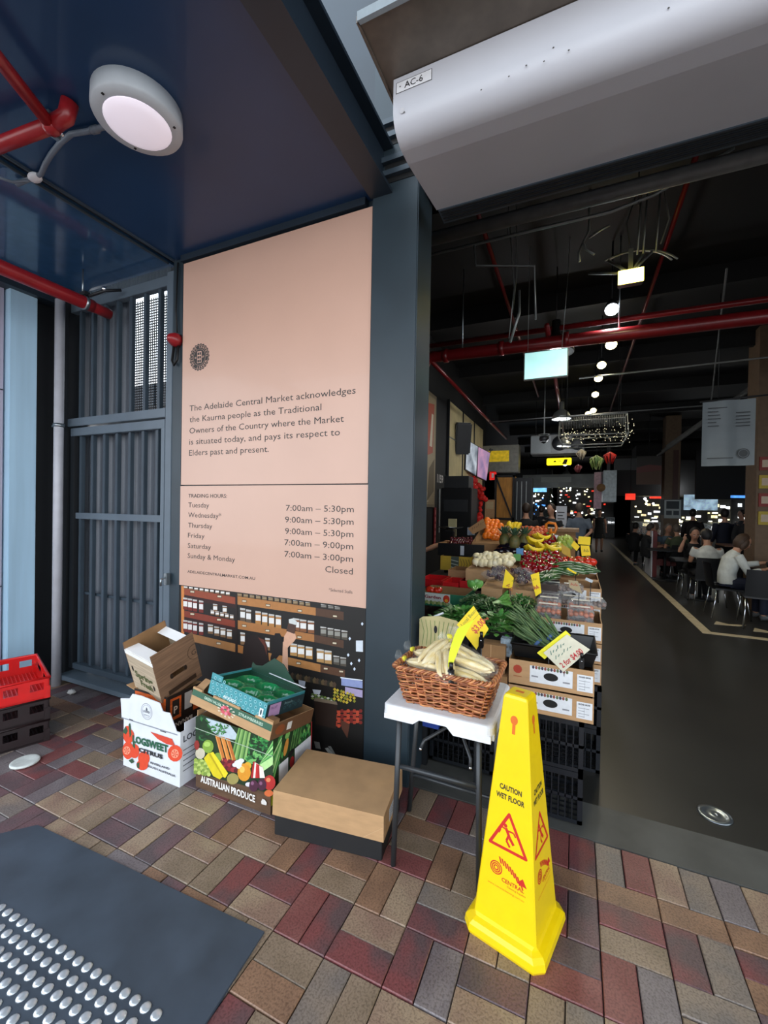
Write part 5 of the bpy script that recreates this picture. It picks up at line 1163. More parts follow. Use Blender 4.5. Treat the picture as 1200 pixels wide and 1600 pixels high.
for j in range(2):
    for i in range(4): punnet((-.235+(i % 2)*.195, 2.95+j*.12, .875+.064*(i//2)+.02*j), hr.uniform(-.06, .06), 'punnet of orange pieces behind the asparagus, %s layer, %s row, %s side' % (('lower', 'upper')[i//2], ('front', 'back')[j], ('left', 'right')[i % 2]), 'orange punnets in the kraft tray', '#a85a34', 1.05)
for i in range(5): punnet((-.23+(i % 3)*.14, 3.22+.1*(i//3), .96+.07*(i//3)), hr.uniform(-.1, .1), 'clear punnet of mushrooms behind the orange pieces, '+['front left', 'front middle', 'front right', 'upper left', 'upper middle'][i], 'mushroom punnets', '#6a5448', 1.0)
for k, (px, py, Y_, c_, st_, lb) in enumerate([(850, 928, 3.25, '#3c1418', '#e0c62c', 'dark punnet with a yellow label below the tall ticket'), (868, 930, 3.3, '#8a7a68', '#e6e2da', 'pale punnet with a white label beside the yellow labelled one')]):
    p = onY(px-8, py+8, Y_); punnet(p, .1, lb, None, c_, 1.0, st_)
grp_ = mat('grape_skin', '#3c1422', rough=.25, var=.2, coat=.3)
for k, (px, py, Y_) in enumerate([(768, 898, 3.45), (780, 890, 3.6), (784, 903, 3.4), (812, 894, 3.6), (824, 898, 3.5), (815, 906, 3.4), (832, 904, 3.4)]):
    r = thing('grape_bag', 'small clear bag of dark grapes, '+['left tray, leftmost', 'left tray, at the back', 'left tray, by the ticket', 'right tray, back left', 'right tray, middle', 'right tray, front left', 'right tray, beside the tall ticket'][k], 'bag', onY(px, py, Y_), (0, 0, k), 'bags of dark grapes'); b = MB(); rr_ = random.Random(k)
    for i in range(22): b.ball((rr_.uniform(-.06, .06), rr_.uniform(-.035, .035), rr_.uniform(-.015, .02)), .012, grp_, 7, 5)
    b.build('grapes', r); b = MB(); b.ball((0, 0, 0), (.08, .05, .038), clr, 12, 7, fn=lambda a, c: 1+.1*math.sin(5*c+a*3)); b.build('clear_bag', r)
heap_bed('grape_tray', 765, 786, 888, 912, 3.35, 3.65, kraft, 'kraft tray of bagged grapes left of the tall ticket'); heap_bed('grape_tray', 806, 840, 890, 914, 3.33, 3.65, kraft, 'kraft tray of bagged grapes right of the tall ticket')
b = MB(); b.plane(onY(806, 926, 3.28), X, Z); b.rect(0, 0, .10, .05, labm, 1); b.build('tray_label', label='white paper label on the grape tray front', cat='label') if False else None
# left hand side: green fruit carton, red trays, long carton, yellow cartons, cherry tub, scales
def carton(name, px0, px1, pyt, pyb, Y_, dep, m, label, cat='box', art=None):
    a, c, d = onY(px0, pyb, Y_), onY(px1, pyb, Y_), onY(px0, pyt, Y_); r = thing(name, label, cat, a); w_, h_ = c.x-a.x, d.z-a.z
    tub_mesh(w_, dep, h_, m, kraftd if m != redt else redt).build('body', r)
    if art: b = MB(); b.plane((0, -.001, 0), X, Z); art(b, w_, h_); b.build('printed_artwork', r)
    return r
redt = mat('red_tray_plastic', '#b8161c', rough=.35, var=.1); gcard = mat('green_card', '#1f6a4c', rough=.5, var=.1)
def garden(b, w_, h_):
    b.rect(0, h_*.25, w_*.68, h_*.98, P('#cfd2cc'), 1); b.text("'s Garden", w_*.02, h_*.58, h_*.32, P('#8c2433'), 3, .03, width=w_*.46); b.ell(w_*.60, h_*.62, w_*.07, h_*.30, P('#c8341c'), 3); b.ell(w_*.60, h_*.5, w_*.035, h_*.12, P('#e8a02c'), 4)
    for i in range(14): b.ell(w_*(.04+i*.045), h_*(.22+.06*(i % 2)), w_*.03, h_*.14, P(['#8fa05c', '#b3b884', '#6f8a44'][i % 3]), 2, 8)
carton('garden_carton', 655, 727, 924, 944, 3.3, .34, gcard, "green carton with a red Garden word print and round tomato picture", art=garden)
heap('tomato', 'small orange tomato in the green carton', 'tomato', 'tomatoes in the green carton', 668, 692, 920, 924, 3.35, 3.45, 4, 1, .9)
carton('red_tray', 655, 690, 904, 915, 3.75, .3, redt, 'red fruit tray nearest the pillar', 'tray'); carton('red_tray', 692, 716, 909, 919, 3.65, .3, redt, 'red fruit tray between the other two red ones', 'tray'); carton('red_tray', 718, 740, 907, 919, 3.68, .3, redt, 'red fruit tray nearest the grapes', 'tray')
carton('long_carton', 700, 757, 890, 908, 4.05, .3, kraft, 'long plain brown carton behind the red trays')
def stripes(b, w_, h_):
    b.rect(w_*.36, 0, w_*.62, h_, P('#3c4a44'), 1)
    for k in range(3): b.line([(w_*.36, h_*(.25+k*.25)), (w_*.6, h_*(.15+k*.25))], h_*.06, P('#a3b0a4'), 2)
    for k in range(4): b.line([(w_*(.66+.09*k), h_*.15), (w_*(.72+.09*k), h_*.5), (w_*(.66+.09*k), h_*.85)], h_*.03, P('#3c3a1c'), 2)
carton('yellow_carton', 688, 735, 868, 890, 4.35, .3, mat('yellow_card', '#b89a2c', rough=.6, var=.1), 'yellow carton with a dark striped middle under the cherry tub', art=stripes)
carton('cherry_tub', 684, 756, 848, 867, 4.45, .34, blkp, 'long black tub of shiny dark cherries with a white label', 'tub', art=lambda b, w_, h_: b.rect(w_*.50, h_*.1, w_*.58, h_*.85, P('#aeb4bc'), 1))
K['cherry'] = [('flesh', kmesh(lambda b: b.ball((0, 0, 0), .016, dk_m, 8, 6)).mesh('cherry'))]
heap('cherry', 'dark red cherry piled in the long black tub', 'cherry', 'dark cherries in the black tub', 704, 738, 840, 849, 4.48, 4.7, 9, 3, 1.2)
c0 = onY(703, 826, 5.2); r = thing('shop_scale', 'hanging style shop scale with a shiny shallow pan behind the cherries', 'scale', c0); b = MB(); b.lathe([(0, -.01), (.08, -.005), (.16, .02), (.165, .025), (.155, .024), (.08, .002), (0, -.003)], chrome, 24); b.build('pan', r); b = MB(); b.box(-.06, .06, -.04, .04, -.2, -.02, blkp, bev=.01); b.box(-.05, .05, .1, .14, -.1, .12, P('#8a8464')); b.box(-.05, .05, -.05, .05, .83-c0.z, -.2, blkp); b.build('base', r)
b = MB(); p0 = onY(730, 836, 5.0); b.box(0, .09, 0, .01, 0, .09, P('#8a94a4')); b.build('price_tag', label='small grey tag behind the black tub', cat='sign', loc=p0)
b = MB(); b.box(-1.6, -.22, 4.3, 6.1, .80, .83, dark); [b.box(x, x+.04, y, y+.04, .012, .80, dark) for x in (-1.6, -.26) for y in (4.3, 6.0)]; b.build('stall_table', label='dark table carrying the back half of the produce stall', cat='table')
b = MB(); b.box(-1.3, -.26, 3.28, 4.25, .70, .73, dark); [b.box(x, x+.04, y, y+.04, .012, .70, dark) for x in (-1.3, -.30) for y in (3.3, 4.2)]; b.build('stall_table', label='dark table carrying the middle of the produce stall', cat='table')
# price tickets
def ticket(px_pts, Ys, m, label, lines, col=None):
    cs_ = [onY(x, y, yy) for (x, y), yy in zip(px_pts, Ys)]; r, a = card('price_card', cs_, m, label)
    U_ = (a[1]-a[0]).normalized(); n_3 = U_.cross(a[3]-a[0]); n_3 = n_3 if n_3.y < 0 else -n_3; V_ = n_3.cross(U_).normalized()
    w_ = (a[1]-a[0]).length; hh = (a[0]-a[3]).length; b = MB(); b.plane(a[3]+n_3.normalized()*.0015, U_, V_)
    for s_, x, y, sz, cc, wd in lines:
        if s_ == '~':                                        # writing too small to read in the photograph
            for q in range(6): b.line([(w_*(x+wd*q/6), hh*(y+sz*.2*(q % 2))), (w_*(x+wd*(q+.7)/6), hh*(y+sz*(.9-.3*(q % 3))))], hh*sz*.18, P(cc), 2)
            continue
        b.text(s_, w_*x, hh*y, hh*sz, P(cc), 2, .02, width=w_*wd)
    if lines: b.build('handwriting', r)
    lo = min(a, key=lambda v: v.z); b = MB(); b.tube([lo*.6+Vector((0, .006, 0)), Vector((lo.x*.5, .012, lo.z-.13))], .003, clipm, 6); b.build('stem', r)
    return r
r = ticket([(849, 1020), (886, 991), (922, 1015), (880, 1050)], [2.372, 2.380, 2.372, 2.362], P('#cfcbb4'), 'grey white ticket reading 2 for $4.00 clipped to the black tub', [('~', .08, .75, .16, '#2f6a5c', .6), ('~', .1, .52, .13, '#2f6a5c', .7), ('2 for $4.00', .08, .12, .30, '#b3242c', .85)])
clip(r, Vector((.075, -.005, -.03)), s=1.3)
r = ticket([(839, 1020), (884, 985), (892, 993), (851, 1030)], [2.384, 2.388, 2.388, 2.382], P('#e8e02a'), 'yellow backing card edge behind the grey white ticket', [])
ticket([(790, 889), (803, 903), (800, 920), (785, 918)], [3.2]*4, ycard, 'yellow handwritten ticket standing over the parsley', [('~', .1, .6, .15, '#6d6a14', .8), ('~', .1, .2, .25, '#b3642c', .7)])
ticket([(829, 898), (842, 894), (846, 926), (837, 932)], [3.15]*4, ycard, 'tall narrow orange yellow ticket left of the zucchini', [('~', .1, .7, .12, '#8a6a14', .8), ('~', .2, .3, .2, '#b3442c', .6)])
ticket([(731, 826), (755, 810), (760, 824), (739, 835)], [4.5]*4, kraftd, 'brown card ticket leaning on the oranges', [('~', .1, .5, .3, '#4c2a1c', .8)])
ticket([(888, 906), (903, 908), (910, 928), (890, 918)], [3.1]*4, P('#9a8a68'), 'tan ticket with red writing above the punnets', [('~', .1, .3, .4, '#a8342c', .8)])
ticket([(877, 850), (891, 858), (892, 872), (878, 864)], [4.05]*4, P('#b08a1c'), 'dark amber ticket in front of the pears', [])
ticket([(897, 845), (906, 854), (901, 861), (892, 852)], [4.3]*4, ycard, 'small yellow ticket tilted in front of the aisle', [])
ticket([(904, 838), (923, 839), (922, 852), (903, 850)], [4.4]*4, ycard, 'upper bright yellow ticket of the pair at the aisle edge', [])
ticket([(907, 852), (921, 853), (923, 868), (909, 869)], [4.3]*4, ycard, 'lower bright yellow ticket of the pair at the aisle edge', [('~', .2, .4, .3, '#8a7a1c', .6)])
ticket([(887, 887), (905, 897), (903, 899), (885, 889)], [3.5]*4, ycard, 'thin yellow strip lying over the cucumbers', [])
ticket([(916, 902), (927, 907), (925, 911), (914, 906)], [3.45]*4, P('#b8c0c4'), 'pale tag hanging at the tray corner by the cucumbers', [])
for px, py, Y_, lb in [(812, 862, 4.0, 'blue tag by the capsicum heap'), (808, 871, 3.9, 'green and white box beside the turnips')]:
    p = onY(px, py, Y_); b = MB(); b.box(-.03, .03, 0, .02, -.03, .03, P('#4a80b0' if 'blue' in lb else '#4f8a44')); b.build('tag', label=lb, cat='tag', loc=p)
# orange letter P frame
p0 = onY(853, 838, 5.6); b = MB(); om = mat('orange_enamel', '#d87a1c', rough=.3, var=.05); b.tube([(0, 0, .84-p0.z), (0, 0, .15), (.03, 0, .17), (.10, 0, .16), (.12, 0, .11), (.10, 0, .05), (.03, 0, .04)], .018, om, seg=8); b.tube([(.06, 0, .84-p0.z), (.055, 0, .1)], .014, om); b.box(.05, .14, .01, .02, -.14, .02, wcard)
b.build('hand_trolley', label='orange tubular trolley frame shaped like a letter P beyond the nectarines', cat='trolley', loc=p0)
# ================================================================== market hall fittings
redp = mat('hall_red_paint', '#6c1216', rough=.3, var=.1)
warm, cool = (1, .86, .62), (.95, .97, 1)
glow_w = mat('lamp_glow_warm', '#fff0b0', var=0, emit=14); glow_c = mat('lamp_glow_white', '#f4f8ff', var=0, emit=16); glow_y = mat('flood_glow', '#ffe860', var=0, emit=12)
grey_p = mat('grey_pipe', '#666868', rough=.45, var=.15); alu = mat('dull_aluminium', '#8f9494', rough=.4, metal=.6, var=.1)
def pipe(pts, r, m, label, name='pipe', seg=12):
    b = MB(); b.tube(pts, r, m, seg=seg); o = b.build(name, label=label, cat='pipe'); return o
pipe([(-2.3, 3.2, 3.735), (5, 3.2, 3.735)], .05, grey_p, 'thick grey pipe crossing the hall ceiling just inside the opening')
b = MB(); b.tube([(-2.3, 3.9, 4.05), (0.2, 3.9, 4.05), (.5, 3.9, 4.1), (1.0, 3.9, 4.3)], .014, alu, 6); b.tube([(-.9, 3.9, 4.05), (-.88, 3.9, 3.85), (-.4, 4.2, 3.9), (-.38, 4.2, 3.4)], .010, alu, 6)
for x in (-1.6, -.6, .4): b.tube([(x, 3.9, 4.05), (x, 3.9, 4.76)], .006, dark, 5)
b.build('ceiling_conduit', label='thin grey conduit with drops behind the thick crossing pipe', cat='conduit')
o = pipe([(-1.95, 5.5, 3.1), (-1.93, 5.5, 3.55), (-1.86, 5.5, 3.67), (-1.7, 5.5, 3.66), (6, 5.5, 3.56), (15, 5.5, 3.5)], .075, redp, 'large red sprinkler main crossing the hall with an elbow by the pillar'); 
b = MB(); [b.lathe([(.088, -.03), (.088, .03)], redp, 14, T=Matrix.Translation((x, 5.5, 3.655)) @ Matrix.Rotation(PI/2, 4, 'Y')) for x in (-1.62, -.9, -.15)]; [b.tube([(x, 5.5, 3.7), (x, 5.5, 4.76)], .008, steel, 6) for x in (-1.4, .4, 2.6)]; b.build('coupling', o)
pipe([(-2.3, 5.9, 3.98), (8, 5.9, 3.9)], .035, redp, 'thinner red pipe above the large red main')
pipe([(-1.83, 5.5, 3.62), (-1.83, 12.3, 3.62)], .028, redp, 'thin red pipe running back along the left wall')
p = onZ(742, 319, 4.4); pipe([(p.x, p.y-.5, 4.4), (p.x, 11, 4.4)], .022, redp, 'thin red pipe running back high near the pillar')
p = onZ(868, 592, 3.9); pipe([(p.x, 5.55, 3.88), (p.x, 14, 3.88)], .03, redp, 'red branch pipe running back above the dome pendants')
p = onZ(1072, 290, 4.5); pipe([(p.x, 2.8, 4.5), (p.x, 14, 4.5)], .022, redp, 'thin dark red pipe running back at the right of the ceiling')
for k, (a, c, lb) in enumerate([((.0, 7.5, 3.75), (12, 7.5, 3.9), 'thin pale wire crossing behind the teal sign'), ((-1.8, 9.5, 3.55), (3, 9.5, 3.6), 'thin cross conduit behind the silver pendants'), ((1.5, 6, 4.4), (4, 18, 3.4), 'slanting dark ceiling rod at the right')]): pipe([a, c], .012, grey_p, lb, seg=6)
b = MB()
for k in range(9): b.box(-2.4, 15, 4+k*2.6, 4.1+k*2.6, 4.5, 4.75, int_m)
b.build('ceiling_joists', kind='stuff', label='dark joists under the hall ceiling') if False else b.build('ceiling', kind='structure')

# spotlights down the aisle
def spot_fixture(p, m, label, s=1, e=40, col=warm):
    r = thing('spotlight', label, 'light', p, (0, 0, 0)); b = MB()
    T = Matrix.Rotation(math.radians(-38), 4, 'X'); b.lathe([(.0, .14), (.05, .13), (.075, .04), (.08, 0), (.07, -.0)], dark, 16, T=T); b.tube([(0, .05, .10), (0, .05, (4.76-p[2])/s)], .01, dark, 6); b.build('housing', r)
    b = MB(); b.ball((0, -.0, -.012), (.072, .072, .03), m, 14, 8, T=T); b.build('lens', r); r.scale = (s,)*3
    l = lamp('bulb', 'SPOT', Vector(p)+Vector((0, -.05, -.08)), e, col, .06, (math.radians(-8), 0, 0), spot=math.radians(115)); return r
LP = [((985, 435), 1.5), ((956, 483), 1.0), ((955, 538), 1.0), ((940, 570), .9), ((935, 591), .9), ((930, 616), .9), ((927, 641), .9), ((919, 646), .9)]
names = ['yellow', 'white', 'third', 'fourth', 'fifth', 'sixth', 'seventh', 'eighth']
for k, ((px, py), s) in enumerate(LP):
    p = onZ(px, py, 3.95)
    if k == 0:
        r = thing('flood_light', 'big yellowish flood light in an arched bracket, nearest of the ceiling lights', 'light', p)
        b = MB(); b.box(-.11, .11, -.03, .06, -.06, .07, dark, bev=.008); b.box(-.02, .02, .0, .03, .07, .3, alu); b.build('housing', r)
        b = MB(); b.box(-.11, .11, -.046, -.030, -.06, .07, glow_y, T=Matrix.Identity(4)); b.build('lens', r)
        b = MB()
        for rr in (.52, .46): b.tube([(rr*math.cos(a)*.9, .1, .0+.32*math.sin(a)) for a in [PI*.05+PI*.5*i/10+.35 for i in range(11)]], .009, alu, 6)
        for a in (2.5, 2.0, 1.3, 1.15): b.tube([(0, .0, .05), (.47*math.cos(a), .1, .30*math.sin(a))], .014, alu, 6)
        for x in (.06, .11, .22): b.tube([(x, .05, .25), (x+.02, .0, 4.76-p.z)], .009, alu, 6)
        b.tube([(.0, .05, .3), (-.05, -.1, .5), (.03, -.2, .75)], .006, dark, 6); b.tube([(.25, .0, .28), (.30, -.1, .45), (.22, -.2, .78)], .007, grey_p, 6)
        b.build('bracket', r); lamp('bulb', 'SPOT', p+Vector((0, -.1, -.05)), 80, (1, .88, .55), .08, (math.radians(10), 0, 0), spot=math.radians(130))
    else: spot_fixture(p, glow_c if k == 1 else glow_w, names[k]+' ceiling spotlight back along the aisle, %s light' % ('cool white' if k == 1 else 'warm'), s, 55 if k < 3 else 18, cool if k == 1 else warm)
# loose bits under the ceiling: hanging hooks, pale bent strips
b = MB(); p = onY(920, 380, 4.6); q0 = Vector(p); b.tube([(0, 0, 1.0), (0, 0, .12), (-.05, 0, .02), (-.03, 0, -.05), (.05, 0, -.12)], .012, alu, 6); b.tube([(0, 0, .05), (.10, 0, .1), (.18, .0, .13)], .010, alu, 6); b.tube([(-.06, 0, 0), (-.09, .0, -.08), (-.08, 0, -.16)], .012, alu, 6)
b.build('cable_hook', label='pale cable clump hanging left of the yellow flood light', cat='cable', loc=q0)
b = MB(); p = onY(806, 480, 4.4); b.tube([(-.02, 0, 1.3), (0, 0, .3), (-.03, 0, -.05), (-.02, 0, .1)], .006, alu, 6); b.tube([(.03, 0, .16), (.035, 0, -.06), (-.05, 0, -.34)], .016, alu, 4); b.tube([(-.08, 0, .9), (-.02, 0, .2), (-.06, 0, -.3)], .006, alu, 5)
b.build('bent_strip', label='pale bent metal strip hanging near the pillar', cat='cable', loc=p)
# teal lit sign
tp = [onY(820, 550, 5.3), onY(886, 551, 5.3), onY(886, 585, 5.3), onY(820, 590, 5.3)]; c = sum(tp, Vector())/4
r = thing('hanging_sign', 'blank pale teal lit sign box hanging on wires from the hall ceiling', 'sign', c); w_ = tp[1].x-tp[0].x; h_ = tp[0].z-tp[3].z
b = MB(); b.box(-w_/2-.012, w_/2+.012, 0, .05, -h_/2-.012, h_/2+.012, alu, bev=.004); b.build('case', r)
b = MB(); b.box(-w_/2, w_/2, -.004, 0, -h_/2, h_/2, mat('teal_glow', '#b4ecea', var=.12, scale=3, emit=.9)); b.build('lit_face', r)
b = MB(); b.tube([(-w_/2+.03, .02, h_/2), (-w_/2+.03, .02, 4.76-c.z)], .004, alu, 5); b.tube([(w_/2-.06, .02, h_/2), (w_/2-.01, .02, 1.0), (w_/2, .02, 4.76-c.z)], .004, alu, 5); b.build('hanging_wire', r)
# dome pendants
def pendant(p, label, s=1, e=25, m=alu):
    r = thing('pendant_lamp', label, 'lamp', p); b = MB(); b.lathe([(.03, .34), (.045, .33), (.045, .20), (.06, .18), (.13, .13), (.17, .05), (.18, 0), (.172, 0), (.16, .05), (.12, .12), (.05, .17)], m, 24); b.build('shade', r)
    b = MB(); b.ball((0, 0, .035), .055, glow_c, 12, 8); b.build('bulb_glass', r); b = MB(); b.tube([(0, 0, .33), (0, 0, (4.76-p[2])/s)], .006, dark, 6); b.build('cord', r); r.scale = (s,)*3
    if e: lamp('bulb', 'POINT', Vector(p)+Vector((0, 0, -.12)), e, cool, .06)
pendant(onY(868, 552, 5.9), 'dark silver dome pendant directly behind the teal lit sign', 1.25, 25, mat('dark_silver', '#3c3e3e', rough=.3, metal=.8))
pendant(onY(877, 655, 9.0), 'silver dome pendant over the aisle, clearest one below the teal sign', 1.0, 30); pendant(onY(881, 697, 11), 'silver dome pendant next back, in front of the grey ceiling cooler', .9, 25)
for k, (px, py, Y_) in enumerate([(883, 727, 15), (885, 742, 20), (886, 748, 24), (888, 755, 28)]): pendant(onY(px, py, Y_), 'small bright pendant far along the aisle, %s of four' % ('nearest', 'second', 'third', 'farthest')[k], .95, 0)
# camera dome, ceiling cooler, yellow sign, beams
b = MB(); p = onY(850, 690, 10.5); b.tube([(0, 0, .15), (0, 0, 4.76-p.z)], .015, alu, 6); b.lathe([(.10, .12), (.11, .05), (.06, -.02), (0, -.05)], dark, 14); b.tube([(.12*math.cos(a), .12*math.sin(a), .16) for a in [i*.6 for i in range(11)]], .01, alu, 6); b.lathe([(.07, .03), (.08, .0), (.05, -.02)], wcard, 14); b.build('security_camera', label='dome camera hanging on a pole left of the ceiling cooler', cat='camera', loc=p)
a, c = onY(829, 710, 12), onY(900, 687, 12); r = thing('ceiling_cooler', 'grey ceiling cooling unit with round fans', 'cooler', a); w_, h_ = 1.3, .5; b = MB(); b.box(0, w_, 0, .6, 0, h_, grey_p, bev=.01); b.box(0, .5, -.01, 0, .03, h_-.03, P('#7c8284')); b.build('casing', r)
for k in range(2): b = MB(); b.lathe([(.19, 0), (.19, .03), (.03, .02), (0, .02)], dark, 20, T=Matrix.Translation((.72+k*.42, -.01, .26)) @ Matrix.Rotation(PI/2, 4, 'X')); b.build('fan', r)
b = MB(); [b.tube([(x, .3, h_), (x, .3, 4.76-a.z)], .01, dark, 5) for x in (.1, 1.2)]; b.build('hanger', r)
a, c = onY(854, 727, 14), onY(893, 715, 14); b = MB(); b.box(0, c.x-a.x, 0, .08, 0, c.z-a.z, mat('yellow_glow', '#ffe81e', var=0, emit=1.6), bev=.02); b.plane((0, -.002, 0), X, Z)
w_, h_ = c.x-a.x, c.z-a.z; b.poly([(w_*.25, h_*.4), (w_*.35, h_*.7), (w_*.4, h_*.4)], P('#3c3408'), 1); b.line([(w_*.45, h_*.6), (w_*.6, h_*.55)], h_*.08, P('#3c3408'), 1); b.poly([(w_*.62, h_*.1), (w_*.72, h_*.8), (w_*.86, h_*.8), (w_*.8, h_*.1)], P('#3c3408'), 1); b.tube([(.1, .04, h_), (.1, .04, 4.76-a.z)], .01, dark, 5); b.tube([(w_-.1, .04, h_), (w_-.1, .04, 4.76-a.z)], .01, dark, 5)
b.build('yellow_sign', label='glowing yellow sign hanging over the aisle', cat='sign', loc=a)
b = MB(); b.box(-2.0, 1.15, 18, 18.5, 2.55, 3.05, mat('pale_duct', '#8a9294', rough=.4, var=.2, scale=2)); b.box(-1.3, -.2, 17.98, 18, 2.75, 2.95, P('#b8c0c0')); [b.tube([(x, 18.2, 3.05), (x, 18.2, 4.76)], .02, dark, 5) for x in (-1.5, .8)]; b.build('air_duct', label='pale air duct crossing over the aisle in the distance', cat='duct')
b = MB(); b.box(.80, 1.2, 16, 17.5, 1.95, 3.0, mat('brushed_hood', '#7c8486', rough=.35, metal=.5, var=.2)); b.box(.9, 1.0, 16, 16.1, 3.0, 4.74, dark); b.build('extract_hood', label='brushed metal hood right of the hanging garlic', cat='hood')

# chandelier cage with fairy lights, garlic, chillies and a fern hanging under it
c0 = onY(925, 680, 8.0); r = thing('light_cage', 'wide wire cage with fairy lights hanging over the aisle', 'lamp', c0); b = MB()
for z_, sx_ in ((.30, 1), (-.02, 1.05), (-.18, .9)): b.tube([(-.5*sx_, -.18, z_), (.5*sx_, -.18, z_), (.5*sx_, .18, z_), (-.5*sx_, .18, z_)], .010, alu, 6, closed=True)
for i in range(40): x = -.5+i/39; b.tube([(x, -.18, .30), (x, -.18, .16)], .004, alu, 4); b.tube([(x, .18, .30), (x, .18, .16)], .004, alu, 4)
for x in (-.5, .5):
    for y in (-.18, .18): b.tube([(x, y, .30), (x*1.04, y, -.02), (x*.9, y, -.18)], .008, alu, 5); b.tube([(x*.8, y, .3), (x*.8, y, 4.76-c0.z)], .004, dark, 4)
b.build('cage', r)
b = MB(); gl = mat('fairy_light', '#fff2c8', var=0, emit=2); rr_ = random.Random(4)
for i in range(150): b.ball((rr_.uniform(-.5, .62), rr_.uniform(-.18, .18), rr_.gauss(0, .08)), rr_.uniform(.003, .006), gl, 5, 4)
for k in range(6): b.tube([(-.5+.2*i, rr_.uniform(-.18, .18), rr_.uniform(-.12, .12)) for i in range(6)], .003, dark, 4)
b.build('fairy_lights', r, kind='stuff')
def garland(px, py, Y_, kind, label, cat, cols, n, R, top):
    c = onY(px, py, Y_); r = thing(kind, label, cat, c); b = MB(); rr_ = random.Random(px)
    for i in range(n):
        a = rr_.uniform(0, 6.28); m_ = mat('skin_'+cols[i % len(cols)][1:], cols[i % len(cols)], rough=.4, var=.15)
        x0_ = R*.3*math.cos(a); b.tube([(x0_*.3, R*.3*math.sin(a)*.3, R*1.1), (R*math.cos(a), R*math.sin(a), R*rr_.uniform(.0, .6)), (R*.5*math.cos(a), R*.5*math.sin(a), -R*rr_.uniform(.3, 1.3))], [.004, .010, .003], m_, 5)
    b.build('strands', r); b = MB(); b.tube([(0, 0, R), (0, 0, top-c.z)], .004, dark, 4); b.build('string', r)
zc = c0.z-.17
garland(908, 710, 7.83, 'garlic_rope', 'pale cream rope of garlic hanging under the wire cage', 'garlic', ['#d8ccb4', '#c0b090'], 14, .075, zc)
garland(903, 732, 7.83, 'dried_flowers', 'dusky red dried bunch below the garlic rope', 'flowers', ['#7a2c34', '#8c4a4a', '#4c2024'], 26, .06, zc)
garland(932, 722, 7.83, 'hanging_fern', 'spiky green plant hanging between garlic and chillies', 'plant', ['#7c9448', '#4c6a34', '#a8b470'], 34, .10, zc)
garland(953, 715, 7.83, 'chilli_rope', 'bright red chilli rope hanging at the right of the cage', 'chillies', ['#b81a14', '#d8301c', '#8c1210'], 40, .085, zc)

# left wall: photo panel, cream windows, speakers, screens, machine
WX = -2.452
b = MB(); b.box(WX-.01, WX+.02, 6.62, 7.70, 1.65, 3.72, P('#8a7a5c')); b.plane((WX+.021, 6.62, 1.65), Y, Z)
for i, (pts, c_) in enumerate([([(.05, .05), (1.03, .05), (1.03, 2.0), (.05, 2.0)], '#a89470'), ([(.1, .8), (.5, .7), (.55, 1.5), (.3, 1.9), (.1, 1.6)], '#8f3c2c'), ([(.5, .9), (.9, 1.0), (.95, 1.9), (.6, 1.85)], '#b4553a'), ([(.05, .05), (.7, .1), (.4, .7), (.05, .8)], '#d0c4a4'), ([(.6, .1), (1.0, .3), (1.0, .9), (.7, .7)], '#6a5a3c'), ([(.7, 1.1), (.85, 1.1), (.9, 1.7), (.8, 1.7)], '#e0d4b8')]): b.poly(pts, P(c_), 1+i*.5)
b.build('food_photograph', label='tall food photograph on the left hall wall beside the pillar', cat='picture')
cream = mat('cream_blind', '#c9b888', rough=.7, var=.12, scale=3)
for k in range(3):
    y = 8.55+k*1.18; r = thing('window_blind', 'cream window blind high on the left hall wall, %s of three' % ('nearest', 'middle', 'farthest')[k], 'blind', (WX, y, 2.1)); b = MB(); b.box(-.005, .03, 0, 1.12, 0, 1.75, cream); b.build('cloth', r); b = MB(); b.box(.0, .045, -.03, 0, 0, 1.78, dark); b.box(0, .045, 0, 1.12, 1.0, 1.02, grey_p); b.build('frame', r)
def speaker(p, label, rz, s=1): r = thing('loudspeaker', label, 'speaker', p, (math.radians(12), 0, rz)); b = MB(); b.box(-.17, .17, -.14, .14, -.34, .34, blkp, bev=.03); b.box(-.15, .15, -.145, -.14, -.31, .31, dark); b.build('cabinet', r); b = MB(); b.tube([(0, .1, -.2), (-.05, .16, -.36), (-.12, .16, -.40)], .015, dark, 6); b.build('bracket', r); r.scale = (s,)*3
speaker(onY(722, 685, 9.2), 'black loudspeaker tilted off the left wall in front of the menu screens', .5, 1.0); speaker(onY(770, 718, 12.2), 'black loudspeaker beyond the menu screens', .5, .95)
scr = [mat('screen_a', '#b9c0c8', var=.5, scale=3, emit=.8, var2='#5a6470'), mat('screen_b', '#b88aa4', var=.5, scale=3, emit=.8, var2='#7a6a90')]
for k, (q1, q2, q3, q4) in enumerate([((729, 686), (747, 697), (744, 744), (727, 734)), ((747, 697), (766, 707), (760, 752), (745, 745))]):
    Ya, Yb = 9.9+k*.75, 10.6+k*.75; cs_ = [onY(*q1, Ya), onY(*q2, Yb), onY(*q3, Yb), onY(*q4, Ya)]; c = sum(cs_, Vector())/4; r = thing('menu_screen', ['lit menu screen on the left wall, nearer with a yellow tag', 'pinkish lit menu screen on the left wall, farther one'][k], 'screen', c); a = [p-c for p in cs_]
    b = MB(); b.sheet(a[3], a[2], a[1], a[0], -.05, blkp); b.build('casing', r); b = MB(); nrm = (a[1]-a[0]).cross(a[3]-a[0]).normalized(); nrm = nrm if nrm.y < 0 else -nrm; sc2 = [v*.95+nrm*.004 for v in a]; b.quad(sc2[3], sc2[2], sc2[1], sc2[0], scr[k]); b.build('picture', r)
    if k == 0: b = MB(); U_ = (a[1]-a[0]); b.quad(*[v*.2+nrm*.01+U_*.25+Vector((0, 0, .25)) for v in (a[3], a[2], a[1], a[0])], P('#e0c81c')); b.build('yellow_tag', r)
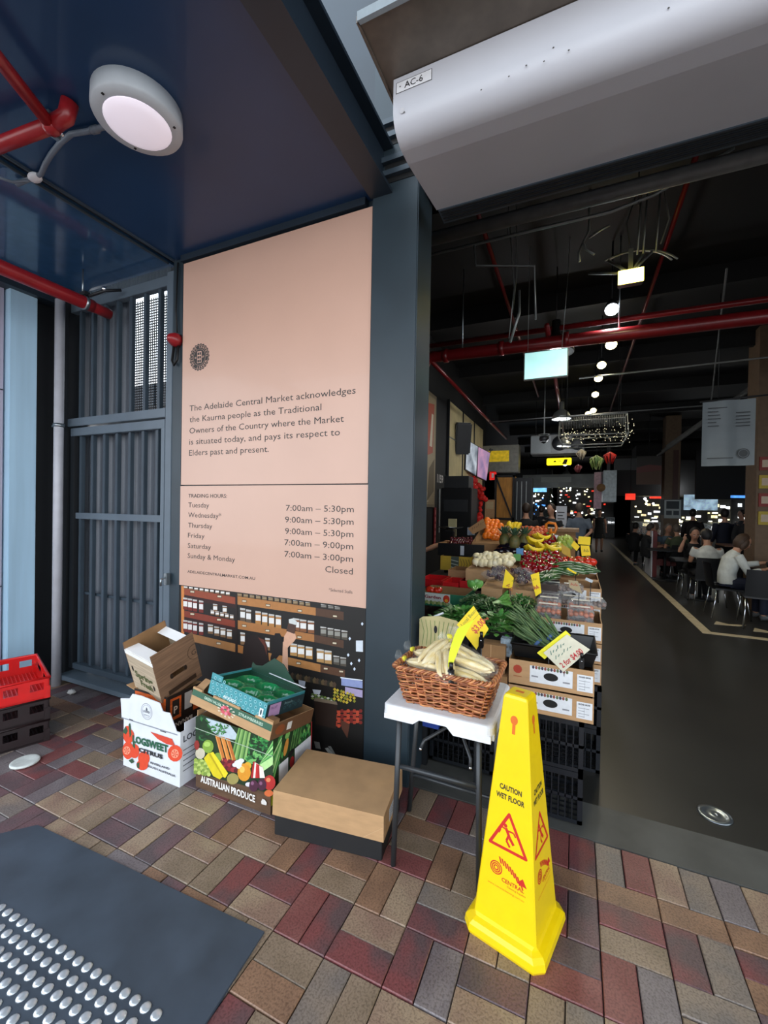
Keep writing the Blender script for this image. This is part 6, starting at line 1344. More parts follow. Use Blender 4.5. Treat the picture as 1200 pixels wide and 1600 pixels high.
b = MB(); p = onX(677, 752, WX+.012); b.plane((WX+.012, 7.85, p.z), Y, Z); b.text('1159', 0, 0, .22, P('#d8d4cc'), 1, .02); b.build('wall_digits', label='white digits 1159 on the dark wall below the photo panel', cat='sign')
b = MB(); p = onX(680, 822, -2.43); rz9 = (0, 0, PI/2); b.box(-.05, .05, 0, .02, -.35, .35, P('#a3202a')); b.plane((-.05, -.001, -.35), X, Z)
for k in range(5): b.rect(.02, .05+k*.13, .08, .13+k*.13, P('#d87a7c'), 1)
b.build('red_notice', label='narrow vertical red notice low beside the pillar edge', cat='sign', loc=p, rot=rz9)
b = MB(); p = onX(687, 800, -2.43); b.box(-.02, .02, 0, .02, -.4, .45, P('#c8ccd0')); b.build('door_pull', label='pale vertical strip right of the red notice', cat='strip', loc=p, rot=rz9)
b = MB(); p = onY(712, 790, 7.0); b.box(-.26, .26, 0, .5, .013-p.z, .30, blkp, bev=.01); b.box(-.2, .2, -.02, 0, -.1, .1, dark); b.box(-.22, .2, .05, .4, .3, .5, dark); b.build('coffee_machine', label='black machine cabinet against the left hall wall', cat='machine', loc=p)
rg = mat('red_glow', '#b01a14', var=.2, scale=4, emit=.12)
for k, (px, py, Y_, s1, s2) in enumerate([(738, 760, 9.5, .28, .22), (752, 778, 11, .2, .35), (746, 815, 9, .12, .2)]): b = MB(); rr_ = random.Random(k); [b.ball((rr_.uniform(-s1, s1), rr_.uniform(-.1, .1), rr_.uniform(-s2, s2)), rr_.uniform(.04, .08), rg, 7, 5) for i in range(22)]; b.box(-s1, s1, .1, .14, -s2, s2, dark); b.build('red_display', label='red lit display on the left side, %s' % ('uppermost, under the screens', 'right one by the barn door', 'lowest, above the oranges')[k], cat='display', loc=onX(px, py, -2.32), rot=rz9)
for k, (px, py, Y_) in enumerate([(743, 800, 8.5), (765, 795, 10)]): b = MB(); b.box(-.13, .13, 0, .05, -.25, .25, kraft); b.box(-.1, .1, -.01, 0, .0, .2, P('#b8a47c')); b.build('notice_board', label=['tan notice board behind the oranges', 'tan notice board left of the barn door'][k], cat='sign', loc=onX(px, py, -2.40) if k == 0 else onY(px, py, 11.9), rot=rz9 if k == 0 else None)
b = MB(); p = onY(770, 743, 12); b.box(-.09, .09, 0, .05, -.12, .12, mat('exit_red', '#c8201c', var=0, emit=.8)); b.box(-.03, .03, -.01, 0, -.06, .06, wcard); b.build('red_sign', label='small glowing red sign left of the barn door', cat='sign', loc=p)
r = thing('barn_cupboard', 'amber timber cupboard with black diagonal braces at the end of the left wall', 'cupboard', (-2.05, 12.0, 0)); amb = mat('amber_timber', '#a8742a', rough=.5, var=.2, scale=4, stretch=(4, 4, 1))
b = MB(); b.box(0, .50, 0, .5, .0, 2.55, amb); b.build('body', r); b = MB()
for x in (-.02, .46): b.box(x, x+.06, -.03, 0, 0, 2.6, black)
for z_ in (.9, 2.52, 1.35): b.box(-.02, .52, -.03, 0, z_, z_+.06, black)
b.hexa([(0, -.03, 2.5), (.05, -.03, 2.5), (.05, 0, 2.5), (0, 0, 2.5)], [(.44, -.03, 1.4), (.48, -.03, 1.4), (.48, 0, 1.4), (.44, 0, 1.4)], black); b.hexa([(0, -.03, 1.33), (.05, -.03, 1.33), (.05, 0, 1.33), (0, 0, 1.33)], [(.40, -.03, .9), (.45, -.03, .9), (.45, 0, .9), (.40, 0, .9)], black)
b.build('brace', r); b = MB(); b.box(.52, .95, .05, .5, 0, 2.5, dark); [b.box(.56+k*.12, .58+k*.12, .03, .05, .9, 2.4, alu) for k in range(3)]; b.build('glazed_side', r)
b = MB(); b.box(-2.42, -1.45, 12.0, 12.4, 2.66, 3.4, mat('corrugated_zinc', '#7c7c74', rough=.4, metal=.3, var=.15)); b.box(-2.3, -1.7, 11.985, 12.0, 2.95, 3.25, mat('yellow_wash', '#c8a81c', var=.2, emit=.35)); b.build('zinc_header', label='grey metal header panel with a yellow lit band above the barn cupboard', cat='header')
b = MB(); b.box(-.9, .0, 7.6, 8.1, 0.013, 1.28, kraftd); b.box(-.95, .05, 7.55, 8.15, 1.28, 1.33, mat('counter_timber', '#7a5a38', rough=.5, var=.15)); b.build('timber_counter', label='brown timber counter behind the far end of the produce', cat='counter')
b = MB(); p = onY(877, 812, 13); b.box(-.14, .14, 0, .04, -.45, .38, wcard); b.plane((-.14, -.002, -.45), X, Z); [b.rect(.04, .1+k*.09, .22-.04*(k % 2), .13+k*.09, P('#4a4c50'), 1) for k in range(7)]; b.box(-.14, -.11, 0, .3, .013-p.z, -.45, dark); b.box(.11, .14, 0, .3, .013-p.z, -.45, dark); b.build('sandwich_board', label='white upright notice board with dark lettering beside the far aisle', cat='sign', loc=p+Vector((0, 0, 0)))

# far shop fronts with their lit cases
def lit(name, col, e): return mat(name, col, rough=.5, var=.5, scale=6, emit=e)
white_l, warm_l, blue_l, red_l = lit('shop_white', '#dfe8f0', 2.4), lit('shop_warm', '#e8d0a0', 2.0), lit('shop_blue', '#4a8ae0', 1.6), lit('shop_red', '#e03020', 1.6)  # emission lets shelf blocks and case goods stand in for shop light
def shop(label, x0, x1, Y_, z0_, z1_, seed, cols=(white_l, warm_l), case=True):
    r = thing('market_shop', label, 'shop', (x0, Y_, 0)); w_ = x1-x0; rr_ = random.Random(seed)
    b = MB(); b.box(0, w_, 1.2, 1.3, 0, 4.2, int_m); b.box(0, w_, 0, 1.2, z1_+.3, 4.0, int_m); b.build('back_wall', r)
    b = MB()
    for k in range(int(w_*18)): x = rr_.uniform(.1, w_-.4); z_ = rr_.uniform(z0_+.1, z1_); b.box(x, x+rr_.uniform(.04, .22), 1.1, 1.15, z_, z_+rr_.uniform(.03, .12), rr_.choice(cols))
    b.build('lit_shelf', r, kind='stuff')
    b = MB()
    for k in range(int(w_*5)): b.ball((rr_.uniform(0, w_), rr_.uniform(.2, 1), rr_.uniform(z1_-.1, z1_+.25)), rr_.uniform(.02, .05), rr_.choice((glow_c, glow_w)), 6, 4)
    b.build('small_lights', r, kind='stuff')
    if case:
        b = MB(); b.box(0, w_, 0, .7, 0, .85, grey_p); b.box(0, w_, .0, .05, .85, 1.25, film('case_glass', '#c0c8cc', .3)); b.box(0, w_, .05, .7, 1.25, 1.28, alu); b.build('display_case', r)
        b = MB()
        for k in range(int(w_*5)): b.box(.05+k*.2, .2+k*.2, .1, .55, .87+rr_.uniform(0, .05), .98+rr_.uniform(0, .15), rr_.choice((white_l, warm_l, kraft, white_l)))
        b.build('glowing_case_goods', r, kind='stuff')
    lamp('shop_lamp', 'POINT', (x0+w_/2, Y_-.6, 2.4), 22, cool, .3)
shop('brightly lit stall straight down the aisle, full of small lamps', -1.2, 2.2, 30, .8, 3.0, 1, (white_l, white_l, white_l, warm_l, white_l, warm_l, white_l, red_l)); shop('lit stall at the far left behind the small tree', -4.5, -1.3, 26, .8, 2.6, 2, (white_l, blue_l, white_l))
shop('white lit deli case right of the aisle', 1.9, 4.3, 17.5, 1.0, 1.9, 3); shop('lit bakery case behind the tan column', 3.6, 6.6, 20, 1.0, 1.9, 4, (warm_l, white_l)); shop('pale blue lit stall behind the seated people', 4.7, 8.6, 16.5, 1.1, 1.9, 5, (white_l, white_l, warm_l))
shop('lit stall with a blue light strip at the far right', 6.5, 10.5, 14.5, 1.2, 2.0, 6, (white_l, blue_l))
for k, (px, py, Y_, w_, h_, m_, lb) in enumerate([(840, 763, 20, .75, .32, lit('news_screen', '#6aa8e0', 1.8), 'bright blue screen hanging by the small tree'), (872, 752, 21, .0, 0, None, None), (985, 776, 16, .28, .2, red_l, 'glowing red sign left of the tan column'), (1027, 774, 18, .45, .22, red_l, 'glowing red sign in front of the tan column'), (1165, 776, 13, .55, .06, blue_l, 'thin blue light strip at the far right'), (1095, 785, 15, .8, .45, lit('pale_blue_board', '#9cb8cc', .7), 'pale blue lit board behind the seated people'), (888, 754, 22, .35, .22, white_l, 'small white lit sign over the far aisle'), (862, 712, 30, 0, 0, None, None)]):
    if m_ is None: continue
    b = MB(); b.box(-w_/2, w_/2, 0, .06, -h_/2, h_/2, m_); b.tube([(0, .03, h_/2), (0, .03, 4.76-onY(px, py, Y_).z)], .01, dark, 4); b.build('lit_sign', label=lb, cat='sign', loc=onY(px, py, Y_))
r = thing('small_tree', 'small dark decorated tree at the end of the hall', 'tree', onY(860, 800, 19)); r.location.z = .013; b = MB(); rr_ = random.Random(3)
tz = onY(860, 762, 19).z
for i in range(60): t_ = i/60; a = i*2.4; R_ = .42*(1-t_)+.04; z_ = .9+(tz-.9)*t_; b.tube([(0, 0, z_+.05), (R_*math.cos(a), R_*math.sin(a), z_-.08)], [.03, .005], mat('fir', '#1c3424', rough=.8), 5)
b.box(-.25, .25, -.25, .25, 0, .75, dark); b.tube([(0, 0, .7), (0, 0, tz)], .03, kraftd, 6); b.build('branches', r); b = MB(); [b.ball((rr_.uniform(-.3, .3), -.35, rr_.uniform(.9, tz-.2)), .02, glow_c, 5, 4) for i in range(14)]; b.build('lights', r, kind='stuff')
b = MB(); p = onY(937, 760, 15); b.box(-.16, .06, 0, .05, -.7, .45, mat('pink_drape', '#c8a8b4', rough=.7, var=.2)); b.tube([(0, .02, .45), (0, .02, 4.76-p.z)], .01, dark, 4); b.build('pale_drape', label='pale pinkish hanging drape below the chilli rope', cat='drape', loc=p)
b = MB(); p = onY(939, 762, 14.5); b.lathe([(0, 0), (.12, 0), (.12, .03), (0, .03)], kraftd, 20, T=Matrix.Rotation(PI/2, 4, 'X')); b.tube([(0, 0, .12), (0, 0, .5), (0, .0, 4.76-p.z)], .012, dark, 4); b.build('round_paddle', label='round brown board hanging in front of the pale drape', cat='board', loc=p)

# right side: market banner, columns, photo banner, roof struts
a, c = onY(1098, 628, 7.5), onY(1175, 727, 7.5); w_, h_ = c.x-a.x+.02, a.z-c.z; r = thing('market_banner', 'grey hanging market banner with lines of print and a dark round crest', 'banner', (a.x, 7.5, c.z))
ban_m2 = mat('banner_cloth', '#767f84', rough=.6, var=.08, scale=3); b = MB(); n = 12; vs = []
for i in range(n+1): x = w_*i/n; y = .02*math.sin(i*.9); vs += [(x, y, 0), (x, y, h_)]
b.add(vs, [(2*i, 2*i+2, 2*i+3, 2*i+1) for i in range(n)], ban_m2, True); b.build('cloth', r)
b = MB(); b.plane((0, -.026, 0), X, Z); pk = P('#30363a')
for k in range(6): b.rect(.06, h_*(.88-k*.055), .06+[.22, .12, .14, .15, .1, .13][k], h_*(.88-k*.055)+.012, pk, 1); b.rect(w_-.22, h_*(.84-k*.05), w_-.06, h_*(.84-k*.05)+.012, pk, 1) if k else None
b.rect(.06, h_*.11, .36, h_*.11+.012, pk, 1); b.ell(w_*.79, h_*.18, w_*.115, h_*.075, pk, 1, 24); b.ring(w_*.79, h_*.18, w_*.085, w_*.092, ban_m2, 2, ex=1); b.build('print', r)
b = MB(); b.tube([(-.03, 0, h_), (w_+.5, 0, h_+.05)], .012, dark, 6); b.tube([(w_*.3, 0, h_), (w_*.3, 0, 4.76-c.z)], .005, dark, 4); b.build('hanging_rod', r)
tan = mat('tan_column', '#6a5540', rough=.6, var=.12)
b = MB(); b.box(2.72, 3.3, 9, 9.5, 0, 4.76, tan); b.build('column', label='tan column at the right edge of the view', cat='column')
for k in range(8): b = MB(); rr_ = random.Random(k); b.box(0, .16, 0, .03, 0, .22, P(['#8a2c24', '#3c4a7a', '#b8a030', '#6a4a34'][k % 4])); b.box(.03, .13, -.004, 0, .05, .17, P(['#c8b49c', '#a8786c'][k % 2])); b.build('small_poster', label='small coloured poster on the tan column, %s' % ['top left', 'top right', 'second row left', 'second row right', 'third row left', 'third row right', 'bottom left', 'bottom right'][k], cat='poster', loc=(2.75+.19*(k % 2), 8.965, 2.35-.30*(k//2)))
a, c = onY(1037, 800, 16), onY(1065, 655, 16); b = MB(); b.box(a.x, c.x, 16, 16.5, 0, 4.7, tan); b.box(a.x+.22, a.x+.36, 15.97, 16, 1.9, 3.6, P('#4a2c24')); b.box(a.x-.1, a.x+.7, 15.95, 16, 1.55, 2.05, P('#3c3c3c')); b.build('column', label='tan column behind the seated people', cat='column')
b = MB(); p = onY(1051, 795, 15.94); b.box(-.22, .22, 0, .03, -.3, .28, P('#a8aca8')); b.box(-.17, .17, -.005, 0, .0, .24, P('#24282c')); b.box(-.17, -.02, -.005, 0, -.2, -.06, P('#3c4044')); b.box(.02, .17, -.005, 0, -.2, -.06, P('#3c4044')); b.build('menu_poster', label='pale menu poster on the tan column behind the diners', cat='poster', loc=p)
a, c = onY(994, 757, 15.5), onY(1034, 712, 15.5); b = MB(); b.box(0, c.x-a.x, 0, .02, 0, c.z-a.z, P('#33302c')); b.plane((0, -.002, 0), X, Z); w_, h_ = c.x-a.x, c.z-a.z; b.rect(0, 0, w_, h_*.5, P('#5a4030'), 1); b.poly([(0, h_*.4), (w_, h_*.5), (w_, h_*.65), (w_*.5, h_*.7), (0, h_*.6)], P('#6a3834'), 2); b.tube([(w_/2, 0, h_), (w_/2, 0, 4.7-a.z)], .01, dark, 4); b.build('photo_banner', label='dim landscape photo banner left of the tan column', cat='banner', loc=a)
b = MB()
for k in range(3): b.tube([(1.9+.1*k, 13, 3.1+k*.12), (3.6+.1*k, 10, 4.5+k*.1)], .035, grey_p, 6)
b.build('roof_strut', label='slanting grey roof struts behind the market banner', cat='strut')
b = MB(); b.box(1.2, 8, 17.2, 17.4, 2.2, 3.4, int_m); b.box(1.2, 2.4, 17.1, 17.2, 3.1, 3.5, P('#4a4e50')); b.box(2.9, 4.6, 13.8, 13.9, 2.0, 3.3, int_m); b.build('bulkhead', label='dark overhead bulkhead behind the photo banner', cat='panel')

# ================================================================== seating and people
seatm = mat('black_chair_shell', '#0e1014', rough=.4, var=.1)
def chair(loc, rz, label):
    r = thing('cafe_chair', label, 'chair', loc, (0, 0, rz)); b = MB(); b.box(-.22, .22, -.21, .22, .43, .455, seatm, bev=.01); b.build('seat', r)
    b = MB(); vs = []; n = 8
    for i in range(n+1): x = -.22+.44*i/n; y = -.22-.03*(1-(x/.22)**2); vs += [(x, y+.0, .46), (x*.95, y-.06, .84)]
    b.add(vs, [(2*i, 2*i+2, 2*i+3, 2*i+1) for i in range(n)], seatm, True); b.add([(v[0], v[1]+.012, v[2]) for v in vs], [(2*i, 2*i+1, 2*i+3, 2*i+2) for i in range(n)], seatm, True); b.build('backrest', r)
    for sx_ in (-1, 1):
        for sy in (-1, 1): b = MB(); b.tube([(sx_*.19, sy*.17, .44), (sx_*.23, sy*.24, 0)], .011, chrome, 8); b.build('leg', r)
FZ = .013
chair((2.18, 8.30, FZ), -PI/2, 'black shell chair with chrome legs under the woman in the white shirt'); chair((2.42, 7.72, FZ), -.12, 'black chair turned away from the camera at the right edge')
def table(loc, w_, d_, h_, label, m=dark): r = thing('cafe_table', label, 'table', loc); b = MB(); b.box(-w_/2, w_/2, -d_/2, d_/2, h_-.03, h_, m, bev=.006); b.build('tabletop', r); b = MB(); b.tube([(0, 0, 0), (0, 0, h_-.03)], .03, dark, 8); b.lathe([(.25, 0), (.25, .015), (.03, .03)], dark, 16); b.build('pedestal', r)
table((2.95, 8.45, FZ), .7, .8, .74, 'dark cafe table in front of the woman in the white shirt'); table((2.15, 9.75, FZ), .9, .6, .74, 'dark table of the man in the black top'); table((1.95, 12.0, FZ), .7, .7, .74, 'dark table in front of the diners by the red booth')
table((3.3, 10.2, FZ), 1.5, .6, 1.02, 'high brown timber bench table at the right', mat('bench_timber', '#5a3c24', rough=.5, var=.2))
b = MB(); b.ball((0, 0, .1), (.17, .11, .1), mat('black_leather', '#0b0b0c', rough=.4, bump=.4, scale=20), 12, 8, fn=lambda a, c: 1+.1*math.sin(3*c+2*a)); b.tube([(-.1, 0, .16), (-.05, 0, .26), (.06, 0, .26), (.1, 0, .16)], .008, blkp, 6); b.build('handbag', label='slumped black handbag on the cafe table at the right edge', cat='bag', loc=(2.80, 8.25, FZ+.74))
b = MB(); b.lathe([(0, 0), (.07, .003), (.12, .015), (.125, .017), (.11, .017), (0, .006)], wcard, 20); b.build('plate', label='white plate on the cafe table at the right edge', cat='plate', loc=(3.05, 8.35, FZ+.74))
r = thing('booth_seat', 'high backed red booth seat beside the floor line', 'seat', (1.75, 12.9, FZ)); rb_ = mat('red_vinyl', '#6a1614', rough=.5, var=.15); b = MB(); b.box(0, .1, -.5, .6, 0, 1.15, rb_, bev=.02); b.box(-.02, 0, -.5, .6, 0, 1.15, wcard); b.build('back', r); b = MB(); b.box(.1, .5, -.5, .6, .3, .46, rb_, bev=.02); b.build('cushion', r)

def remesh(b, vox, smooth=2):
    o = b.build('tmp'); md = o.modifiers.new('r', 'REMESH'); md.mode = 'VOXEL'; md.voxel_size = vox
    s_ = o.modifiers.new('s', 'SMOOTH'); s_.iterations = smooth; s_.factor = .5
    me = bpy.data.meshes.new_from_object(o.evaluated_get(bpy.context.evaluated_depsgraph_get())); old = o.data
    me.materials.clear(); [me.materials.append(m) for m in b.mats[:1]]; bpy.data.objects.remove(o); bpy.data.meshes.remove(old)
    me.polygons.foreach_set('material_index', [0]*len(me.polygons)); me.polygons.foreach_set('use_smooth', [True]*len(me.polygons)); return me
def loft(b, cs_, rs, m, right=X, seg=16):
    vs = []; n = len(cs_)
    for i, (c, (rx, ry)) in enumerate(zip(cs_, rs)):
        t_ = (cs_[min(i+1, n-1)]-cs_[max(i-1, 0)]).normalized(); R_ = (right-t_*right.dot(t_)).normalized(); F_ = t_.cross(R_)
        for k in range(seg): a = 2*PI*k/seg; vs.append(c+R_*rx*math.cos(a)+F_*ry*math.sin(a))
    fs = [(i*seg+k, i*seg+(k+1) % seg, (i+1)*seg+(k+1) % seg, (i+1)*seg+k) for i in range(n-1) for k in range(seg)]+[tuple(range(seg))[::-1], tuple((n-1)*seg+k for k in range(seg))]
    b.add(vs, fs, m, True)
STAND = dict(pel=(0, 0, .95), wst=(0, 0, 1.10), cst=(0, .01, 1.32), nck=(0, 0, 1.47), hd=(0, .03, 1.63), sL=(-.18, 0, 1.41), sR=(.18, 0, 1.41), eL=(-.23, -.03, 1.13), eR=(.23, -.03, 1.13), wL=(-.24, .06, .90), wR=(.24, .06, .90),
    hL=(-.09, 0, .92), hR=(.09, 0, .92), kL=(-.10, .03, .50), kR=(.10, .03, .50), aL=(-.10, -.01, .09), aR=(.10, -.01, .09), tL=(-.12, .15, .035), tR=(.12, .15, .035))
SIT = dict(STAND, pel=(0, -.02, .54), wst=(0, -.03, .68), cst=(0, .0, .90), nck=(0, .03, 1.05), hd=(0, .09, 1.20), sL=(-.18, .01, .99), sR=(.18, .01, .99), eL=(-.23, .10, .74), eR=(.23, .10, .74), wL=(-.16, .36, .78), wR=(.14, .36, .78),
    hL=(-.09, 0, .53), hR=(.09, 0, .53), kL=(-.11, .42, .53), kR=(.11, .42, .53), aL=(-.12, .40, .09), aR=(.12, .40, .09), tL=(-.13, .56, .035), tR=(.13, .56, .035))
def person(label, pose, loc, rz, skin='#b98a70', shirt='#333333', trs='#222222', hair='#2a1c14', sleeve=.5, hl='short', vox=.02, s=1, skirt=False, cap=None, vest=None):
    p = {k: Vector(v) for k, v in pose.items()}; r = thing('person', label, 'person', loc, (0, 0, rz)); r.scale = (s,)*3
    sk = mat('skin_'+skin[1:], skin, rough=.5, var=.04); sh = mat('cloth_'+shirt[1:], shirt, rough=.8, var=.1, bump=.2, scale=14); tr = mat('cloth_'+trs[1:], trs, rough=.85, var=.1)
    right = (p['sR']-p['sL']).normalized(); b = MB()
    loft(b, [p['pel']-Vector((0, 0, .06)), p['pel'], p['wst'], p['cst'], p['cst']*.35+p['nck']*.65, p['nck'], p['nck']*.4+p['hd']*.6], [(.11, .08), (.15, .105), (.13, .095), (.155, .105), (.10, .07), (.052, .055), (.05, .055)], sk, right)
    up_ = (p['hd']-p['nck']).normalized(); fw = up_.cross(right)*-1; fw = right.cross(up_)*-1 if right.cross(up_).y < 0 else right.cross(up_)
    hd = p['hd']
    Mh = Matrix((right, fw, up_)).transposed().to_4x4(); Mh = Matrix.Translation(hd) @ Mh
    b.ball((0, 0, .01), (.075, .092, .112), sk, 16, 12, T=Mh); b.ball((0, .045, -.055), (.048, .05, .045), sk, 10, 8, T=Mh); b.ball((0, .095, -.015), (.014, .022, .022), sk, 8, 6, T=Mh)
    for e in (-1, 1): b.ball((e*.077, -.005, -.01), (.012, .02, .03), sk, 8, 6, T=Mh)
    for q_ in 'LR':
        S, E_, W_ = p['s'+q_], p['e'+q_], p['w'+q_]; b.tube([S, S*.5+E_*.5, E_, E_*.55+W_*.45, W_], [.052, .046, .038, .036, .026], sk, 10)
        d = (W_-E_).normalized(); sd = d.cross(Z if abs(d.z) < .8 else Y).normalized(); nn = d.cross(sd)
        b.ball(W_+d*.045, (.036, .036, .022) if abs(d.z) < .5 else (.03, .022, .045), sk, 8, 6)
        for f_ in range(4): o_ = W_+d*.07+sd*(-.026+.0175*f_); L_ = (.062, .072, .068, .052)[f_]; b.tube([o_-d*.02, o_+d*L_*.5+nn*.006, o_+d*L_+nn*.026], [.010, .009, .007], sk, 6)
        o_ = W_+d*.03-sd*.03; b.tube([o_+sd*.01, o_-sd*.016+d*.02, o_-sd*.018+d*.05+nn*.01], [.011, .010, .008], sk, 6)
        H_, K_, A_, T_ = p['h'+q_], p['k'+q_], p['a'+q_], p['t'+q_]; b.tube([H_, H_*.5+K_*.5, K_, K_*.6+A_*.4, A_, A_-Vector((0, 0, .03))], [.082, .072, .054, .052, .036, .034], sk, 10); b.tube([A_-Vector((0, .02, .04)), T_], [.036, .028], sk, 8)
    inst('body', remesh(b, vox), r)
    b = MB(); z_ = Vector((0, 0, .04))
    loft(b, [p['pel']-z_*.5, p['wst']*.5+p['pel']*.5, p['wst'], p['cst'], p['cst']*.4+p['nck']*.6, p['nck']-z_*.5], [(.165, .122), (.16, .12), (.148, .114), (.172, .122), (.115, .085), (.068, .068)], sh, right)
    for q_ in 'LR':
        S, E_, W_ = p['s'+q_], p['e'+q_], p['w'+q_]
        if sleeve > 1: b.tube([S*.92+p['cst']*.08, S*.5+E_*.5, E_, E_*.3+W_*.7], [.068, .062, .055, .042], sh, 10)
        elif sleeve > 0: b.tube([S*.92+p['cst']*.08, S*(1-sleeve)+E_*sleeve], [.068, .06], sh, 10)
        else: b.ball(S, .055, sh, 8, 6)
    if skirt: loft(b, [p['pel']+z_, p['pel']-z_*5, p['pel']-z_*9], [(.16, .12), (.20, .16), (.24, .2)], sh, right)
    inst('dress' if skirt else 'shirt', remesh(b, vox), r)
    if not skirt:
        b = MB(); loft(b, [p['pel']-z_*1.5, p['pel']+z_*1.5], [(.15, .118), (.155, .118)], tr, right)
        for q_ in 'LR': H_, K_, A_ = p['h'+q_], p['k'+q_], p['a'+q_]; b.tube([H_, H_*.5+K_*.5, K_, K_*.5+A_*.5, A_], [.095, .085, .070, .062, .052], tr, 10)
        inst('trousers', remesh(b, vox), r)
    b = MB(); sm = mat('shoe_grey', '#55585c', rough=.6, var=.1)
    for q_ in 'LR': A_, T_ = p['a'+q_], p['t'+q_]; b.tube([A_-Vector((0, .04, .05)), A_*.5+T_*.5-Vector((0, 0, .005)), T_+Vector((0, .02, .0))], [.042, .044, .034], sm, 8)
    b.build('shoes', r)
    hm = mat('hair_'+hair[1:], hair, rough=.6, var=.25, scale=40, stretch=(6, 6, 1)); b = MB()
    b.ball((0, -.028, .022), (.087, .092, .115), hm, 14, 10, T=Mh)
    if hl == 'bob': b.ball((0, -.03, -.01), (.096, .088, .12), hm, 14, 10, T=Mh); [b.ball((e*.07, .01, -.03), (.03, .055, .09), hm, 8, 8, T=Mh) for e in (-1, 1)]
    if hl == 'long': b.tube([Mh @ Vector((0, -.05, .03)), Mh @ Vector((0, -.085, -.12)), Mh @ Vector((0, -.10, -.28))], [.08, .075, .05], hm, 10)
    if cap: cm = mat('cap_'+cap[1:], cap, rough=.7); b.ball((0, -.01, .06), (.09, .10, .078), cm, 12, 8, T=Mh); b.box(-.06, .06, .05, .15, .055, .065, cm, T=Mh)
    b.build('hair', r)
    b = MB(); ek = P('#1c1410')
    for e in (-1, 1): b.ball((e*.03, .083, .008), (.011, .007, .006), wcard, 8, 5, T=Mh); b.ball((e*.03, .089, .008), (.005, .003, .005), ek, 6, 4, T=Mh); b.box(e*.03-.016, e*.03+.016, .088, .093, .026, .031, ek, T=Mh)
    b.box(-.022, .022, .090, .096, -.058, -.052, P('#8a4a44'), T=Mh); b.build('face_features', r)
    return r
hero = dict(SIT, cst=(0, .03, .90), nck=(0, .09, 1.04), hd=(0, .17, 1.17), sL=(-.17, .05, .98), sR=(.17, .05, .98), eL=(-.22, .26, .80), wL=(-.10, .52, .86), eR=(.22, .16, .72), wR=(.14, .40, .78))
person('seated woman in a loose white shirt with bobbed brown hair leaning over a table', hero, (2.20, 8.30, FZ), -PI/2+.1, shirt='#c4cac8', trs='#131a30', hair='#3c2a1c', sleeve=2, hl='bob', vox=.012)
def at(px, Y_): p_ = onY(px, 800, Y_); return (p_.x, Y_, FZ)
behind = dict(STAND, eL=(-.25, -.08, 1.13), eR=(.25, -.08, 1.13), wL=(-.06, -.17, .96), wR=(.06, -.18, .95))
person('standing man in a grey blue shirt seen from behind with hands clasped at his back', behind, at(905, 10.8), .05, shirt='#5a6470', trs='#26292c', hair='#4c4238', sleeve=.8, s=1.02)
walk = dict(STAND, kL=(-.09, .14, .52), aL=(-.09, .06, .13), tL=(-.10, .22, .09), kR=(.09, -.03, .50), aR=(.09, -.22, .10), tR=(.09, -.08, .04))
person('woman in a dark sleeveless dress walking up the far aisle', walk, at(937, 18.6), PI, shirt='#181a18', hair='#2c2018', sleeve=0, hl='long', skirt=True, s=.96)
for k, (px, Y_, rz, sh_, lb, st_) in enumerate([(822, 9.2, .2, '#0e0e10', 'dark clothed person with their back turned beyond the oranges', STAND), (862, 9.6, 2.6, '#14161a', 'dark clothed person facing the counter beside the orange handle', dict(STAND, wL=(-.1, .3, 1.05), wR=(.1, .3, 1.05))), (846, 13.5, .4, '#1a1a20', 'dark shopper in the middle distance left of the notice board', STAND),
        (888, 16, 0, '#241c1c', 'shopper in dark red brown seen between the grey shirted man and the board', STAND), (870, 20, 2.8, '#101214', 'distant dark shopper near the small tree', STAND), (920, 22, 3, '#1c1414', 'distant shopper between the grey shirted man and the walking woman', STAND), (832, 17, 1, '#2a2a2e', 'distant shopper under the bright blue screen', STAND)]):
    person(lb, st_, at(px, Y_), rz, shirt=sh_, trs='#101014', vox=.024)
person('vendor reaching a bare forearm out from behind the pillar', dict(STAND, eR=(.30, .10, 1.10), wR=(.34, .34, 1.20)), (onY(645, 800, 5.0).x-.05, 5.0, FZ), -PI/2+.6, shirt='#15161a', trs='#101014', vox=.018)
eat = dict(SIT, wL=(-.06, .34, .80), wR=(.20, .22, 1.08), eR=(.26, .20, .86))
chairless = [(1085, 10.15, PI, '#0f1012', '#26221e', 'man in a black top facing the camera with a hand at his chin', eat, None), (1107, 9.25, .0, '#c8ccc8', '#15161a', 'person in a cap and white shirt seen from behind next to the man in black', SIT, '#6a5c48'),
    (1060, 12.4, .15, '#3f4a34', '#5a5048', 'grey haired person in an olive shirt seen from behind', SIT, None), (1012, 12.7, -1.4, '#101114', '#2c2420', 'person in a black T-shirt sitting in the red booth', SIT, None), (1024, 13.6, -.3, '#5a1a1c', '#6a5a50', 'diner in a dark red shirt behind the booth', SIT, None), (1043, 13.0, PI+.2, '#5a7080', '#6a625a', 'diner in a light blue shirt at the booth table', SIT, None)]
for k, (px, Y_, rz, sh_, hr_, lb, ps, cp_) in enumerate(chairless):
    l = at(px, Y_); person(lb, ps, l, rz, shirt=sh_, trs='#15171c', hair=hr_, sleeve=.6, vox=.018, cap=cp_)
    if k != 3: chair((l[0], l[1], FZ), rz, 'dark cafe chair under the '+lb.split(' seen')[0].split(' facing')[0][:48])
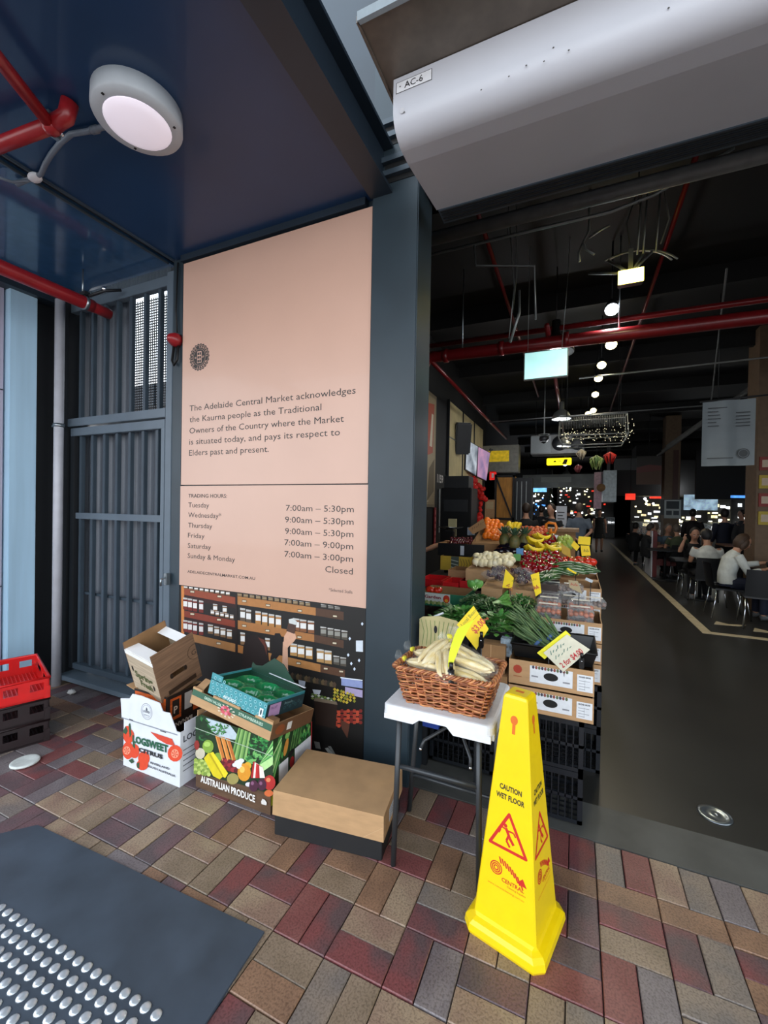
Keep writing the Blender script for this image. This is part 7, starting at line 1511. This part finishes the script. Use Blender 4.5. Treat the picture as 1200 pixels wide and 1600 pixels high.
for k, (px, Y_, rz, sh_, lb) in enumerate([(1133, 12.2, .1, '#10182c', 'standing person in a navy jumper seen from behind'), (1083, 13.8, 0, '#140f10', 'standing dark figure with a high bun behind the man in black'), (1168, 11.5, 3.3, '#17181c', 'dark figure standing near the right column'), (1160, 15, 2, '#2a2c30', 'distant figure behind the counter at the right'), (992, 14.5, -.5, '#0e1012', 'dark figure sitting left of the red booth')]):
    person(lb, STAND if k != 4 else SIT, at(px, Y_), rz, shirt=sh_, trs='#0e0e12', hair='#14100e', sleeve=2, vox=.022, s=.98)
# red crates on the left
rc = mat('red_crate_plastic', '#d01414', rough=.3, var=.08, coat=.3); dkr = mat('dark_crate_plastic', '#1c0c0e', rough=.45, var=.2)
def veg_crate(loc, rz, m, label, w_=.60, d_=.40, h_=.17):
    r = thing('stacking_crate', label, 'crate', loc, (0, 0, rz)); b = MB(); t = .008
    def wall_(o, u, L, slots):
        o, u = Vector(o), Vector(u); nn = Vector((-u.y, u.x, 0))*t
        def q_(s0, s1, z0_, z1_): a, c = o+u*s0, o+u*s1; b.hexa([a+Z*z0_, c+Z*z0_, c+Z*z0_+nn, a+Z*z0_+nn], [a+Z*z1_, c+Z*z1_, c+Z*z1_+nn, a+Z*z1_+nn], m)
        q_(0, L, 0, h_*.45); q_(0, L, h_*.80, h_); k = 0; n_ = slots; gap = L/n_
        for i in range(n_+1): s0 = max(0, i*gap-.03); q_(s0, min(L, i*gap+.03), h_*.45, h_*.80)
    wall_((0, 0, 0), (1, 0, 0), w_, 3); wall_((w_, 0, 0), (0, 1, 0), d_, 2); wall_((w_, d_, 0), (-1, 0, 0), w_, 3); wall_((0, d_, 0), (0, -1, 0), d_, 2)
    b.build('side_panels', r); b = MB(); b.tube([(0, 0, h_), (w_, 0, h_), (w_, d_, h_), (0, d_, h_)], .009, m, 6, closed=True); b.build('rim', r)
    b = MB(); k = .0
    while k < w_: b.box(k, k+.006, 0, d_, .01, .016, m); k += .022
    k = 0
    while k < d_: b.box(0, w_, k, k+.006, .008, .014, m); k += .022
    b.build('lattice_base', r); b = MB(); [b.box(x, x+.035, y, y+.035, 0, h_*.6, m, bev=.004) for x in (-.005, w_-.03) for y in (-.005, d_-.03)]; b.build('corner_posts', r)
for k, (z_, m_, lb) in enumerate([(0.0, dkr, 'bottom dark crate of the stack at the left edge'), (.145, dkr, 'dark crate under the red one at the left edge'), (.29, rc, 'bright red slotted plastic crate on top of the stack at the left edge')]):
    veg_crate((-3.377, 1.324, z_), math.radians(70), m_, lb, w_=.4, d_=.6, h_=.142)
